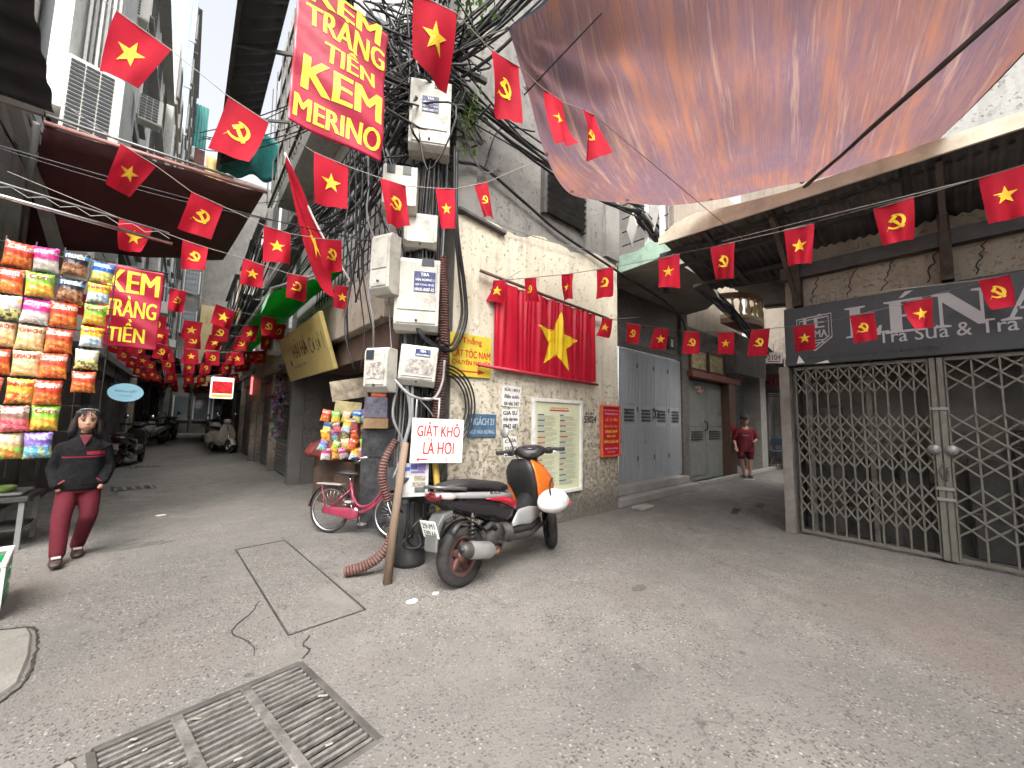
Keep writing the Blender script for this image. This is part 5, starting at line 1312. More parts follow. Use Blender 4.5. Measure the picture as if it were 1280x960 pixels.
# ================================================================== BUNTING
# each flag: kind (s star, h hammer and sickle), corners top-left, top-right, bottom-right, bottom-left (metres)
STRINGS = {
    'A': [
        ('s', (-0.57, 3.65, 4.27), (-0.27, 3.56, 4.11), (-0.41, 3.71, 3.80), (-0.68, 3.78, 3.90)),
        ('h', (0.07, 3.46, 3.89), (0.33, 3.38, 3.77), (0.27, 3.48, 3.41), (-0.01, 3.58, 3.49)),
        ('s', (0.64, 3.29, 3.63), (0.89, 3.21, 3.58), (0.91, 3.24, 3.22), (0.67, 3.31, 3.24)),
        ('h', (1.13, 3.13, 3.55), (1.34, 3.07, 3.54), (1.39, 3.06, 3.18), (1.21, 3.11, 3.17)),
        ('s', (1.58, 2.98, 3.58), (1.75, 2.92, 3.62), (1.78, 2.94, 3.24), (1.65, 2.97, 3.22)),
        ('h', (1.92, 2.86, 3.70), (2.04, 2.81, 3.76), (2.11, 2.79, 3.41), (2.02, 2.80, 3.41)),
    ],
    'B': [
        ('s', (-0.56, 4.32, 3.67), (-0.34, 4.32, 3.58), (-0.49, 4.48, 3.31), (-0.62, 4.41, 3.33)),
        ('h', (-0.10, 4.32, 3.45), (0.13, 4.31, 3.40), (0.07, 4.40, 3.09), (-0.16, 4.41, 3.11)),
        ('s', (0.45, 4.30, 3.33), (0.68, 4.29, 3.32), (0.70, 4.32, 3.01), (0.47, 4.32, 2.98)),
        ('h', (0.94, 4.27, 3.35), (1.16, 4.26, 3.40), (1.19, 4.27, 3.06), (1.00, 4.26, 3.03)),
        ('s', (1.45, 4.24, 3.50), (1.67, 4.23, 3.60), (1.72, 4.23, 3.25), (1.57, 4.18, 3.19)),
        ('h', (1.84, 4.21, 3.71), (1.98, 4.20, 3.81), (2.02, 4.20, 3.52), (1.92, 4.18, 3.46)),
    ],
    'C': [
        ('s', (-0.73, 6.10, 3.69), (-0.45, 6.03, 3.64), (-0.49, 6.10, 3.33), (-0.73, 6.14, 3.35)),
        ('h', (-0.17, 5.96, 3.57), (0.07, 5.90, 3.52), (0.07, 5.94, 3.24), (-0.18, 6.01, 3.23)),
        ('s', (0.42, 5.81, 3.47), (0.64, 5.76, 3.42), (0.65, 5.79, 3.13), (0.41, 5.86, 3.14)),
        ('h', (0.90, 5.70, 3.37), (1.13, 5.64, 3.36), (1.13, 5.67, 3.05), (0.91, 5.72, 3.04)),
        ('s', (1.45, 5.56, 3.31), (1.66, 5.50, 3.32), (1.68, 5.53, 2.99), (1.47, 5.58, 2.99)),
    ],
    'D': [
        ('h', (-0.29, 7.41, 3.31), (-0.11, 7.45, 3.31), (-0.13, 7.51, 2.99), (-0.31, 7.46, 2.98)),
        ('s', (0.25, 7.55, 3.22), (0.51, 7.62, 3.16), (0.47, 7.69, 2.86), (0.21, 7.62, 2.91)),
        ('h', (0.88, 7.72, 3.18), (1.11, 7.78, 3.19), (1.13, 7.79, 2.86), (0.90, 7.75, 2.85)),
    ],
    'E': [
        ('s', (0.72, 1.67, 3.64), (0.97, 1.67, 3.72), (1.00, 1.70, 3.33), (0.74, 1.70, 3.31)),
        ('h', (1.22, 1.68, 3.68), (1.44, 1.68, 3.72), (1.47, 1.70, 3.34), (1.26, 1.69, 3.32)),
        ('s', (1.67, 1.69, 3.72), (1.86, 1.69, 3.74), (1.92, 1.68, 3.40), (1.74, 1.67, 3.34)),
        ('h', (2.08, 1.69, 3.81), (2.23, 1.69, 3.85), (2.31, 1.66, 3.52), (2.15, 1.67, 3.46)),
    ],
    'F': [
        ('s', (3.54, -0.17, 3.01), (3.56, -0.35, 3.02), (3.59, -0.34, 2.73), (3.60, -0.19, 2.73)),
        ('h', (3.47, 0.29, 2.98), (3.50, 0.10, 3.00), (3.53, 0.10, 2.73), (3.54, 0.26, 2.73)),
        ('s', (3.39, 0.78, 2.99), (3.42, 0.60, 2.98), (3.43, 0.63, 2.69), (3.44, 0.78, 2.72)),
        ('h', (3.31, 1.29, 3.00), (3.34, 1.11, 2.99), (3.36, 1.13, 2.69), (3.36, 1.28, 2.73)),
        ('s', (3.25, 1.73, 3.03), (3.28, 1.54, 3.01), (3.29, 1.56, 2.71), (3.27, 1.74, 2.74)),
        ('h', (3.15, 2.36, 3.06), (3.18, 2.17, 3.05), (3.19, 2.19, 2.76), (3.18, 2.38, 2.76)),
        ('s', (3.08, 2.78, 3.11), (3.10, 2.63, 3.09), (3.11, 2.66, 2.82), (3.08, 2.82, 2.83)),
        ('h', (2.99, 3.30, 3.19), (3.02, 3.12, 3.16), (3.03, 3.15, 2.89), (3.01, 3.32, 2.91)),
        ('s', (2.91, 3.82, 3.28), (2.94, 3.60, 3.24), (2.93, 3.64, 2.97), (2.90, 3.86, 3.00)),
    ],
    'G': [
        ('h', (5.89, -0.22, 2.97), (6.03, -0.42, 3.01), (6.09, -0.44, 2.71), (5.97, -0.24, 2.67)),
        ('s', (5.63, 0.29, 2.80), (5.73, 0.09, 2.83), (5.77, 0.09, 2.53), (5.68, 0.28, 2.51)),
        ('h', (5.47, 0.70, 2.70), (5.54, 0.51, 2.72), (5.58, 0.51, 2.43), (5.52, 0.69, 2.40)),
        ('s', (5.33, 1.18, 2.64), (5.38, 0.99, 2.65), (5.41, 1.00, 2.36), (5.37, 1.18, 2.35)),
        ('h', (5.24, 1.59, 2.65), (5.27, 1.40, 2.65), (5.28, 1.44, 2.32), (5.22, 1.64, 2.33)),
        ('s', (5.18, 1.95, 2.67), (5.21, 1.77, 2.65), (5.22, 1.79, 2.37), (5.19, 1.97, 2.39)),
        ('h', (5.13, 2.37, 2.75), (5.15, 2.17, 2.71), (5.18, 2.19, 2.42), (5.16, 2.39, 2.44)),
        ('s', (5.10, 2.80, 2.85), (5.11, 2.58, 2.82), (5.12, 2.61, 2.52), (5.12, 2.83, 2.55)),
        ('h', (5.08, 3.23, 3.01), (5.09, 3.00, 2.94), (5.08, 3.04, 2.66), (5.09, 3.26, 2.70)),
        ('s', (5.08, 3.70, 3.19), (5.08, 3.49, 3.12), (5.06, 3.54, 2.82), (5.07, 3.74, 2.87)),
    ],
}
WHERE = {'A': 'top left string', 'B': 'string below the top left one', 'C': 'string over the lane mouth', 'D': 'string just inside the lane', 'E': 'string before the tarpaulin', 'F': 'string below the shop canopy', 'G': 'string before the black shop sign'}
ORD = ['first', 'second', 'third', 'fourth', 'fifth', 'sixth', 'seventh', 'eighth', 'ninth', 'tenth']
def arc2d(cx, cy, r, a0, a1, n): return [(cx + r * math.cos(R(a0 + (a1 - a0) * i / n)), cy + r * math.sin(R(a0 + (a1 - a0) * i / n))) for i in range(n + 1)]
def emblem(kind, fn):
    mb = MB()
    if kind == 's':
        fan(mb, star2d(.5, .5, .30), fn, 0, 2)
    else:
        # sickle: crescent as quads, handle; hammer: shaft and head
        o = arc2d(.48, .53, .26, 105, -150, 16); i = arc2d(.445, .545, .20, 100, -140, 16)
        for k in range(16):
            w = [o[k], o[k + 1], i[k + 1], i[k]]; mb.add([fn(*p) for p in w], [(0, 1, 2, 3)])
        for q in ([(.27, .37), (.32, .41), (.23, .30), (.18, .26)], [(.62, .26), (.70, .32), (.47, .62), (.40, .56)], [(.30, .60), (.38, .52), (.55, .68), (.48, .76)]):
            mb.add([fn(*p) for p in q], [(0, 1, 2, 3)])
    return mb
def flag(kind, c, label, group, seed):
    r = random.Random(seed)
    A, B_, C_, D = (Vector(p) for p in c)
    nrm = (B_ - A).cross(D - A).normalized()
    if nrm.y > 0: nrm = -nrm
    ph, am = r.uniform(0, 6), r.uniform(.012, .038)
    curl, bias = r.uniform(-.5, .5), r.choice((-.5, 0, .5))
    sx = (B_ - A).length; sy = (D - A).length
    def f(u, v):   # v: 0 bottom, 1 top
        p = A.lerp(B_, u).lerp(D.lerp(C_, u), 1 - v)
        k = 1.15 - v
        return p + nrm * (am * (math.sin(ph + u * 5 + (1 - v) * 2.6) * k + .4 * math.sin(ph * 2 + u * 12) * k) + curl * (1 - v) ** 2 * (u - .5 + bias) * sx) - A
    o = MB().grid(f, 10, 8).build('bunting_flag', MATS['red_cloth'], fix=False, loc=A)
    tag(o, label, 'flag', group)
    s = sx / sy if sx < sy else 1.0
    hy = min(1, sx / sy)
    for sgn in (1, -1):
        fn = lambda a, b: f(.5 + (a - .5), .5 + (b - .5) * hy) + nrm * .0035 * sgn
        emblem(kind, fn).build('star' if kind == 's' else 'hammer_and_sickle', MATS['yellow_print'], o, fix=False)
    return o
KN = {'s': 'yellow star', 'h': 'hammer and sickle'}
for key, fl in STRINGS.items():
    pts = []
    for n, (kind, *c) in enumerate(fl):
        flag(kind, c, 'red %s flag, %s from %s, %s' % (KN[kind], ORD[n], 'right' if key in 'FG' else 'left', WHERE[key]), 'bunting flags on strings', n * 13 + ord(key))
        pts += [Vector(c[0]), Vector(c[1])]
    # run the cord on past both ends
    e0 = pts[0] + (pts[0] - pts[1]).normalized() * (1.4 if key not in 'C' else .9) + Vector((0, 0, .12)); e1 = pts[-1] + (pts[-1] - pts[-2]).normalized() * (.5 if key not in 'EF' else (.25 if key == 'F' else 3.3)) + Vector((0, 0, .1))
    if key == 'E': e1.z = pts[-1].z + .05
    if key in 'FG': e1.y = min(e1.y, 3.84)
    tag(MB().tube([e0] + pts + [e1], .0035, 5).build('rope', MATS['string']), 'thin rope of the bunting ' + WHERE[key], 'rope')
# rows of bunting deeper in the lane: strung across from house to house
rows = [(8.6, 3.05, .26), (9.8, 3.0, .22), (11.2, 2.95, .25), (12.6, 2.92, .2), (14.2, 2.9, .25), (16, 2.9, .22), (18, 2.85, .25), (20.5, 2.85, .2), (23, 2.85, .25), (26, 2.8, .2)]
rf = random.Random(21)
for n, (y, z, s) in enumerate(rows):
    a, b = Vector((-1.55, y + rf.uniform(-.4, .4), z + .25)), Vector((1.55, y + rf.uniform(-.5, .5), z + rf.uniform(.1, .45))); p = sag(a, b, s, 40)
    o = tag(MB().tube(p, .0045, 4).build('rope', MATS['string']), 'rope of the %s bunting row across the dim lane' % ORD[n], 'rope')
    cnt = 7
    for k in range(cnt):
        i = int(3 + k * 34 / (cnt - 1)); w, h = .25, .32; q = p[i]; t_ = (p[i + 1] - p[i - 1]).normalized(); sk = rf.uniform(-.05, .05)
        A = q - t_ * w / 2; B2 = q + t_ * w / 2; dn = Vector((sk, rf.uniform(-.05, .05), -h))
        kind = 's' if (k + n) % 2 else 'h'
        flag(kind, (A, B2, B2 + dn, A + dn), 'red %s flag, %s from left, %s bunting row across the lane' % (KN[kind], ORD[k], ORD[n]), 'bunting flags on strings', n * 31 + k)
# larger flag on a slanted staff, half furled
t = thing('staff_flag', 'half furled red flag on a slanted white staff among the bunting', 'flag', (1.55, 4.7, 2.93))
SP = [Vector((-.92, 0, 1.46)), Vector((-.53, 0, .72)), Vector((-.22, 0, .30)), Vector((0, .05, 0))]
MB().tube(catm(SP, 5), .013, 8).build('staff', MATS['white_paint'], t)
def ff(u, v):
    a = SP[0].lerp(SP[1], min(1, v / .8)) if v < .8 else SP[1].lerp(SP[2], (v - .8) / .5); w = .10 + .52 * math.sin(PI * min(1, v * .62 + .08)); p = a + Vector((.12 * u * w, -.10 * u - .04 * math.sin(u * 9 + v * 5), -w * u * 1.25)); return p
MB().grid(ff, 14, 20).build('cloth', MATS['red_cloth'], t, fix=False)
mb = MB(); fan(mb, star2d(.5, .62, .16), lambda a, b: ff(a, b) + Vector((-.002, -.008, 0)), 0, 3); mb.build('emblem', MATS['yellow_print'], t, fix=False)

# ================================================================== TWO-WHEELERS
def ring(x, zc, hw, hh, p=2.6, n=20, yc=0.):
    out = []
    for i in range(n):
        a = 2 * PI * i / n; c, s = math.cos(a), math.sin(a)
        out.append((x, yc + hw * math.copysign(abs(c) ** (2 / p), c), zc + hh * math.copysign(abs(s) ** (2 / p), s)))
    return out
def ringz(z, xc, hx, hy, p=2.6, n=20, yc=0.):
    return [(a, b, z) for (_, b, a) in [(0, q[1], q[2]) for q in ring(0, xc, hy, hx, p, n, yc)]]
def wheel(parent, c, r, w, rimm, spokes, tyre=True, yaw=0., thin=False, hubr=.05):
    c = Vector(c); e = bpy.data.objects.new('wheel', None)
    wt = .5 * w
    prof = [(r - w * .85, -wt * .75), (r - w * .55, -wt), (r - w * .2, -wt * .92), (r - w * .04, -wt * .5), (r, 0), (r - w * .04, wt * .5), (r - w * .2, wt * .92), (r - w * .55, wt), (r - w * .85, wt * .75)]
    m = MB(); m.lathe(prof, 40, (0, 0, 0), (0, 1, 0)); ty = m.build('wheel', MATS['rubber'], parent, fix=True)
    ty.location = c; ty.rotation_euler = (0, 0, yaw)
    ri = r - w * .8
    rim = MB(); rim.lathe([(ri + .005, -wt * .8), (ri - .012, -wt * .85), (ri - .022, -wt * .4), (ri - .022, wt * .4), (ri - .012, wt * .85), (ri + .005, wt * .8)], 36, (0, 0, 0), (0, 1, 0)); rim.build('rim', rimm, ty)
    hub = MB(); hub.lathe([(0, -wt * .9), (hubr, -wt * .9), (hubr * 1.1, 0), (hubr, wt * .9), (0, wt * .9)], 16, (0, 0, 0), (0, 1, 0)); hub.build('hub', rimm, ty)
    for k in range(spokes):
        a = 2 * PI * k / spokes
        d = Vector((math.cos(a), 0, math.sin(a)))
        if thin: MB().tube([d * hubr + Vector((0, (-1) ** k * .02, 0)), d * (ri - .015)], .0018, 5).build('spoke', MATS['chrome'], ty)
        else:
            tn = Vector((-d.z, 0, d.x))
            MB().loft([[d * hubr * .8 + tn * s * .035 + Vector((0, q * wt * .5, 0)) for s, q in ((-1, -1), (1, -1), (1, 1), (-1, 1))], [d * (ri - .01) + tn * s * .02 + tn * .03 + Vector((0, q * wt * .4, 0)) for s, q in ((-1, -1), (1, -1), (1, 1), (-1, 1))]]).build('spoke', rimm, ty, bevel=.004)
    return ty
def scooter(name, label, loc, rz, front, side, accent, plate=None, s=1.0, detail=True, lean=0., steer=20., tag_group=None):
    t = thing(name, label, 'scooter', loc, rz, tag_group); t.scale = (s, s, s); t.rotation_euler.x = R(lean)
    bp = MATS['black_plastic']; WB = 1.28; rr = .235
    pan = mat('pan_' + front, front if False else {'orange': (.66, .14, .015), 'white': (.62, .62, .60), 'dark': (.06, .06, .062), 'cream': (.52, .46, .38), 'blue': (.10, .13, .2)}[front], rough=.24, var=.08, bump=0, spec=.6, coat=.35, grime=.3, gcol=(.16, .13, .11), gscale=6)
    blk = mat('gloss_black', (.016, .014, .016), rough=.22, var=.1, bump=0, coat=.3, grime=.15, gcol=(.1, .09, .08))
    sidem = {'black': blk, 'same': pan}[side]
    silver = mat('silver_trim', (.34, .34, .34), rough=.35, var=.08, metal=.3, bump=0)
    rust = mat('rim_brown', (.12, .055, .048), rough=.6, var=.3, metal=.3, grime=.4, gcol=(.14, .11, .09), gscale=10)
    redm = mat('red_trim', (.42, .012, .03), rough=.25, bump=0, coat=.3)
    wheel(t, (0, 0, rr), rr, .105, rust, 5)
    wheel(t, (WB, 0, rr), rr, .09, mat('rim_black', (.03, .03, .03), rough=.4, metal=.5), 5, yaw=R(steer))
    # main rear body (lower dark mass), lofted along x
    MB().loft([ring(-.40, .735, .02, .025), ring(-.36, .73, .075, .05), ring(-.20, .69, .12, .085), ring(.05, .645, .155, .115), ring(.30, .60, .165, .15), ring(.46, .56, .155, .17), ring(.58, .52, .12, .15), ring(.64, .50, .07, .10)]).build('tail_body', sidem, t)
    # upper side stripes following the tail, right and left
    for sg in (-1, 1):
        up = [(-.42, .765), (-.2, .75), (.05, .728), (.30, .70), (.50, .665)]; lo = [(-.42, .735), (-.2, .715), (.05, .69), (.30, .665), (.50, .63)]
        hw = [.06, .127, .163, .173, .155]
        mb = MB(); mb.loft([[(up[i][0], sg * (hw[i] + .006), up[i][1]), (up[i][0], sg * (hw[i] - .02), up[i][1] + .012), (lo[i][0], sg * (hw[i] - .02), lo[i][1] - .01), (lo[i][0], sg * (hw[i] + .009), lo[i][1])] for i in range(5)]); mb.build('side_stripe', silver if front == 'orange' else pan, t)
        mb = MB(); mb.loft([[(x, sg * (w_ + .011), z), (x, sg * (w_ - .03), z + .02), (x, sg * (w_ - .03), z - hh), (x, sg * (w_ + .011), z - hh)] for x, w_, z, hh in ((.16, .166, .672, .004), (.32, .171, .665, .04), (.46, .158, .645, .075), (.58, .128, .59, .075), (.66, .08, .53, .02))]); mb.build('accent_panel', redm if accent == 'red' else silver, t)
    if front == 'orange':
        mb = MB(); text(mb, 'BLADE', 0, .13, 0, .026, 0, bold=.03); mb.v = [(.20 + p[0], -.182, .706 - p[0] * .12 + p[2]) for p in mb.v]; mb.build('side_lettering', MATS['black_ink'], t)
    # seat
    MB().loft([ring(-.30, .79, .06, .02), ring(-.25, .80, .105, .035), ring(-.05, .80, .125, .05), ring(.12, .785, .135, .055), ring(.30, .755, .13, .055), ring(.45, .735, .10, .05), ring(.56, .715, .065, .035), ring(.60, .70, .03, .015)]).build('seat', mat('seat_vinyl', (.022, .021, .021), rough=.55, var=.15, bump=.25, bscale=150, grime=.2, gcol=(.09, .085, .08)), t)
    MB().tube(catm([(-.08, -.135, .775), (-.30, -.125, .80), (-.43, -.07, .815), (-.45, 0, .818), (-.43, .07, .815), (-.30, .125, .80), (-.08, .135, .775)], 5), .014, 8).build('grab_rail', mat('rail_grey', (.14, .14, .14), rough=.35, metal=.5), t)
    # tail light, rear mudguard, plate
    MB().loft([ring(-.44, .735, .05, .025), ring(-.40, .735, .085, .04), ring(-.34, .735, .09, .045)]).build('tail_lamp', mat('lamp_red', (.10, .006, .010), rough=.12, bump=0, spec=.7), t)
    for sg in (-1, 1): MB().loft([ring(-.38, .745, .02, .022, yc=sg * .10), ring(-.28, .735, .025, .028, yc=sg * .118), ring(-.2, .725, .008, .01, yc=sg * .13)]).build('turn_lamp', mat('lamp_clear', (.45, .38, .36), rough=.1, bump=0, spec=.7), t)
    mb = MB(); q = [(-.20, .62), (-.34, .60), (-.42, .53), (-.45, .40), (-.455, .33), (-.43, .33), (-.40, .45), (-.33, .55), (-.20, .57)]
    mb.prism(q, lambda a, b: (a, -.075, b), lambda a, b: (a, .075, b)); mb.build('rear_mudguard', mat('flap_grey', (.10, .10, .10), rough=.6, var=.2, grime=.4, gcol=(.2, .19, .17)), t, bevel=.01)
    MB().loft([[(rr_ * math.cos(a), y_, rr + rr_ * math.sin(a)) for rr_, y_ in ((.27, -.07), (.285, 0), (.27, .07), (.26, .06), (.27, 0), (.26, -.06))] for a in [R(40 + k * 12) for k in range(9)]]).build('hugger', bp, t)
    if plate:
        Mx = Matrix.Rotation(R(-22), 3, 'Y'); p = MB().obox((-.452, 0, .50), (.006, .19, .14), Mx); o = p.build('number_plate', MATS['white_paint'], t)
        mb = MB()
        for i, s_ in enumerate(plate):
            m2 = MB(); text(m2, s_, -.075, .075, .008 - i * .062, .052 - i * .062, 0, bold=.02)
            mb.add([Vector((-.452, 0, .50)) + Mx @ Vector((-.0045, -p_[0], p_[2])) for p_ in m2.v], m2.f)
        mb.build('lettering', MATS['black_ink'], o)
    # floorboard and tunnel
    MB().loft([ring(.44, .36, .13, .05), ring(.60, .33, .15, .045), ring(.80, .32, .15, .045), ring(.95, .35, .14, .06)]).build('floorboard', bp, t)
    MB().loft([ring(.52, .47, .10, .14), ring(.66, .44, .085, .12), ring(.80, .44, .085, .12), ring(.93, .52, .11, .16)]).build('centre_tunnel', sidem if front != 'orange' else bp, t)
    for sg in (-1, 1):
        MB().tube(catm([(.42, sg * .15, .29), (.7, sg * .165, .27), (.98, sg * .14, .33)], 5), .022, 8).build('side_rail', bp, t)
        MB().loft([ring(.50, .40, .012, .02, yc=sg * .15), ring(.62, .44, .015, .07, yc=sg * .13), ring(.78, .43, .015, .085, yc=sg * .125), ring(.92, .44, .012, .05, yc=sg * .135)]).build('tunnel_cover', silver, t)
    # leg shield and front cowl, lofted upwards
    MB().loft([ringz(.42, 1.02, .04, .09, 4), ringz(.52, 1.06, .09, .13, 4), ringz(.60, 1.10, .14, .155, 3.4), ringz(.68, 1.10, .155, .165, 3.4), ringz(.76, 1.06, .14, .17, 3.6), ringz(.84, 1.01, .11, .16, 4), ringz(.91, .97, .07, .13, 4), ringz(.95, .95, .04, .09, 4)]).build('front_cowl', pan, t)
    MB().loft([ringz(.40, .93, .02, .10, 5), ringz(.54, .93, .03, .13, 5), ringz(.66, .905, .045, .165, 5), ringz(.72, .885, .06, .185, 5), ringz(.84, .86, .065, .18, 5), ringz(.90, .855, .055, .155, 5), ringz(.96, .86, .04, .10, 5)]).build('inner_shield', bp, t)
    for sg in (-1, 1):
        MB().loft([ringz(.46, .97, .05, .012, 4, yc=sg * .13), ringz(.58, .98, .085, .016, 4, yc=sg * .168), ringz(.70, .96, .10, .018, 4, yc=sg * .192), ringz(.80, .93, .085, .018, 4, yc=sg * .188), ringz(.90, .90, .055, .016, 4, yc=sg * .155), ringz(.95, .88, .02, .012, 4, yc=sg * .125)]).build('shield_edge', pan, t)
        MB().loft([ring(.98, .70, .02, .03, yc=sg * .17), ring(1.06, .72, .03, .05, yc=sg * .16), ring(1.14, .72, .012, .03, yc=sg * .12)]).build('front_lamp', mat('lamp_glass', (.55, .55, .56), rough=.1, bump=0, spec=.8), t)
    # steering: fork, fender, bars (turned)
    st = bpy.data.objects.new('steering', None)
    Mz = Matrix.Rotation(R(steer), 3, 'Z'); piv = Vector((1.10, 0, .7))
    T = lambda p: tuple(Vector((1.0, 0, 0)) + Mz @ (Vector(p) - Vector((1.0, 0, 0))))
    for sg in (-1, 1):
        MB().tube([T((1.06, sg * .07, .62)), T((WB, sg * .075, rr))], .022, 10).build('fork_leg', MATS['steel_dark'], t)
    mb = MB(); ang = [R(20 + k * 13) for k in range(11)]
    mb.loft([[T((WB + .265 * math.cos(a) * k_, y_, rr + .265 * math.sin(a) * k_)) for k_, y_ in ((.96, -.065), (1.0, -.04), (1.02, 0), (1.0, .04), (.96, .065), (.95, .05), (.98, 0), (.95, -.05))] for a in ang]); mb.build('front_fender', pan if front != 'orange' else bp, t)
    MB().loft([[T(p) for p in r_] for r_ in (ring(.78, 1.0, .05, .03), ring(.82, 1.02, .13, .05), ring(.88, 1.035, .16, .06), ring(.96, 1.02, .13, .06), ring(1.02, .99, .06, .03))]).build('handlebar_cover', bp, t)
    MB().loft([[T(p) for p in r_] for r_ in (ringz(.88, .92, .05, .06), ringz(.96, .90, .06, .07), ringz(1.02, .88, .05, .06))]).build('steering_neck', bp, t)
    MB().loft([[T(p) for p in r_] for r_ in (ring(.795, 1.055, .03, .008), ring(.84, 1.075, .085, .012), ring(.90, 1.09, .08, .012), ring(.93, 1.09, .03, .006))]).build('dash_glass', mat('dash', (.03, .03, .035), rough=.1, bump=0), t)
    for sg in (-1, 1):
        MB().tube([T((.90, sg * .12, 1.03)), T((.86, sg * .24, 1.04)), T((.83, sg * .35, 1.035))], [.02, .02, .018], 10).build('grip', MATS['rubber'], t)
        MB().loft([[T(p) for p in r_] for r_ in (ring(.86, 1.03, .03, .035, yc=sg * .20), ring(.92, 1.03, .035, .035, yc=sg * .19))]).build('switch_block', bp, t)
        MB().tube([T(p) for p in catm([(.93, sg * .19, 1.02), (.94, sg * .26, 1.015), (.91, sg * .345, 1.015)], 4)], .007, 6).build('brake_lever', MATS['chrome'], t)
    for k, (a_, b_) in enumerate((((.93, -.17, 1.03), (1.02, -.05, .84)), ((.93, .17, 1.03), (1.03, .05, .84)), ((.95, .13, 1.05), (1.05, 0, .86)))):
        m_ = (Vector(a_) + Vector(b_)) / 2 + Vector((.10, 0, .03)); MB().tube([T(p) for p in catm([a_, tuple(m_), b_], 5)], .006, 6).build('control_cable', MATS['cable_black'], t)
    sgs = (1,) if front == 'orange' else (1, -1)
    for sg in sgs:
        MB().tube([T(p) for p in catm([(.90, sg * .17, 1.06), (.91, sg * .20, 1.16), (.89, sg * .24, 1.21)], 4)], .007, 6).build('mirror_stalk', MATS['black_plastic'], t)
        MB().lathe([(0, -.012), (.045, -.012), (.055, 0), (.045, .014), (0, .016)], 18, T((.885, sg * .25, 1.235)), (-1, 0, .1)).build('mirror', MATS['chrome'] if front != 'orange' else silver, t)
    # engine, swingarm, shock, exhaust
    MB().loft([ring(-.06, .27, .05, .05, yc=.09), ring(.05, .285, .06, .08, yc=.09), ring(.25, .30, .065, .09, yc=.09), ring(.42, .31, .06, .08, yc=.08)]).build('transmission_case', MATS['steel_dark'], t)
    MB().loft([ring(.22, .33, .09, .06, yc=-.02), ring(.32, .34, .12, .11, yc=-.02), ring(.44, .34, .12, .11, yc=-.02), ring(.54, .33, .08, .08)]).build('engine', mat('engine_metal', (.075, .072, .07), rough=.6, var=.4, metal=.5, bump=.5, bscale=40, grime=.4, gcol=(.12, .10, .08)), t)
    for k in range(6):
        MB().lathe([(.055, 0), (.085, 0), (.085, .008), (.055, .008)], 16, (.36 + k * .017, -.135, .36 - k * .004), (1, -.2, 0)).build('cooling_fin', MATS['steel_dark'], t)
    MB().tube(catm([(.30, -.125, .40), (.24, -.14, .45), (.16, -.14, .42)], 4), .022, 8).build('intake_hose', MATS['rubber'], t)
    MB().tube([(-.02, -.12, .30), (.03, -.115, .60)], .014, 8).build('shock_absorber', MATS['steel_dark'], t)
    sp = [(-.02 + .05 * k / 60 + .03 * math.cos(k * .75), -.1175 + .03 * math.sin(k * .75), .34 + .22 * k / 60) for k in range(61)]
    MB().tube(sp, .006, 6).build('shock_spring', mat('spring', (.05, .05, .05), rough=.4, metal=.5), t)
    MB().tube(catm([(.40, -.09, .24), (.30, -.13, .20), (.18, -.17, .235)], 4), .018, 8).build('exhaust_pipe', MATS['rust'], t)
    ex = Vector((-.24, -.185, .335)); e2 = Vector((.22, -.17, .25)); ax = (e2 - ex)
    mb = MB(); mb.lathe([(0, 0), (.03, 0), (.045, .02), (.058, .06), (.06, .34), (.045, .42), (.02, .47)], 20, ex, ax); mb.build('muffler', MATS['steel_dark'], t)
    mb = MB(); pr = [(.063, .11), (.068, .13), (.068, .40), (.05, .44)]; mb.lathe(pr, 20, ex, ax)
    mb.f = [f for f in mb.f]; mb.build('heat_shield', mat('shield_silver', (.42, .42, .42), rough=.32, var=.12, metal=.6, bump=.1, grime=.2, gcol=(.2, .19, .18)), t)
    MB().lathe([(0, -.012), (.022, -.012), (.026, 0), (.026, .02)], 12, ex, ax).build('exhaust_tip', MATS['box_dark'], t)
    MB().tube(catm([(.45, .12, .25), (.40, .20, .10), (.37, .25, .012)], 4), .011, 6).build('side_stand', MATS['steel_dark'], t)
    MB().box(.30, .36, -.19, -.13, .28, .295).build('foot_peg', MATS['rubber'], t)
    for o in [k for k in bpy.data.objects if k.parent == t and k.type == 'MESH' and not k.name.startswith('wheel')]:   # short tail overhang
        for w in [o] + [k for k in bpy.data.objects if k.parent == o]:
            for v in w.data.vertices:
                if v.co.x < .1: v.co.x = .1 + (v.co.x - .1) * .74
    return t
bike = scooter('scooter', 'orange and black scooter parked in front of the cream wall', (2.0, 2.97, 0), R(9), 'orange', 'black', 'red', ('29-M1', '599.66'), 1.10, lean=-6., steer=46)
# white helmet hanging on its front
t = thing('helmet', 'white helmet hanging from the front of the orange scooter', 'helmet', (3.0, 2.80, .62), R(14)); t.scale = (1.2, 1.2, 1.12)
mb = MB(); rings = []
for k in range(11):
    a = -1.25 + k * .27; rings.append([(.0 + .185 * math.sin(a), .125 * math.cos(a) * math.cos(b), .02 + .125 * math.cos(a) * math.sin(b) * (1 if math.sin(b) > 0 else .8)) for b in [2 * PI * j / 20 for j in range(20)]])
mb.loft(rings); mb.build('shell', mat('helmet_white', (.72, .71, .70), rough=.3, var=.05, grime=.2, gcol=(.4, .36, .33), gscale=8, coat=.2), t, sub=1)
mb = MB(); text(mb, 'THE LINE', 0, 1, 0, 1, 0, bold=.02)
def hm(a, b):
    x = (a - .5) * .20; z = .03 + b * .045; rr_ = .125 * math.cos(math.asin(max(-1, min(1, x / .185)))); y = -math.sqrt(max(.0, rr_ ** 2 - (z - .02) ** 2)) - .002; return (x, y, z)
mb.v = [hm(p[0], p[2]) for p in mb.v]; mb.build('lettering', mat('faded_ink', (.45, .44, .46)), t)
MB().tube(catm([(-.12, -.05, .06), (-.10, -.02, .18), (-.02, 0, .24)], 5), .008, 6).build('strap', MATS['cable_black'], t)
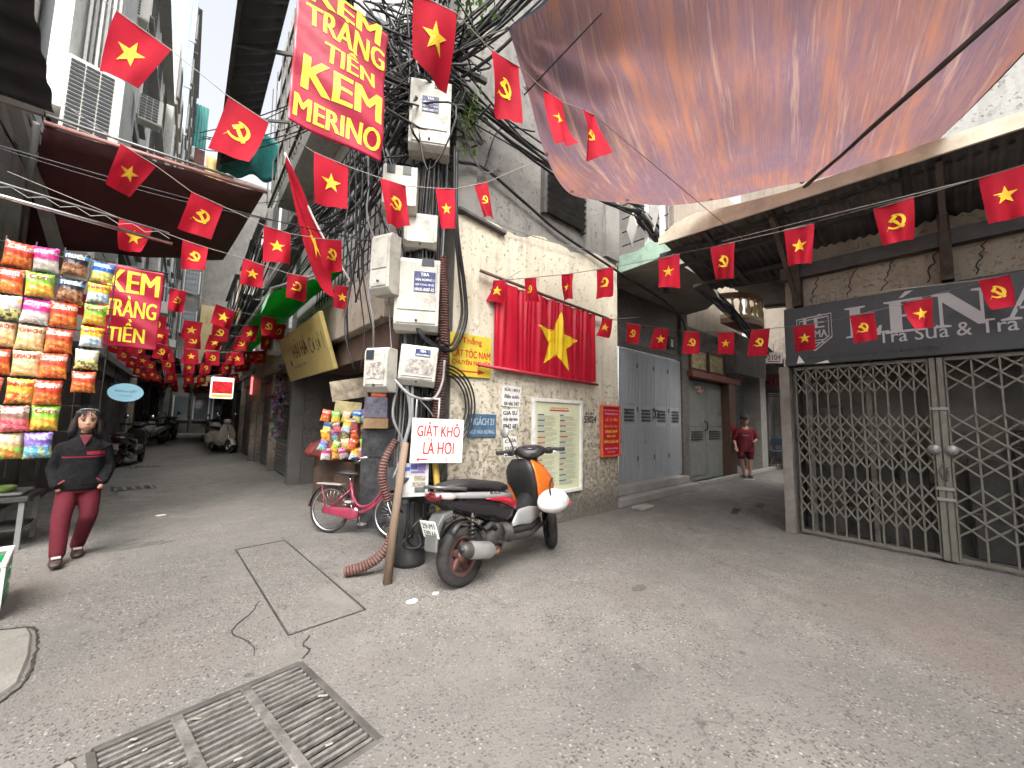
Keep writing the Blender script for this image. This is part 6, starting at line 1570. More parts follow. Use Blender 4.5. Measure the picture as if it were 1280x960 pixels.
MB().lathe([(0, 0), (.016, .0), (.012, .02), (0, .025)], 10, (.14, -.08, .0), (.4, -1, 0)).build('strap_button', MATS['red_ink'], t)
# parked scooters deeper in the lane
scooter('scooter', 'dark scooter half hidden behind the walking woman', (-1.25, 14.6, 0), R(75), 'dark', 'same', 'x', ('30-F2', '110.7'), 1.08, steer=10)
scooter('scooter', 'white scooter parked facing out on the left of the dim lane', (-.70, 24.2, 0), R(-115), 'white', 'same', 'x', None, 1.15, steer=15)
scooter('scooter', 'dark scooter parked behind the white one in the lane', (-.35, 27.6, 0), R(-100), 'dark', 'same', 'x', None, 1.15, steer=-10)
scooter('scooter', 'white scooter farthest down the lane, behind the cream one', (1.0, 24.5, 0), R(-80), 'white', 'same', 'x', None, 1.1, steer=5)
# cream round-bodied scooter
def vespa(loc, rz, s):
    t = thing('retro_scooter', 'cream round-bodied retro scooter parked right of the dim lane', 'scooter', loc, rz); t.scale = (s, s, s)
    pan = mat('pan_cream', (.52, .46, .38), rough=.22, var=.04, bump=0, spec=.6, coat=.4); rr = .22
    wheel(t, (0, 0, rr), rr, .10, MATS['chrome'], 5); wheel(t, (1.25, 0, rr), rr, .09, MATS['chrome'], 5, yaw=R(12))
    MB().loft([ring(-.32, .50, .05, .06), ring(-.22, .50, .14, .17), ring(0, .50, .19, .23), ring(.22, .50, .19, .22), ring(.42, .47, .14, .20), ring(.52, .42, .09, .12)]).build('rear_body', pan, t)
    for sg in (-1, 1): MB().loft([ring(-.22, .43, .02, .05, yc=sg * .17), ring(-.05, .43, .06, .16, yc=sg * .19), ring(.15, .43, .065, .17, yc=sg * .19), ring(.32, .42, .02, .06, yc=sg * .17)]).build('side_cowl', pan, t)
    MB().loft([ring(-.28, .78, .06, .02), ring(-.1, .79, .13, .05), ring(.2, .775, .13, .05), ring(.42, .75, .06, .03)]).build('seat', MATS['seat_vinyl'], t)
    MB().loft([ring(.40, .27, .15, .03), ring(.70, .25, .16, .03), ring(.95, .28, .14, .05)]).build('floorboard', pan, t)
    MB().loft([ringz(.25, .98, .03, .13), ringz(.40, 1.0, .03, .22), ringz(.60, .99, .035, .24), ringz(.80, .94, .04, .20), ringz(.95, .90, .04, .09), ringz(1.02, .88, .03, .05)]).build('leg_shield', pan, t)
    MB().loft([[(1.25 + .25 * math.cos(a) * k_, y_, rr + .25 * math.sin(a) * k_) for k_, y_ in ((.9, -.08), (1.02, -.05), (1.05, 0), (1.02, .05), (.9, .08), (.97, 0))] for a in [R(10 + k * 15) for k in range(11)]]).build('front_fender', pan, t)
    MB().tube([(.92, 0, .9), (1.25, 0, rr)], .03, 10).build('steering_column', MATS['chrome'], t)
    MB().loft([ring(.82, 1.03, .06, .05), ring(.90, 1.04, .12, .07), ring(1.0, 1.02, .09, .07)]).build('headset', pan, t)
    MB().lathe([(0, .02), (.06, .015), (.075, 0), (.07, -.04)], 18, (1.01, 0, 1.03), (1, 0, 0)).build('headlight', MATS['lamp_glass'], t)
    for sg in (-1, 1):
        MB().tube([(.9, sg * .1, 1.04), (.84, sg * .34, 1.05)], .018, 8).build('grip', MATS['rubber'], t)
        MB().tube([(.9, sg * .16, 1.06), (.88, sg * .26, 1.24)], .006, 6).build('mirror_stalk', MATS['chrome'], t)
        MB().lathe([(0, 0), (.05, 0), (.05, .012), (0, .014)], 16, (.88, sg * .26, 1.26), (-1, 0, 0)).build('mirror', MATS['chrome'], t)
vespa((.95, 19.2, 0), R(-72), 1.15)

# pink city bicycle
def bicycle(loc, rz):
    t = thing('bicycle', 'small pink bicycle leaning at the corner behind the pole', 'bicycle', loc, rz); t.rotation_euler.x = R(-4)
    pk = mat('pink_paint', (.27, .03, .065), rough=.3, var=.1, coat=.3, grime=.2, gcol=(.1, .05, .05)); ch = MATS['chrome']; r = .29; wb = .92
    def wh(x):
        m = MB(); m.lathe([(r - .032, -.012), (r - .01, -.018), (r, 0), (r - .01, .018), (r - .032, .012)], 40, (0, 0, 0), (0, 1, 0)); o = m.build('wheel', MATS['rubber'], t); o.location = (x, 0, r)
        MB().lathe([(r - .03, -.012), (r - .045, -.012), (r - .05, 0), (r - .045, .012), (r - .03, .012)], 40, (0, 0, 0), (0, 1, 0)).build('rim', ch, o)
        MB().lathe([(0, -.04), (.022, -.04), (.018, 0), (.022, .04), (0, .04)], 12, (0, 0, 0), (0, 1, 0)).build('hub', ch, o)
        src = None
        for k in range(24):
            a = 2 * PI * k / 24
            if src is None: src = MB().tube([(.02, .02, 0), (r - .045, 0, .02)], .0016, 4).build('spoke', ch, o)
            else: inst(src, o, (0, 0, 0), (0, a, 0))
        MB().loft([[((r + .025) * k_ * math.cos(a), y_, (r + .025) * k_ * math.sin(a)) for k_, y_ in ((.985, -.025), (1.0, 0), (.985, .025), (.98, 0))] for a in [R(30 + k * 12) for k in range(13)]]).build('mudguard', ch if x > .5 else MATS['black_plastic'], o)
    wh(0); wh(wb)
    bb = (.38, 0, .27); seat = (.27, 0, .64); head0 = (.78, 0, .56); head1 = (.74, 0, .78)
    T = lambda n, p, r_, m=pk: MB().tube(catm(p, 5) if len(p) > 2 else p, r_, 10).build(n, m, t)
    T('down_tube', [bb, (.5, 0, .30), (.66, 0, .40), head0], .024); T('curved_tube', [(.30, 0, .50), (.42, 0, .36), (.6, 0, .40), (.76, 0, .62)], .018); T('seat_tube', [bb, seat], .02); T('head_tube', [head0, head1], .024, mat('silver_tube', (.5, .5, .5), rough=.3, metal=.6))
    for sg in (-1, 1):
        T('chain_stay', [bb, (0, sg * .05, r)], .011); T('seat_stay', [(.29, sg * .01, .56), (0, sg * .05, r)], .010)
        T('fork_blade', [(.79, sg * .02, .54), (.86, sg * .045, .4), (wb, sg * .05, r)], .012, ch)
        T('rack_stay', [(-.12, sg * .05, .60), (-.02, sg * .06, r)], .007)
        T('handlebar', [(.73, 0, .92), (.72, sg * .12, .98), (.64, sg * .26, .98), (.52, sg * .29, .96)], .012, ch); T('grip', [(.56, sg * .285, .965), (.46, sg * .295, .955)], .018, MATS['rubber'])
        T('brake_lever', [(.58, sg * .28, .95), (.52, sg * .30, .91)], .006, ch)
        T('crank', [(bb[0], sg * .06, bb[2]), (bb[0] + sg * .03, sg * .075, bb[2] - sg * .15)], .011, ch)
        MB().box(bb[0] + sg * .03 - .045, bb[0] + sg * .03 + .045, sg * .11 - .035, sg * .11 + .035, bb[2] - sg * .15 - .012, bb[2] - sg * .15 + .012).build('pedal', mat('pedal', (.45, .36, .36), rough=.5), t, bevel=.004)
    T('stem', [head1, (.73, 0, .93)], .014, ch); T('seat_post', [seat, (.245, 0, .72)], .014, ch)
    MB().loft([ring(.10, .745, .10, .025), ring(.15, .755, .11, .035), ring(.24, .755, .09, .03), ring(.34, .75, .03, .02), ring(.38, .745, .012, .01)]).build('saddle', mat('saddle', (.02, .02, .02), rough=.3, var=.1), t)
    MB().lathe([(0, -.004), (.085, -.004), (.085, .004), (0, .004)], 24, (bb[0], -.055, bb[2]), (0, 1, 0)).build('chainring', ch, t)
    MB().loft([ring(-.06, r, .012, .04, yc=-.06), ring(.1, r - .005, .014, .05, yc=-.06), ring(.36, .27, .014, .075, yc=-.065), ring(.46, .27, .01, .04, yc=-.065)]).build('chain_case', pk, t)
    MB().box(-.20, .16, -.06, .06, .60, .615).build('rack', mat('rack', (.38, .33, .30), rough=.5), t, bevel=.004)
    MB().lathe([(0, 0), (.03, 0), (.03, .012), (0, .012)], 12, (-.30, 0, .33), (-1, 0, 0)).build('reflector', MATS['lamp_red'], t)
    b = MB(); b.prism([(.78, .60), (1.12, .60), (1.15, .86), (.76, .86)], lambda a, c: (a, -.16, c), lambda a, c: (a, .16, c)); b.build('basket', mat('basket', (.06, .06, .065), rough=.6, var=.3), t, bevel=.01)
bicycle((1.50, 5.32, 0), R(-54))

# ================================================================== SNACK STALL (left)
BM = {}
def bag_mat(key, top, low, blot, band):
    m, N, L, b = nodes_of('snack_' + key)
    tc = N.new('ShaderNodeTexCoord'); v = tc.outputs['Object']; sx = N.new('ShaderNodeSeparateXYZ'); L.new(v, sx.inputs[0])
    oi = N.new('ShaderNodeObjectInfo'); ad = N.new('ShaderNodeVectorMath'); ad.operation = 'ADD'; L.new(v, ad.inputs[0]); L.new(oi.outputs['Random'], ad.inputs[1])
    n1 = N_noise(N, L, ad.outputs[0], 22, 4, .6, .5); n2 = N_noise(N, L, ad.outputs[0], 55, 3, .6)
    split = N_range(N, L, N_math(N, L, 'ADD', sx.outputs[2], N_math(N, L, 'MULTIPLY', n1, .04)), .0, .03)
    low_ = N_mix(N, L, N_range(N, L, n1, .46, .54), low, blot)
    low_ = N_mix(N, L, N_range(N, L, n2, .55, .65, 0, .6), low_, tuple(min(1, c * 1.8 + .08) for c in blot))
    c = N_mix(N, L, split, low_, top)
    bd = N_math(N, L, 'MULTIPLY', N_range(N, L, sx.outputs[2], .05, .06), N_range(N, L, sx.outputs[2], .095, .105, 1, 0))
    c = N_mix(N, L, N_math(N, L, 'MULTIPLY', bd, N_range(N, L, n1, .45, .52, 0, .9)), c, band)
    L.new(c, b.inputs['Base Color']); b.inputs['Roughness'].default_value = .22; b.inputs['Specular IOR Level'].default_value = .6
    wr = N_noise(N, L, ad.outputs[0], 14, 3, .6, 1.2); N_bump(N, L, wr, b, .5, .02)
    return m
KINDS = {
 'red': ('orange-red shrimp snack packet', (.62, .07, .03), (.55, .10, .03), (.70, .22, .04), (.75, .55, .45), 'Oishi'),
 'pink': ('pink chips packet', (.55, .03, .22), (.42, .38, .36), (.55, .50, .45), (.75, .65, .75), 'Chips'),
 'nut': ('dark nut packet with blue label', (.03, .025, .03), (.16, .06, .03), (.34, .17, .08), (.08, .40, .68), 'nuts'),
 'blue': ('blue snack packet with yellow foot', (.02, .16, .55), (.60, .50, .06), (.75, .68, .25), (.70, .75, .80), 'Flash'),
 'yellow': ('yellow snack packet with blue-white foot', (.75, .50, .04), (.30, .45, .60), (.60, .60, .60), (.65, .12, .03), 'snack'),
 'green': ('lime green corn snack packet', (.22, .50, .05), (.62, .45, .05), (.65, .30, .05), (.60, .62, .50), 'Corn'),
 'cream': ('cream instant noodle packet', (.62, .50, .30), (.60, .36, .16), (.66, .46, .22), (.45, .25, .10), 'OMACHI'),
 'popcorn': ('black and white popcorn packet', (.55, .55, .52), (.60, .55, .16), (.06, .06, .06), (.70, .62, .12), ''),
 'gold': ('yellow noodle packet with red oval', (.72, .46, .05), (.58, .10, .04), (.70, .42, .10), (.62, .05, .02), 'indo chips'),
 'brown': ('brown and red candy packet', (.25, .13, .10), (.50, .06, .08), (.60, .12, .14), (.65, .58, .55), 'Candy'),
 'mix': ('mixed colour sweet packet', (.60, .42, .22), (.62, .20, .05), (.22, .42, .08), (.6, .6, .58), ''),
 'violet': ('blue and violet candy packet', (.16, .10, .36), (.08, .32, .55), (.40, .45, .15), (.35, .30, .5), ''),
}
def bag_mesh(key, w=.20, h=.27, d=.05):
    lab, top, low, blot, band, word = KINDS[key]
    if key not in BM:
        r = random.Random(len(key) * 7 + ord(key[0]))
        ph = [r.uniform(0, 6) for _ in range(4)]
        def f(u, v):
            e = (1 - abs(2 * u - 1) ** 2.6) * (1 - abs(2 * v - 1) ** 3.2)
            e = max(e, 0)
            y = -d * e ** .6 - .006 * math.sin(v * 22 + ph[0] + u * 5) * (e * .5 + .15) - .006 * math.sin(u * 26 + ph[1] + v * 4) * (e * .4 + .2)
            x = (u - .5) * w * (1 - .06 * math.sin(PI * v)); z = (v - .5) * h * (1 - .04 * math.sin(PI * u)) + .004 * math.sin(u * 30)
            return (x, y, z)
        m = MB(); m.grid(f, 16, 18); m.grid(lambda u, v: (f(u, v)[0], -f(u, v)[1] * .6 + .002, f(u, v)[2]), 8, 8)
        o = m.build('snack_packet', bag_mat(key, top, low, blot, band), fix=False); BM[key] = [o, None, False]
        if word:
            mb = MB(); text(mb, word, -w * .36, w * .36, .052, .10, 0, bold=.03)
            mb.v = [(p[0], f(.5 + p[0] / w, .5 + p[2] / h)[1] - .005, p[2]) for p in mb.v]
            BM[key][1] = mb.build('lettering', mat('bag_ink_' + ('w' if key in ('red', 'pink', 'blue', 'nut', 'brown') else 'd'), (.75, .72, .70) if key in ('red', 'pink', 'blue', 'nut', 'brown') else (.36, .04, .03), bump=0), o, fix=False)
    return BM[key]
ROWS = ['first (top)', 'second', 'third', 'fourth', 'fifth', 'sixth', 'seventh', 'eighth', 'lowest']
GRID = [['red', 'red', 'popcorn', 'cream', 'gold', 'red', 'yellow', 'mix'],
        ['red', 'red', 'popcorn', 'cream', 'red', 'red', 'gold', 'mix'],
        ['pink', 'green', 'pink', 'cream', 'cream', 'gold', 'brown', 'mix'],
        ['nut', 'nut', 'red', 'red', 'red', 'red', 'green', 'violet'],
        ['blue', 'yellow', 'green', 'yellow', 'popcorn', 'red']]
rs = random.Random(31)
COLN = ['fifth', 'fourth', 'third', 'second', 'rightmost']
for c, col in enumerate(GRID):
    cx = -.845 - (4 - c) * .203
    for k, key in enumerate(col):
        src = bag_mesh(key); z = 3.10 - k * .283 + rs.uniform(-.012, .012) - (.02 if c == 4 else 0)
        if c == 4: z = 3.08 - k * .255
        if not src[2]: o = src[0]; src[2] = True
        else: o = copy_tree(src[0])
        o.location = (cx + rs.uniform(-.012, .012) - (k * .012 if c < 4 else k * .004), 6.3 + rs.uniform(-.03, .03), z); o.rotation_euler = (R(rs.uniform(-6, 6)), R(rs.uniform(-4, 4)), R(rs.uniform(-14, 14)))
        if c == 4: o.scale = (.92, 1, .86)
        col_ = 'rightmost column' if c == 4 else '%s column from the right' % ['fifth', 'fourth', 'third', 'second'][c]
        tag(o, '%s, %s row, %s' % (KINDS[key][0], ROWS[k], col_), 'snack packet', 'snack packets hung at the stall')
t = thing('snack_rack', 'wire rack and rails holding up the wall of snack packets', 'rack', (-1.3, 6.38, 0))
for c in range(6):
    x = -.74 - c * .203 + 1.3; MB().tube([(x, 0, .8), (x, 0, 3.3)], .006, 6).build('upright_wire', MATS['steel_dark'], t)
for k in range(9):
    MB().tube([(-.6, .0, 3.24 - k * .283), (.58, 0, 3.24 - k * .283)], .005, 6).build('cross_wire', MATS['steel_dark'], t)
MB().tube([(-1.2, .06, 0), (-1.2, .06, 3.4)], .02, 8).build('post', MATS['steel_dark'], t)
t = thing('awning_support', 'pair of galvanised tubes carrying the stall awning above the snack wall', 'frame', (-1.5, 6, 3.5))
MB().tube([(-1.6, 0, .17), (1.24, 0, .0)], .022, 10).build('tube', MATS['chrome'], t)
m = MB(); m.tube([(-1.6, .0, .32), (1.2, 0, .12)], .010, 6); m.build('tube', MATS['steel_grey'], t)
for k in range(26):
    x = -1.6 + k * .108; MB().bar((x, 0, .31 - k * .0078), (x + .108, 0, .25 - k * .0078), .006).build('lattice_rod', MATS['steel_grey'], t) if k % 2 else MB().bar((x, 0, .25 - k * .0078), (x + .108, 0, .30 - k * .0078), .006).build('lattice_rod', MATS['steel_grey'], t)
# table cart, crate
t = thing('stall_table', 'low metal stall table with a tray at the left edge', 'table', (-1.62, 6.85, 0))
MB().box(-.5, .42, -.3, .35, .50, .56).build('table_top', MATS['steel_dark'], t, bevel=.01)
MB().box(-.35, .36, -.24, .2, .565, .60).build('tray', MATS['steel_grey'], t, bevel=.012)
for x, y in ((-.45, -.25), (.37, -.25), (-.45, .3), (.37, .3)): MB().box(x - .02, x + .02, y - .02, y + .02, 0, .5).build('leg', MATS['steel_grey'], t)
MB().box(-.45, .37, -.25, .3, .2, .22).build('lower_shelf', MATS['steel_dark'], t)
tag(MB().lathe([(0, 0), (.10, .0), (.13, .05), (.12, .06), (.09, .015), (0, .012)], 20, (-1.45, 6.72, .605)).build('bowl', mat('bowl_green', (.25, .38, .10), rough=.5, var=.3)), 'shallow greenish bowl on the stall table', 'bowl')
t = thing('fruit_crate', 'green and white plastic crate at the left edge in front of the table', 'crate', (-1.14, 4.72, 0), R(8))
gm = mat('crate_green', (.02, .30, .10), rough=.4, var=.08); wm = MATS['white_paint']
for k in range(3):
    z = .04 + k * .11
    for a in ((-.42, .2, -.26, -.245), (-.42, .2, .245, .26), (-.43, -.42, -.26, .26), (.2, .215, -.26, .26)):
        MB().box(a[0], a[1], a[2], a[3], z, z + .085).build('slat', gm, t, bevel=.004)
MB().box(-.42, .2, -.25, .25, .01, .03).build('base', gm, t)
for a in ((-.44, .225, -.275, -.24), (-.44, .225, .24, .275), (-.44, -.41, -.239, .239), (.195, .225, -.239, .239)): MB().box(a[0], a[1], a[2], a[3], .365, .40).build('rim', wm, t, bevel=.006)
for x in (-.43, .2): 
    for y in (-.262, .262): MB().box(x, x + .02, y - .008, y + .008, .03, .37).build('corner_post', wm, t)
rr_ = random.Random(3)
for k in range(4):
    o = MB().lathe([(0, -.05), (.035, -.04), (.05, 0), (.035, .04), (0, .05)], 12, (-1.14 + (-.3, -.12, .08, -.02)[k], 4.72 + (.1, -.12, .1, -.02)[k], .35)).build('fruit', mat('fruit_%d' % (k % 2), ((.45, .30, .03), (.16, .36, .05))[k % 2], rough=.4, var=.2))
    tag(o, ('yellow fruit at the back left of the green crate', 'green fruit at the front of the green crate', 'yellow fruit at the back right of the green crate', 'green fruit in the middle of the green crate')[k], 'fruit', 'fruit in the crate')

# ================================================================== LANE SHOP GOODS
def packets_strip():
    t = thing('candy_strips', 'strips of colourful candy packets hanging at the lane shop front', 'candy packets', (1.78, 5.75, .84), R(-20)); t.scale = (1.05, 1.05, 1.0)
    r = random.Random(6); cols = [(.55, .40, .05), (.40, .05, .04), (.10, .26, .07), (.10, .18, .30), (.45, .43, .38), (.50, .20, .04)]
    names = [k for k in KINDS if k in BM]
    for i in range(5):
        for k in range(5):
            o = bpy.data.objects.new('packet', BM[names[(i * 5 + k * 3 + r.randint(0, 3)) % len(names)]][0].data); COL.objects.link(o); o.parent = t
            q = r.uniform(.58, .72); o.scale = (q * .9, q * .8, q)
            o.location = ((i - 2) * .12 + r.uniform(-.02, .02), r.uniform(-.05, .03), .64 - k * .135 + r.uniform(-.03, .03)); o.rotation_euler = (R(r.uniform(-10, 10)), R(r.uniform(-22, 22)), R(r.uniform(-22, 22)))
packets_strip()
def goods(name, label, cat, loc, rz, w, h, d, col, var=.5, scale=12, tilt=0.):
    o = MB().box(-w / 2, w / 2, -d / 2, d / 2, 0, h).build(name, mat(name + '_' + '%d' % (abs(hash(col)) % 9973), col, rough=.5, var=var, scale=scale), bevel=.005)
    o.location = loc; o.rotation_euler = (0, R(tilt), rz); return tag(o, label, cat)
goods('poster', 'tilted old poster in the lane shop, above the candy strips', 'poster', (1.86, 5.85, 1.74), R(-22), .50, .30, .012, (.34, .28, .20), tilt=-12)
goods('poster', 'small yellowish poster right over the candy strips', 'poster', (1.80, 5.78, 1.50), R(-22), .36, .20, .012, (.42, .36, .18), .3, tilt=4)
goods('carton', 'brown carton on the shelf left of the pole', 'carton', (2.02, 5.22, 1.33), R(-24), .32, .14, .25, (.34, .21, .11), .25)
goods('plastic_bin', 'grey and violet plastic bin on top of the brown carton', 'bin', (2.01, 5.22, 1.475), R(-24), .30, .28, .25, (.16, .15, .20), .5)
goods('red_tray', 'orange-red tray on top of the violet bin', 'tray', (2.04, 5.22, 1.76), R(-24), .20, .05, .2, (.55, .10, .04), .2)
goods('shelf_cabinet', 'dark goods cabinet beside the lane shop entrance', 'cabinet', (2.14, 5.30, 0), R(-24), .5, 1.32, .30, (.05, .05, .055), .6, 9)
goods('counter', 'low dark counter at the lane shop front', 'counter', (2.2, 6.9, 0), R(-80), 1.4, .75, .5, (.09, .06, .045), .4, 5)
t = thing('red_sack', 'heap of red sacks on the lane shop counter', 'sack', (2.05, 6.8, .75))
m = MB(); m.lathe([(0, 0), (.36, .02), (.42, .15), (.30, .34), (.16, .50), (0, .55)], 18); m.build('heap', mat('sack_red', (.17, .035, .03), rough=.6, var=.5, scale=9, bump=.8, bscale=12), t)
MB().lathe([(0, 0), (.26, .02), (.3, .1), (.2, .25), (0, .3)], 16, (-.1, .7, 0)).build('heap', MATS['sack_red'], t)
t = thing('hanging_wreath', 'cluster of hanging garlands in front of the lane shutter', 'garland', (1.62, 10.2, 1.3))
m = MB(); rg = random.Random(8)
for k in range(260):
    a = rg.uniform(0, 6.28); c = Vector((rg.gauss(0, .04), rg.gauss(0, .26), .35 + rg.gauss(0, .32))); s = rg.uniform(.03, .07); A = Matrix.Rotation(a, 3, 'Z') @ Matrix.Rotation(rg.uniform(-1.4, 1.4), 3, 'Y')
    m.add([c + A @ Vector(p) * s for p in ((-.5, 0, -1), (.5, 0, -1), (.6, .1, .6), (-.5, 0, 1))], [(0, 1, 2, 3)], k % 3)
m.build('leaves', [mat('garland_a', (.12, .03, .05)), mat('garland_b', (.04, .10, .05)), mat('garland_c', (.10, .06, .14))], t, fix=False)
# lit signs in the lane
t = thing('round_sign', 'oval pale blue hanging sign on the left of the dim lane', 'sign', (-1.22, 14.3, 1.98), R(8))
e = [(.34 * math.cos(a), .24 * math.sin(a)) for a in [2 * PI * k / 32 for k in range(32)]]
MB().xz(e, -.03, .03).build('disc', mat('sign_cyan', (.32, .58, .70), rough=.4, var=.04, emit=.25), t)
mb = MB(); text(mb, 'Nhà nghỉ', -.2, .2, -.02, .08, -.034, bold=.0); text(mb, 'Hotel', -.12, .12, -.12, -.05, -.034, bold=0); mb.build('lettering', mat('sign_pale', (.55, .7, .78)), t)
MB().tube([(-.4, .05, .25), (0, 0, .24)], .012, 6).build('arm', MATS['steel_dark'], t)
t = thing('light_box_sign', 'small lit red and white box sign on the right of the dim lane', 'sign', (.95, 17.5, 2.02), R(5))
MB().box(-.30, .38, 0, .14, 0, .78).build('box', mat('lb_white', (.8, .78, .74), rough=.4, emit=.7), t, bevel=.03)
MB().box(-.26, .34, -.006, .0, .18, .62).build('panel', mat('lb_red', (.60, .03, .03), rough=.4, var=.5, scale=6, emit=.5), t)
MB().box(-.26, .34, -.006, .0, .04, .14).build('panel', mat('lb_yellow', (.75, .5, .08), rough=.4, emit=.5), t)
t = thing('tube_light', 'thin glowing red tube light on a house front in the lane', 'lamp', (1.55, 14.5, 2.1))
MB().tube([(0, 0, 0), (0, 0, .55)], .03, 8).build('tube', mat('tube_red', (.8, .12, .12), rough=.4, emit=1.2), t)
MB().box(-.03, .05, -.05, .05, .55, .62).build('cap', MATS['white_paint'], t)
for k, (x, y, z, w) in enumerate(((12.3, 3.2, 3.42, .2), (13.4, 3.05, 3.40, .2))):
    t = thing('hanging_placard', 'small white placard hanging from the alley cables, ' + ('left one' if k == 0 else 'right one'), 'placard', (x, y, z - .35), R(-55))
    MB().box(-w, w, 0, .02, .12, .42).build('card', MATS['paper'], t)
    mb = MB(); text(mb, ('2104', 'P.12')[k], -w * .8, w * .8, .2, .36, -.003, bold=.03); mb.box(-w * .8, w * .8, -.004, -.001, .15, .18); mb.build('print', mat('placard_ink', (.30, .10, .08)), t)
    MB().tube([(0, .01, .42), (0, .01, .62)], .006, 5).build('hanger', MATS['cable_black'], t)
# plastic chair at the alley end
t = thing('folding_chair', 'folding chair with dark seat standing at the end of the alley', 'chair', (14.95, 3.86, .1), R(80))
for sx in (-.2, .2):
    MB().tube([(sx, -.22, 0), (sx, .12, .95)], .016, 8).build('leg', MATS['steel_grey'], t); MB().tube([(sx, .22, 0), (sx, -.16, .5)], .016, 8).build('leg', MATS['steel_grey'], t)
MB().box(-.22, .22, -.2, .2, .48, .53).build('seat', mat('seat_navy', (.03, .05, .09), rough=.5), t, bevel=.015); MB().box(-.2, .2, .07, .11, .72, .95).build('backrest', MATS['seat_navy'], t, bevel=.015)
for z in (.15, .3): MB().tube([(-.2, -.16 + z * .35, z), (.2, -.16 + z * .35, z)], .01, 6).build('rung', MATS['steel_grey'], t)
tag(MB().box(5.95, 6.35, 3.52, 3.72, 0, .05).build('paving_block', MATS['concrete'], bevel=.01), 'loose flat concrete block before the alley steps', 'block')

# ================================================================== PEOPLE
def capsule(mb, p0, r0, p1, r1, n=14, k=6, flat=1.0, ax=(1, 0, 0)):
    """tapered limb with round ends; flat squeezes it along world y"""
    p0, p1 = Vector(p0), Vector(p1); d = (p1 - p0); ln = d.length; d = d.normalized() if ln > 1e-6 else Vector((0, 0, 1))
    x = d.orthogonal().normalized(); y = d.cross(x); rings = []
    st = [(-math.cos(a) * r0, math.sin(a) * r0) for a in [PI / 2 * i / k for i in range(1, k + 1)]] + [(ln + math.sin(a) * r1, math.cos(a) * r1) for a in [PI / 2 * i / k for i in range(0, k)]]
    for h, r in st:
        ring_ = []
        for j in range(n):
            a = 2 * PI * j / n; q = (x * math.cos(a) + y * math.sin(a)) * r; q.y *= flat; ring_.append(p0 + d * h + q)
        rings.append(ring_)
    mb.loft(rings)
def organic(mb, name, mats, parent, vox=.012, smooth=6):
    o = mb.build(name, mats, parent)
    md = o.modifiers.new('r', 'REMESH'); md.mode = 'VOXEL'; md.voxel_size = vox; md.use_smooth_shade = True
    ms = o.modifiers.new('s', 'SMOOTH'); ms.iterations = smooth; ms.factor = .5
    return o
skin = mat('skin', (.34, .185, .125), rough=.5, var=.06, bump=.1, bscale=200)
hairm = mat('hair', (.012, .010, .010), rough=.4, var=.3, scale=30, stretch=(1, 1, .1), bump=.4, bscale=60)
def head(mb, c, s=1.0):
    """skull, jaw, cheeks, nose, ears, neck stub; face towards -y"""
    c = Vector(c); P = lambda *p: c + Vector(p) * s
    capsule(mb, P(0, .012, .035), .078 * s, P(0, .012, .03), .078 * s); capsule(mb, P(0, -.012, -.02), .066 * s, P(0, -.018, -.05), .052 * s); capsule(mb, P(0, -.035, -.085), .03 * s, P(0, -.03, -.06), .05 * s); capsule(mb, P(-.012, -.042, -.058), .038 * s, P(.012, -.042, -.058), .038 * s)
    for sg in (-1, 1):
        capsule(mb, P(sg * .03, -.045, -.02), .032 * s, P(sg * .035, -.03, -.05), .03 * s); capsule(mb, P(sg * .082, .015, -.02), .014 * s, P(sg * .084, .02, .015), .016 * s)
    capsule(mb, P(0, -.072, .01), .008 * s, P(0, -.084, -.026), .011 * s); capsule(mb, P(-.012, -.076, -.03), .008 * s, P(.012, -.076, -.03), .008 * s)
def face(parent, c, s=1.0):
    c = Vector(c); ey = mat('eye', (.015, .012, .012), rough=.2, bump=0); wh = mat('eye_white', (.45, .42, .40), rough=.4, bump=0); lp = mat('lips', (.30, .09, .08), rough=.5, bump=0)
    for sg in (-1, 1):
        MB().lathe([(0, -.006), (.012 * s, -.004), (.013 * s, 0)], 12, c + Vector((sg * .031, -.0735, .008)) * s, (0, -1, -.05)).build('eye', wh, parent)
        MB().lathe([(0, .009), (.007 * s, .007), (.008 * s, 0)], 12, c + Vector((sg * .031, -.0745, .008)) * s, (0, -1, 0)).build('iris', ey, parent)
        MB().tube(catm([c + Vector((sg * .014, -.081, .026)) * s, c + Vector((sg * .032, -.082, .033)) * s, c + Vector((sg * .052, -.068, .026)) * s], 4), .0045 * s, 6).build('eyebrow', hairm, parent)
        MB().tube(catm([c + Vector((sg * .018, -.080, .014)) * s, c + Vector((sg * .031, -.083, .018)) * s, c + Vector((sg * .046, -.072, .012)) * s], 4), .003 * s, 6).build('eyelid', hairm, parent)
    MB().tube(catm([c + Vector((-.024, -.074, -.062)) * s, c + Vector((0, -.086, -.06)) * s, c + Vector((.024, -.074, -.062)) * s], 5), [.003 * s] * 3 + [.006 * s] * 5 + [.003 * s] * 3, 8).build('lips', lp, parent)
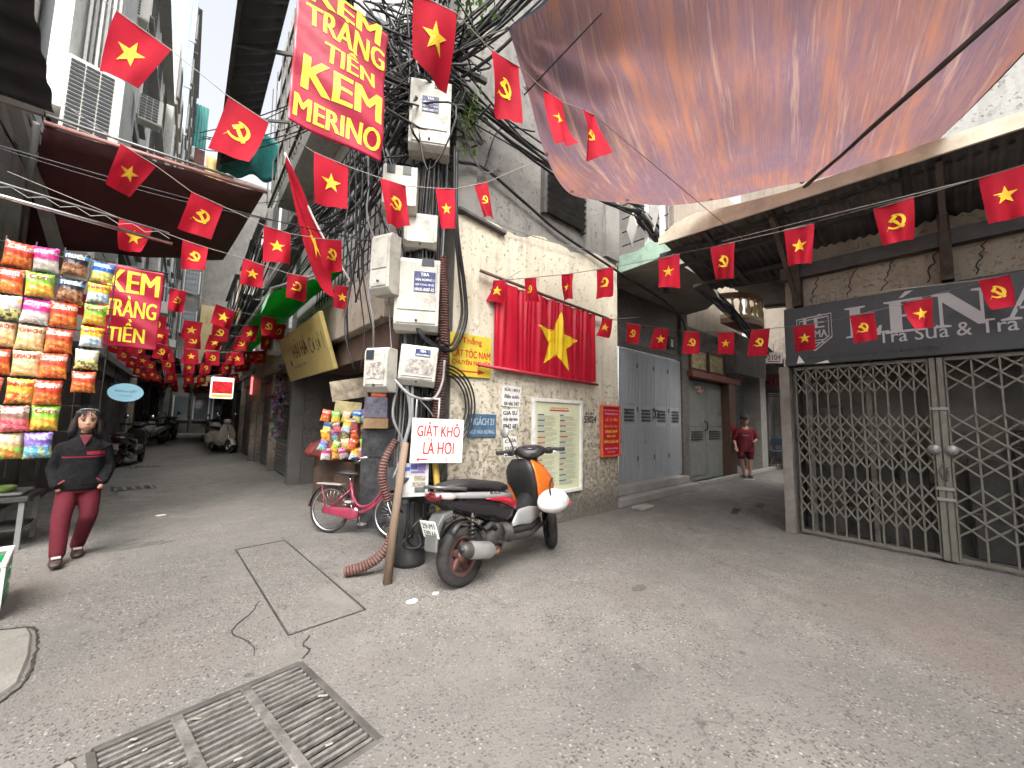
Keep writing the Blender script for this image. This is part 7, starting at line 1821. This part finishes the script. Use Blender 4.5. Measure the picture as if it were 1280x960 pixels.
def woman():
    t = thing('person', 'woman in a black jacket and dark red trousers walking with hands in pockets', 'person', (-.76, 5.92, 0), R(8))
    H = (0, -.01, 1.385)
    b = MB(); head(b, H, .98); capsule(b, (0, .02, 1.30), .052, (0, .03, 1.20), .058)
    for sg in (-1, 1):
        capsule(b, (sg * .10, .03, 1.11), .04, (0, .03, 1.17), .05)                      # shoulders under the jacket
        capsule(b, (sg * .09, .03, 1.11), .036, (sg * .15, .03, 1.10), .034); capsule(b, (sg * .15, .03, 1.10), .034, (sg * .20, .06, .90), .03); capsule(b, (sg * .20, .06, .90), .03, (sg * .16, -.065, .745), .024)
        capsule(b, (sg * .16, -.065, .745), .024, (sg * .14, -.07, .70), .022)
    capsule(b, (0, .03, 1.12), .07, (0, .03, .85), .085)
    legs = {1: [(.08, .0, .78), (.085, -.02, .42), (.035, .14, .10)], -1: [(-.08, .0, .78), (-.10, -.08, .42), (-.095, -.17, .09)]}
    for sg, (a, k, f) in legs.items():
        capsule(b, (a[0] * .8, .02, .74), .055, k, .042); capsule(b, k, .042, f, .032); capsule(b, (f[0], f[1], .05), .03, (f[0] * 1.1, f[1] - .13, .03), .026)
    capsule(b, (0, .03, .85), .085, (0, .02, .76), .08)
    organic(b, 'body', skin, t, .011, 4)
    face(t, H, .98)
    # jacket with red stripes (printed in the cloth)
    m, N, L, bs = nodes_of('striped_jacket'); tc = N.new('ShaderNodeTexCoord'); sx = N.new('ShaderNodeSeparateXYZ'); L.new(tc.outputs['Object'], sx.inputs[0])
    band = lambda z0, z1: N_math(N, L, 'MULTIPLY', N_math(N, L, 'GREATER_THAN', sx.outputs[2], z0), N_math(N, L, 'LESS_THAN', sx.outputs[2], z1))
    xr = N_math(N, L, 'LESS_THAN', N_math(N, L, 'ABSOLUTE', sx.outputs[0]), .15)
    f = N_math(N, L, 'MULTIPLY', N_math(N, L, 'ADD', band(1.015, 1.026), N_math(N, L, 'MULTIPLY', band(1.04, 1.075), N_math(N, L, 'GREATER_THAN', sx.outputs[0], .02))), xr)
    nz = N_noise(N, L, tc.outputs['Object'], 25, 4); c = N_mix(N, L, nz, (.005, .005, .006), (.010, .010, .011)); L.new(N_mix(N, L, f, c, (.20, .015, .03)), bs.inputs['Base Color']); bs.inputs['Roughness'].default_value = .9; bs.inputs['Specular IOR Level'].default_value = .15
    N_bump(N, L, N_noise(N, L, tc.outputs['Object'], 9, 3, .6, 1.), bs, .8, .03)
    j = MB()
    def torso(mb, rows): mb.loft([[(hx * math.copysign(abs(math.cos(q)) ** .8, math.cos(q)), yc + hy * math.copysign(abs(math.sin(q)) ** .8, math.sin(q)), z) for q in [2 * PI * i / 24 for i in range(24)]] for z, hx, hy, yc in rows])
    torso(j, [(.68, .15, .115, .02), (.72, .16, .122, .02), (.82, .155, .12, .02), (.95, .142, .112, .02), (1.05, .148, .112, .025), (1.12, .152, .105, .03), (1.17, .13, .09, .035), (1.20, .10, .078, .035), (1.235, .07, .066, .03), (1.27, .06, .06, .025)])
    for sg in (-1, 1):
        capsule(j, (sg * .09, .03, 1.135), .06, (sg * .15, .03, 1.115), .055); capsule(j, (sg * .15, .03, 1.115), .056, (sg * .20, .06, .90), .048); capsule(j, (sg * .20, .06, .90), .05, (sg * .16, -.065, .745 + (.02 if sg > 0 else 0)), .044)
    organic(j, 'jacket', m, t, .013, 5)
    # V neck: red collar shirt
    MB().xz([(-.045, 1.245), (.045, 1.245), (.0, 1.13)], -.092, -.080).build('collar', mat('dull_red', (.14, .02, .03), rough=.8), t, bevel=.004)
    for sg in (-1, 1): MB().bar((sg * .11, -.118, .80), (sg * .155, -.09, .755), .008, .012).build('pocket_trim', mat('trim_red', (.30, .03, .05)), t)
    tr = MB(); torso(tr, [(.66, .14, .10, .02), (.72, .15, .11, .02), (.80, .14, .105, .02)])
    for sg, (a, k, f_) in legs.items():
        capsule(tr, (a[0] * .95, a[1] + .02, .70), .085, k, .07); capsule(tr, k, .07, (f_[0], f_[1] + .01, .10), .058)
    organic(tr, 'trousers', mat('maroon_trousers', (.085, .004, .011), rough=.85, var=.15, scale=6, bump=.7, bscale=11), t, .013, 4)
    for sg, (a, k, f_) in legs.items():
        s = MB(); lift = .0 if sg > 0 else .015; x = f_[0] * 1.05
        s.loft([ring(0, .045 + lift, .028, .03), ring(.03, .05 + lift, .040, .045), ring(.10, .045 + lift, .044, .042), ring(.18, .035 + lift, .047, .032), ring(.23, .028 + lift, .036, .022), ring(.25, .024 + lift, .015, .012)])
        s.v = [(x - p[1], f_[1] + .045 - p[0], p[2]) for p in s.v]; o = s.build('shoe', mat('shoe_brown', (.05, .03, .028), rough=.5, var=.2), t)
        w = MB(); w.bar((x - .03, f_[1] - .11, .082 + lift), (x + .03, f_[1] - .11, .082 + lift), .06, .008); w.build('shoe_strap', mat('shoe_white', (.5, .44, .42), rough=.6), o)
    h = MB(); c = Vector(H)
    capsule(h, c + Vector((0, .042, .052)), .085, c + Vector((0, .045, .04)), .088)
    for sg in (-1, 1):
        capsule(h, c + Vector((sg * .05, -.012, .082)), .03, c + Vector((sg * .083, .01, .01)), .024); capsule(h, c + Vector((sg * .085, .01, 0)), .028, c + Vector((sg * .098, .02, -.10)), .036); capsule(h, c + Vector((sg * .098, .02, -.10)), .036, c + Vector((sg * .085, .04, -.15)), .03)
    capsule(h, c + Vector((0, .06, 0)), .085, c + Vector((0, .06, -.12)), .075)
    organic(h, 'hair', hairm, t, .009, 3)
    rh = random.Random(4); st_ = MB()
    for k in range(70):                                     # loose strands
        sg = rh.choice((-1, 1)); a_ = rh.uniform(-.2, 1.0); x0 = sg * rh.uniform(.02, .06)
        st_.tube(catm([c + Vector((x0, -.02 + .04 * a_, .125)), c + Vector((sg * (.075 + rh.uniform(0, .012)), .0 + .05 * a_, .05)), c + Vector((sg * (.095 + rh.uniform(0, .02)), .01 + .05 * a_, -.06)), c + Vector((sg * (.10 + rh.uniform(-.02, .025)), .02 + .05 * a_, -.15 - rh.uniform(0, .05)))], 4), .0028, 4)
    for k in range(14):                                     # wispy fringe
        x0 = rh.uniform(-.05, .05); st_.tube(catm([c + Vector((x0 * .5, -.035, .125)), c + Vector((x0, -.07, .095)), c + Vector((x0 * 1.5, -.072, .06 - rh.uniform(0, .02)))], 4), .0025, 4)
    st_.build('hair_strands', hairm, t)
    g = MB(); g.tube(catm([c + Vector((-.085, .0, .085)), c + Vector((-.05, -.04, .118)), c + Vector((0, -.046, .126)), c + Vector((.05, -.04, .118)), c + Vector((.085, 0, .085))], 5), .005, 6); g.build('hairband', mat('band_pale', (.20, .18, .16), rough=.2), t)
woman()
def standing_boy():
    t = thing('person', 'person in a dark red shirt, shorts and cap standing in the alley', 'person', (11.9, 3.86, 0), R(-62)); t.scale = (1.16, 1.16, 1.16)
    H = (0, -.02, 1.36)
    b = MB(); head(b, H, 1.0); capsule(b, (0, .02, 1.27), .05, (0, .02, 1.17), .06); capsule(b, (0, .02, 1.15), .10, (0, .02, .8), .11)
    arms = {1: [(.17, .02, 1.12), (.24, .02, .92), (.17, -.16, .90)], -1: [(-.17, .02, 1.12), (-.24, .0, .90), (-.22, -.12, .74)]}
    legs = {1: [(.08, .02, .75), (.09, .0, .42), (.08, .02, .08)], -1: [(-.08, .02, .75), (-.10, -.06, .43), (-.04, -.02, .08)]}
    for sg in (-1, 1):
        s, e, w = arms[sg]; capsule(b, (sg * .1, .02, 1.13), .06, s, .05); capsule(b, s, .045, e, .036); capsule(b, e, .036, w, .026)
        d = (Vector(w) - Vector(e)).normalized(); p = Vector(w) + d * .045; capsule(b, w, .026, p, .028, flat=.8)
        side = d.cross(Vector((0, 0, 1))).normalized()
        for k, l in enumerate((.062, .072, .068, .055)):
            q = p + side * (k - 1.5) * .017; mid = q + d * l * .55 + Vector((0, 0, -.006)); capsule(b, q, .0095, mid, .009); capsule(b, mid, .009, q + d * l + Vector((0, 0, -.022)), .008)
        capsule(b, Vector(w) + d * .02 - side * .02 * sg, .011, Vector(w) + d * .065 - side * .045 * sg, .009)
        a, k, f = legs[sg]; capsule(b, a, .08, k, .05); capsule(b, k, .05, f, .034); capsule(b, (f[0], f[1] + .01, .04), .032, (f[0], f[1] - .13, .03), .03)
    organic(b, 'body', skin, t, .010, 3); face(t, H)
    sm = mat('shirt_maroon', (.12, .008, .016), rough=.85, var=.12, bump=.7, bscale=10)
    s = MB(); s.loft([[(hx * math.copysign(abs(math.cos(q)) ** .8, math.cos(q)), .02 + hy * math.copysign(abs(math.sin(q)) ** .8, math.sin(q)), z) for q in [2 * PI * i / 24 for i in range(24)]] for z, hx, hy in ((.62, .19, .15), (.66, .19, .15), (.80, .18, .14), (.95, .17, .13), (1.08, .17, .12), (1.14, .15, .10), (1.18, .09, .075), (1.21, .065, .06))])
    for sg in (-1, 1): a, e, _ = arms[sg]; capsule(s, (sg * .10, .02, 1.13), .07, a, .068); capsule(s, a, .068, Vector(a).lerp(Vector(e), .85), .058)
    organic(s, 'shirt', sm, t, .013, 4)
    p = MB(); capsule(p, (-.05, .02, .70), .11, (.05, .02, .70), .11)
    for sg in (-1, 1): a, k, _ = legs[sg]; capsule(p, (a[0], a[1], .68), .105, Vector(k) + Vector((0, 0, .10)), .085)
    organic(p, 'shorts', mat('shorts_maroon', (.09, .008, .014), rough=.85, var=.12, bump=.6, bscale=10), t, .013, 3)
    mb = MB(); text(mb, 'SPORT', -.07, .07, 1.0, 1.03, -.125, bold=.03); mb.build('shirt_print', mat('print_pink', (.5, .3, .3)), t)
    h = MB(); c = Vector(H); capsule(h, c + Vector((0, .03, .04)), .087, c + Vector((0, .03, .03)), .086); capsule(h, c + Vector((0, .05, -.03)), .075, c + Vector((0, .04, .0)), .08); organic(h, 'hair', hairm, t, .01, 2)
    k = MB(); rings = [[(.094 * q * math.cos(a), .02 + .105 * q * math.sin(a), H[2] + .055 + z) for a in [2 * PI * i / 20 for i in range(20)]] for q, z in ((1.0, 0), (1.0, .03), (.9, .065), (.6, .09), (.1, .098))]
    k.loft(rings); o = k.build('cap', mat('cap_dark', (.02, .022, .03), rough=.8), t)
    v = MB(); v.prism([(.08 * math.cos(a), -.06 + .11 * math.sin(a)) for a in [PI + PI * i / 10 for i in range(11)]], lambda a, b_: (a, b_, H[2] + .055), lambda a, b_: (a, b_, H[2] + .065)); v.build('cap_brim', MATS['cap_dark'], o)
    for sg in (-1, 1):
        f = legs[sg][2]; s = MB(); s.loft([ring(0, .04, .035, .03), ring(.05, .05, .045, .045), ring(.14, .042, .048, .035), ring(.22, .03, .04, .022), ring(.24, .026, .018, .014)]); s.v = [(f[0] - q[1], f[1] + .06 - q[0], q[2]) for q in s.v]
        o = s.build('shoe', mat('shoe_dark', (.03, .03, .035), rough=.5), t); MB().box(f[0] - .05, f[0] + .05, f[1] - .18, f[1] + .06, .0, .014).build('sole', MATS['white_paint'], o)
standing_boy()
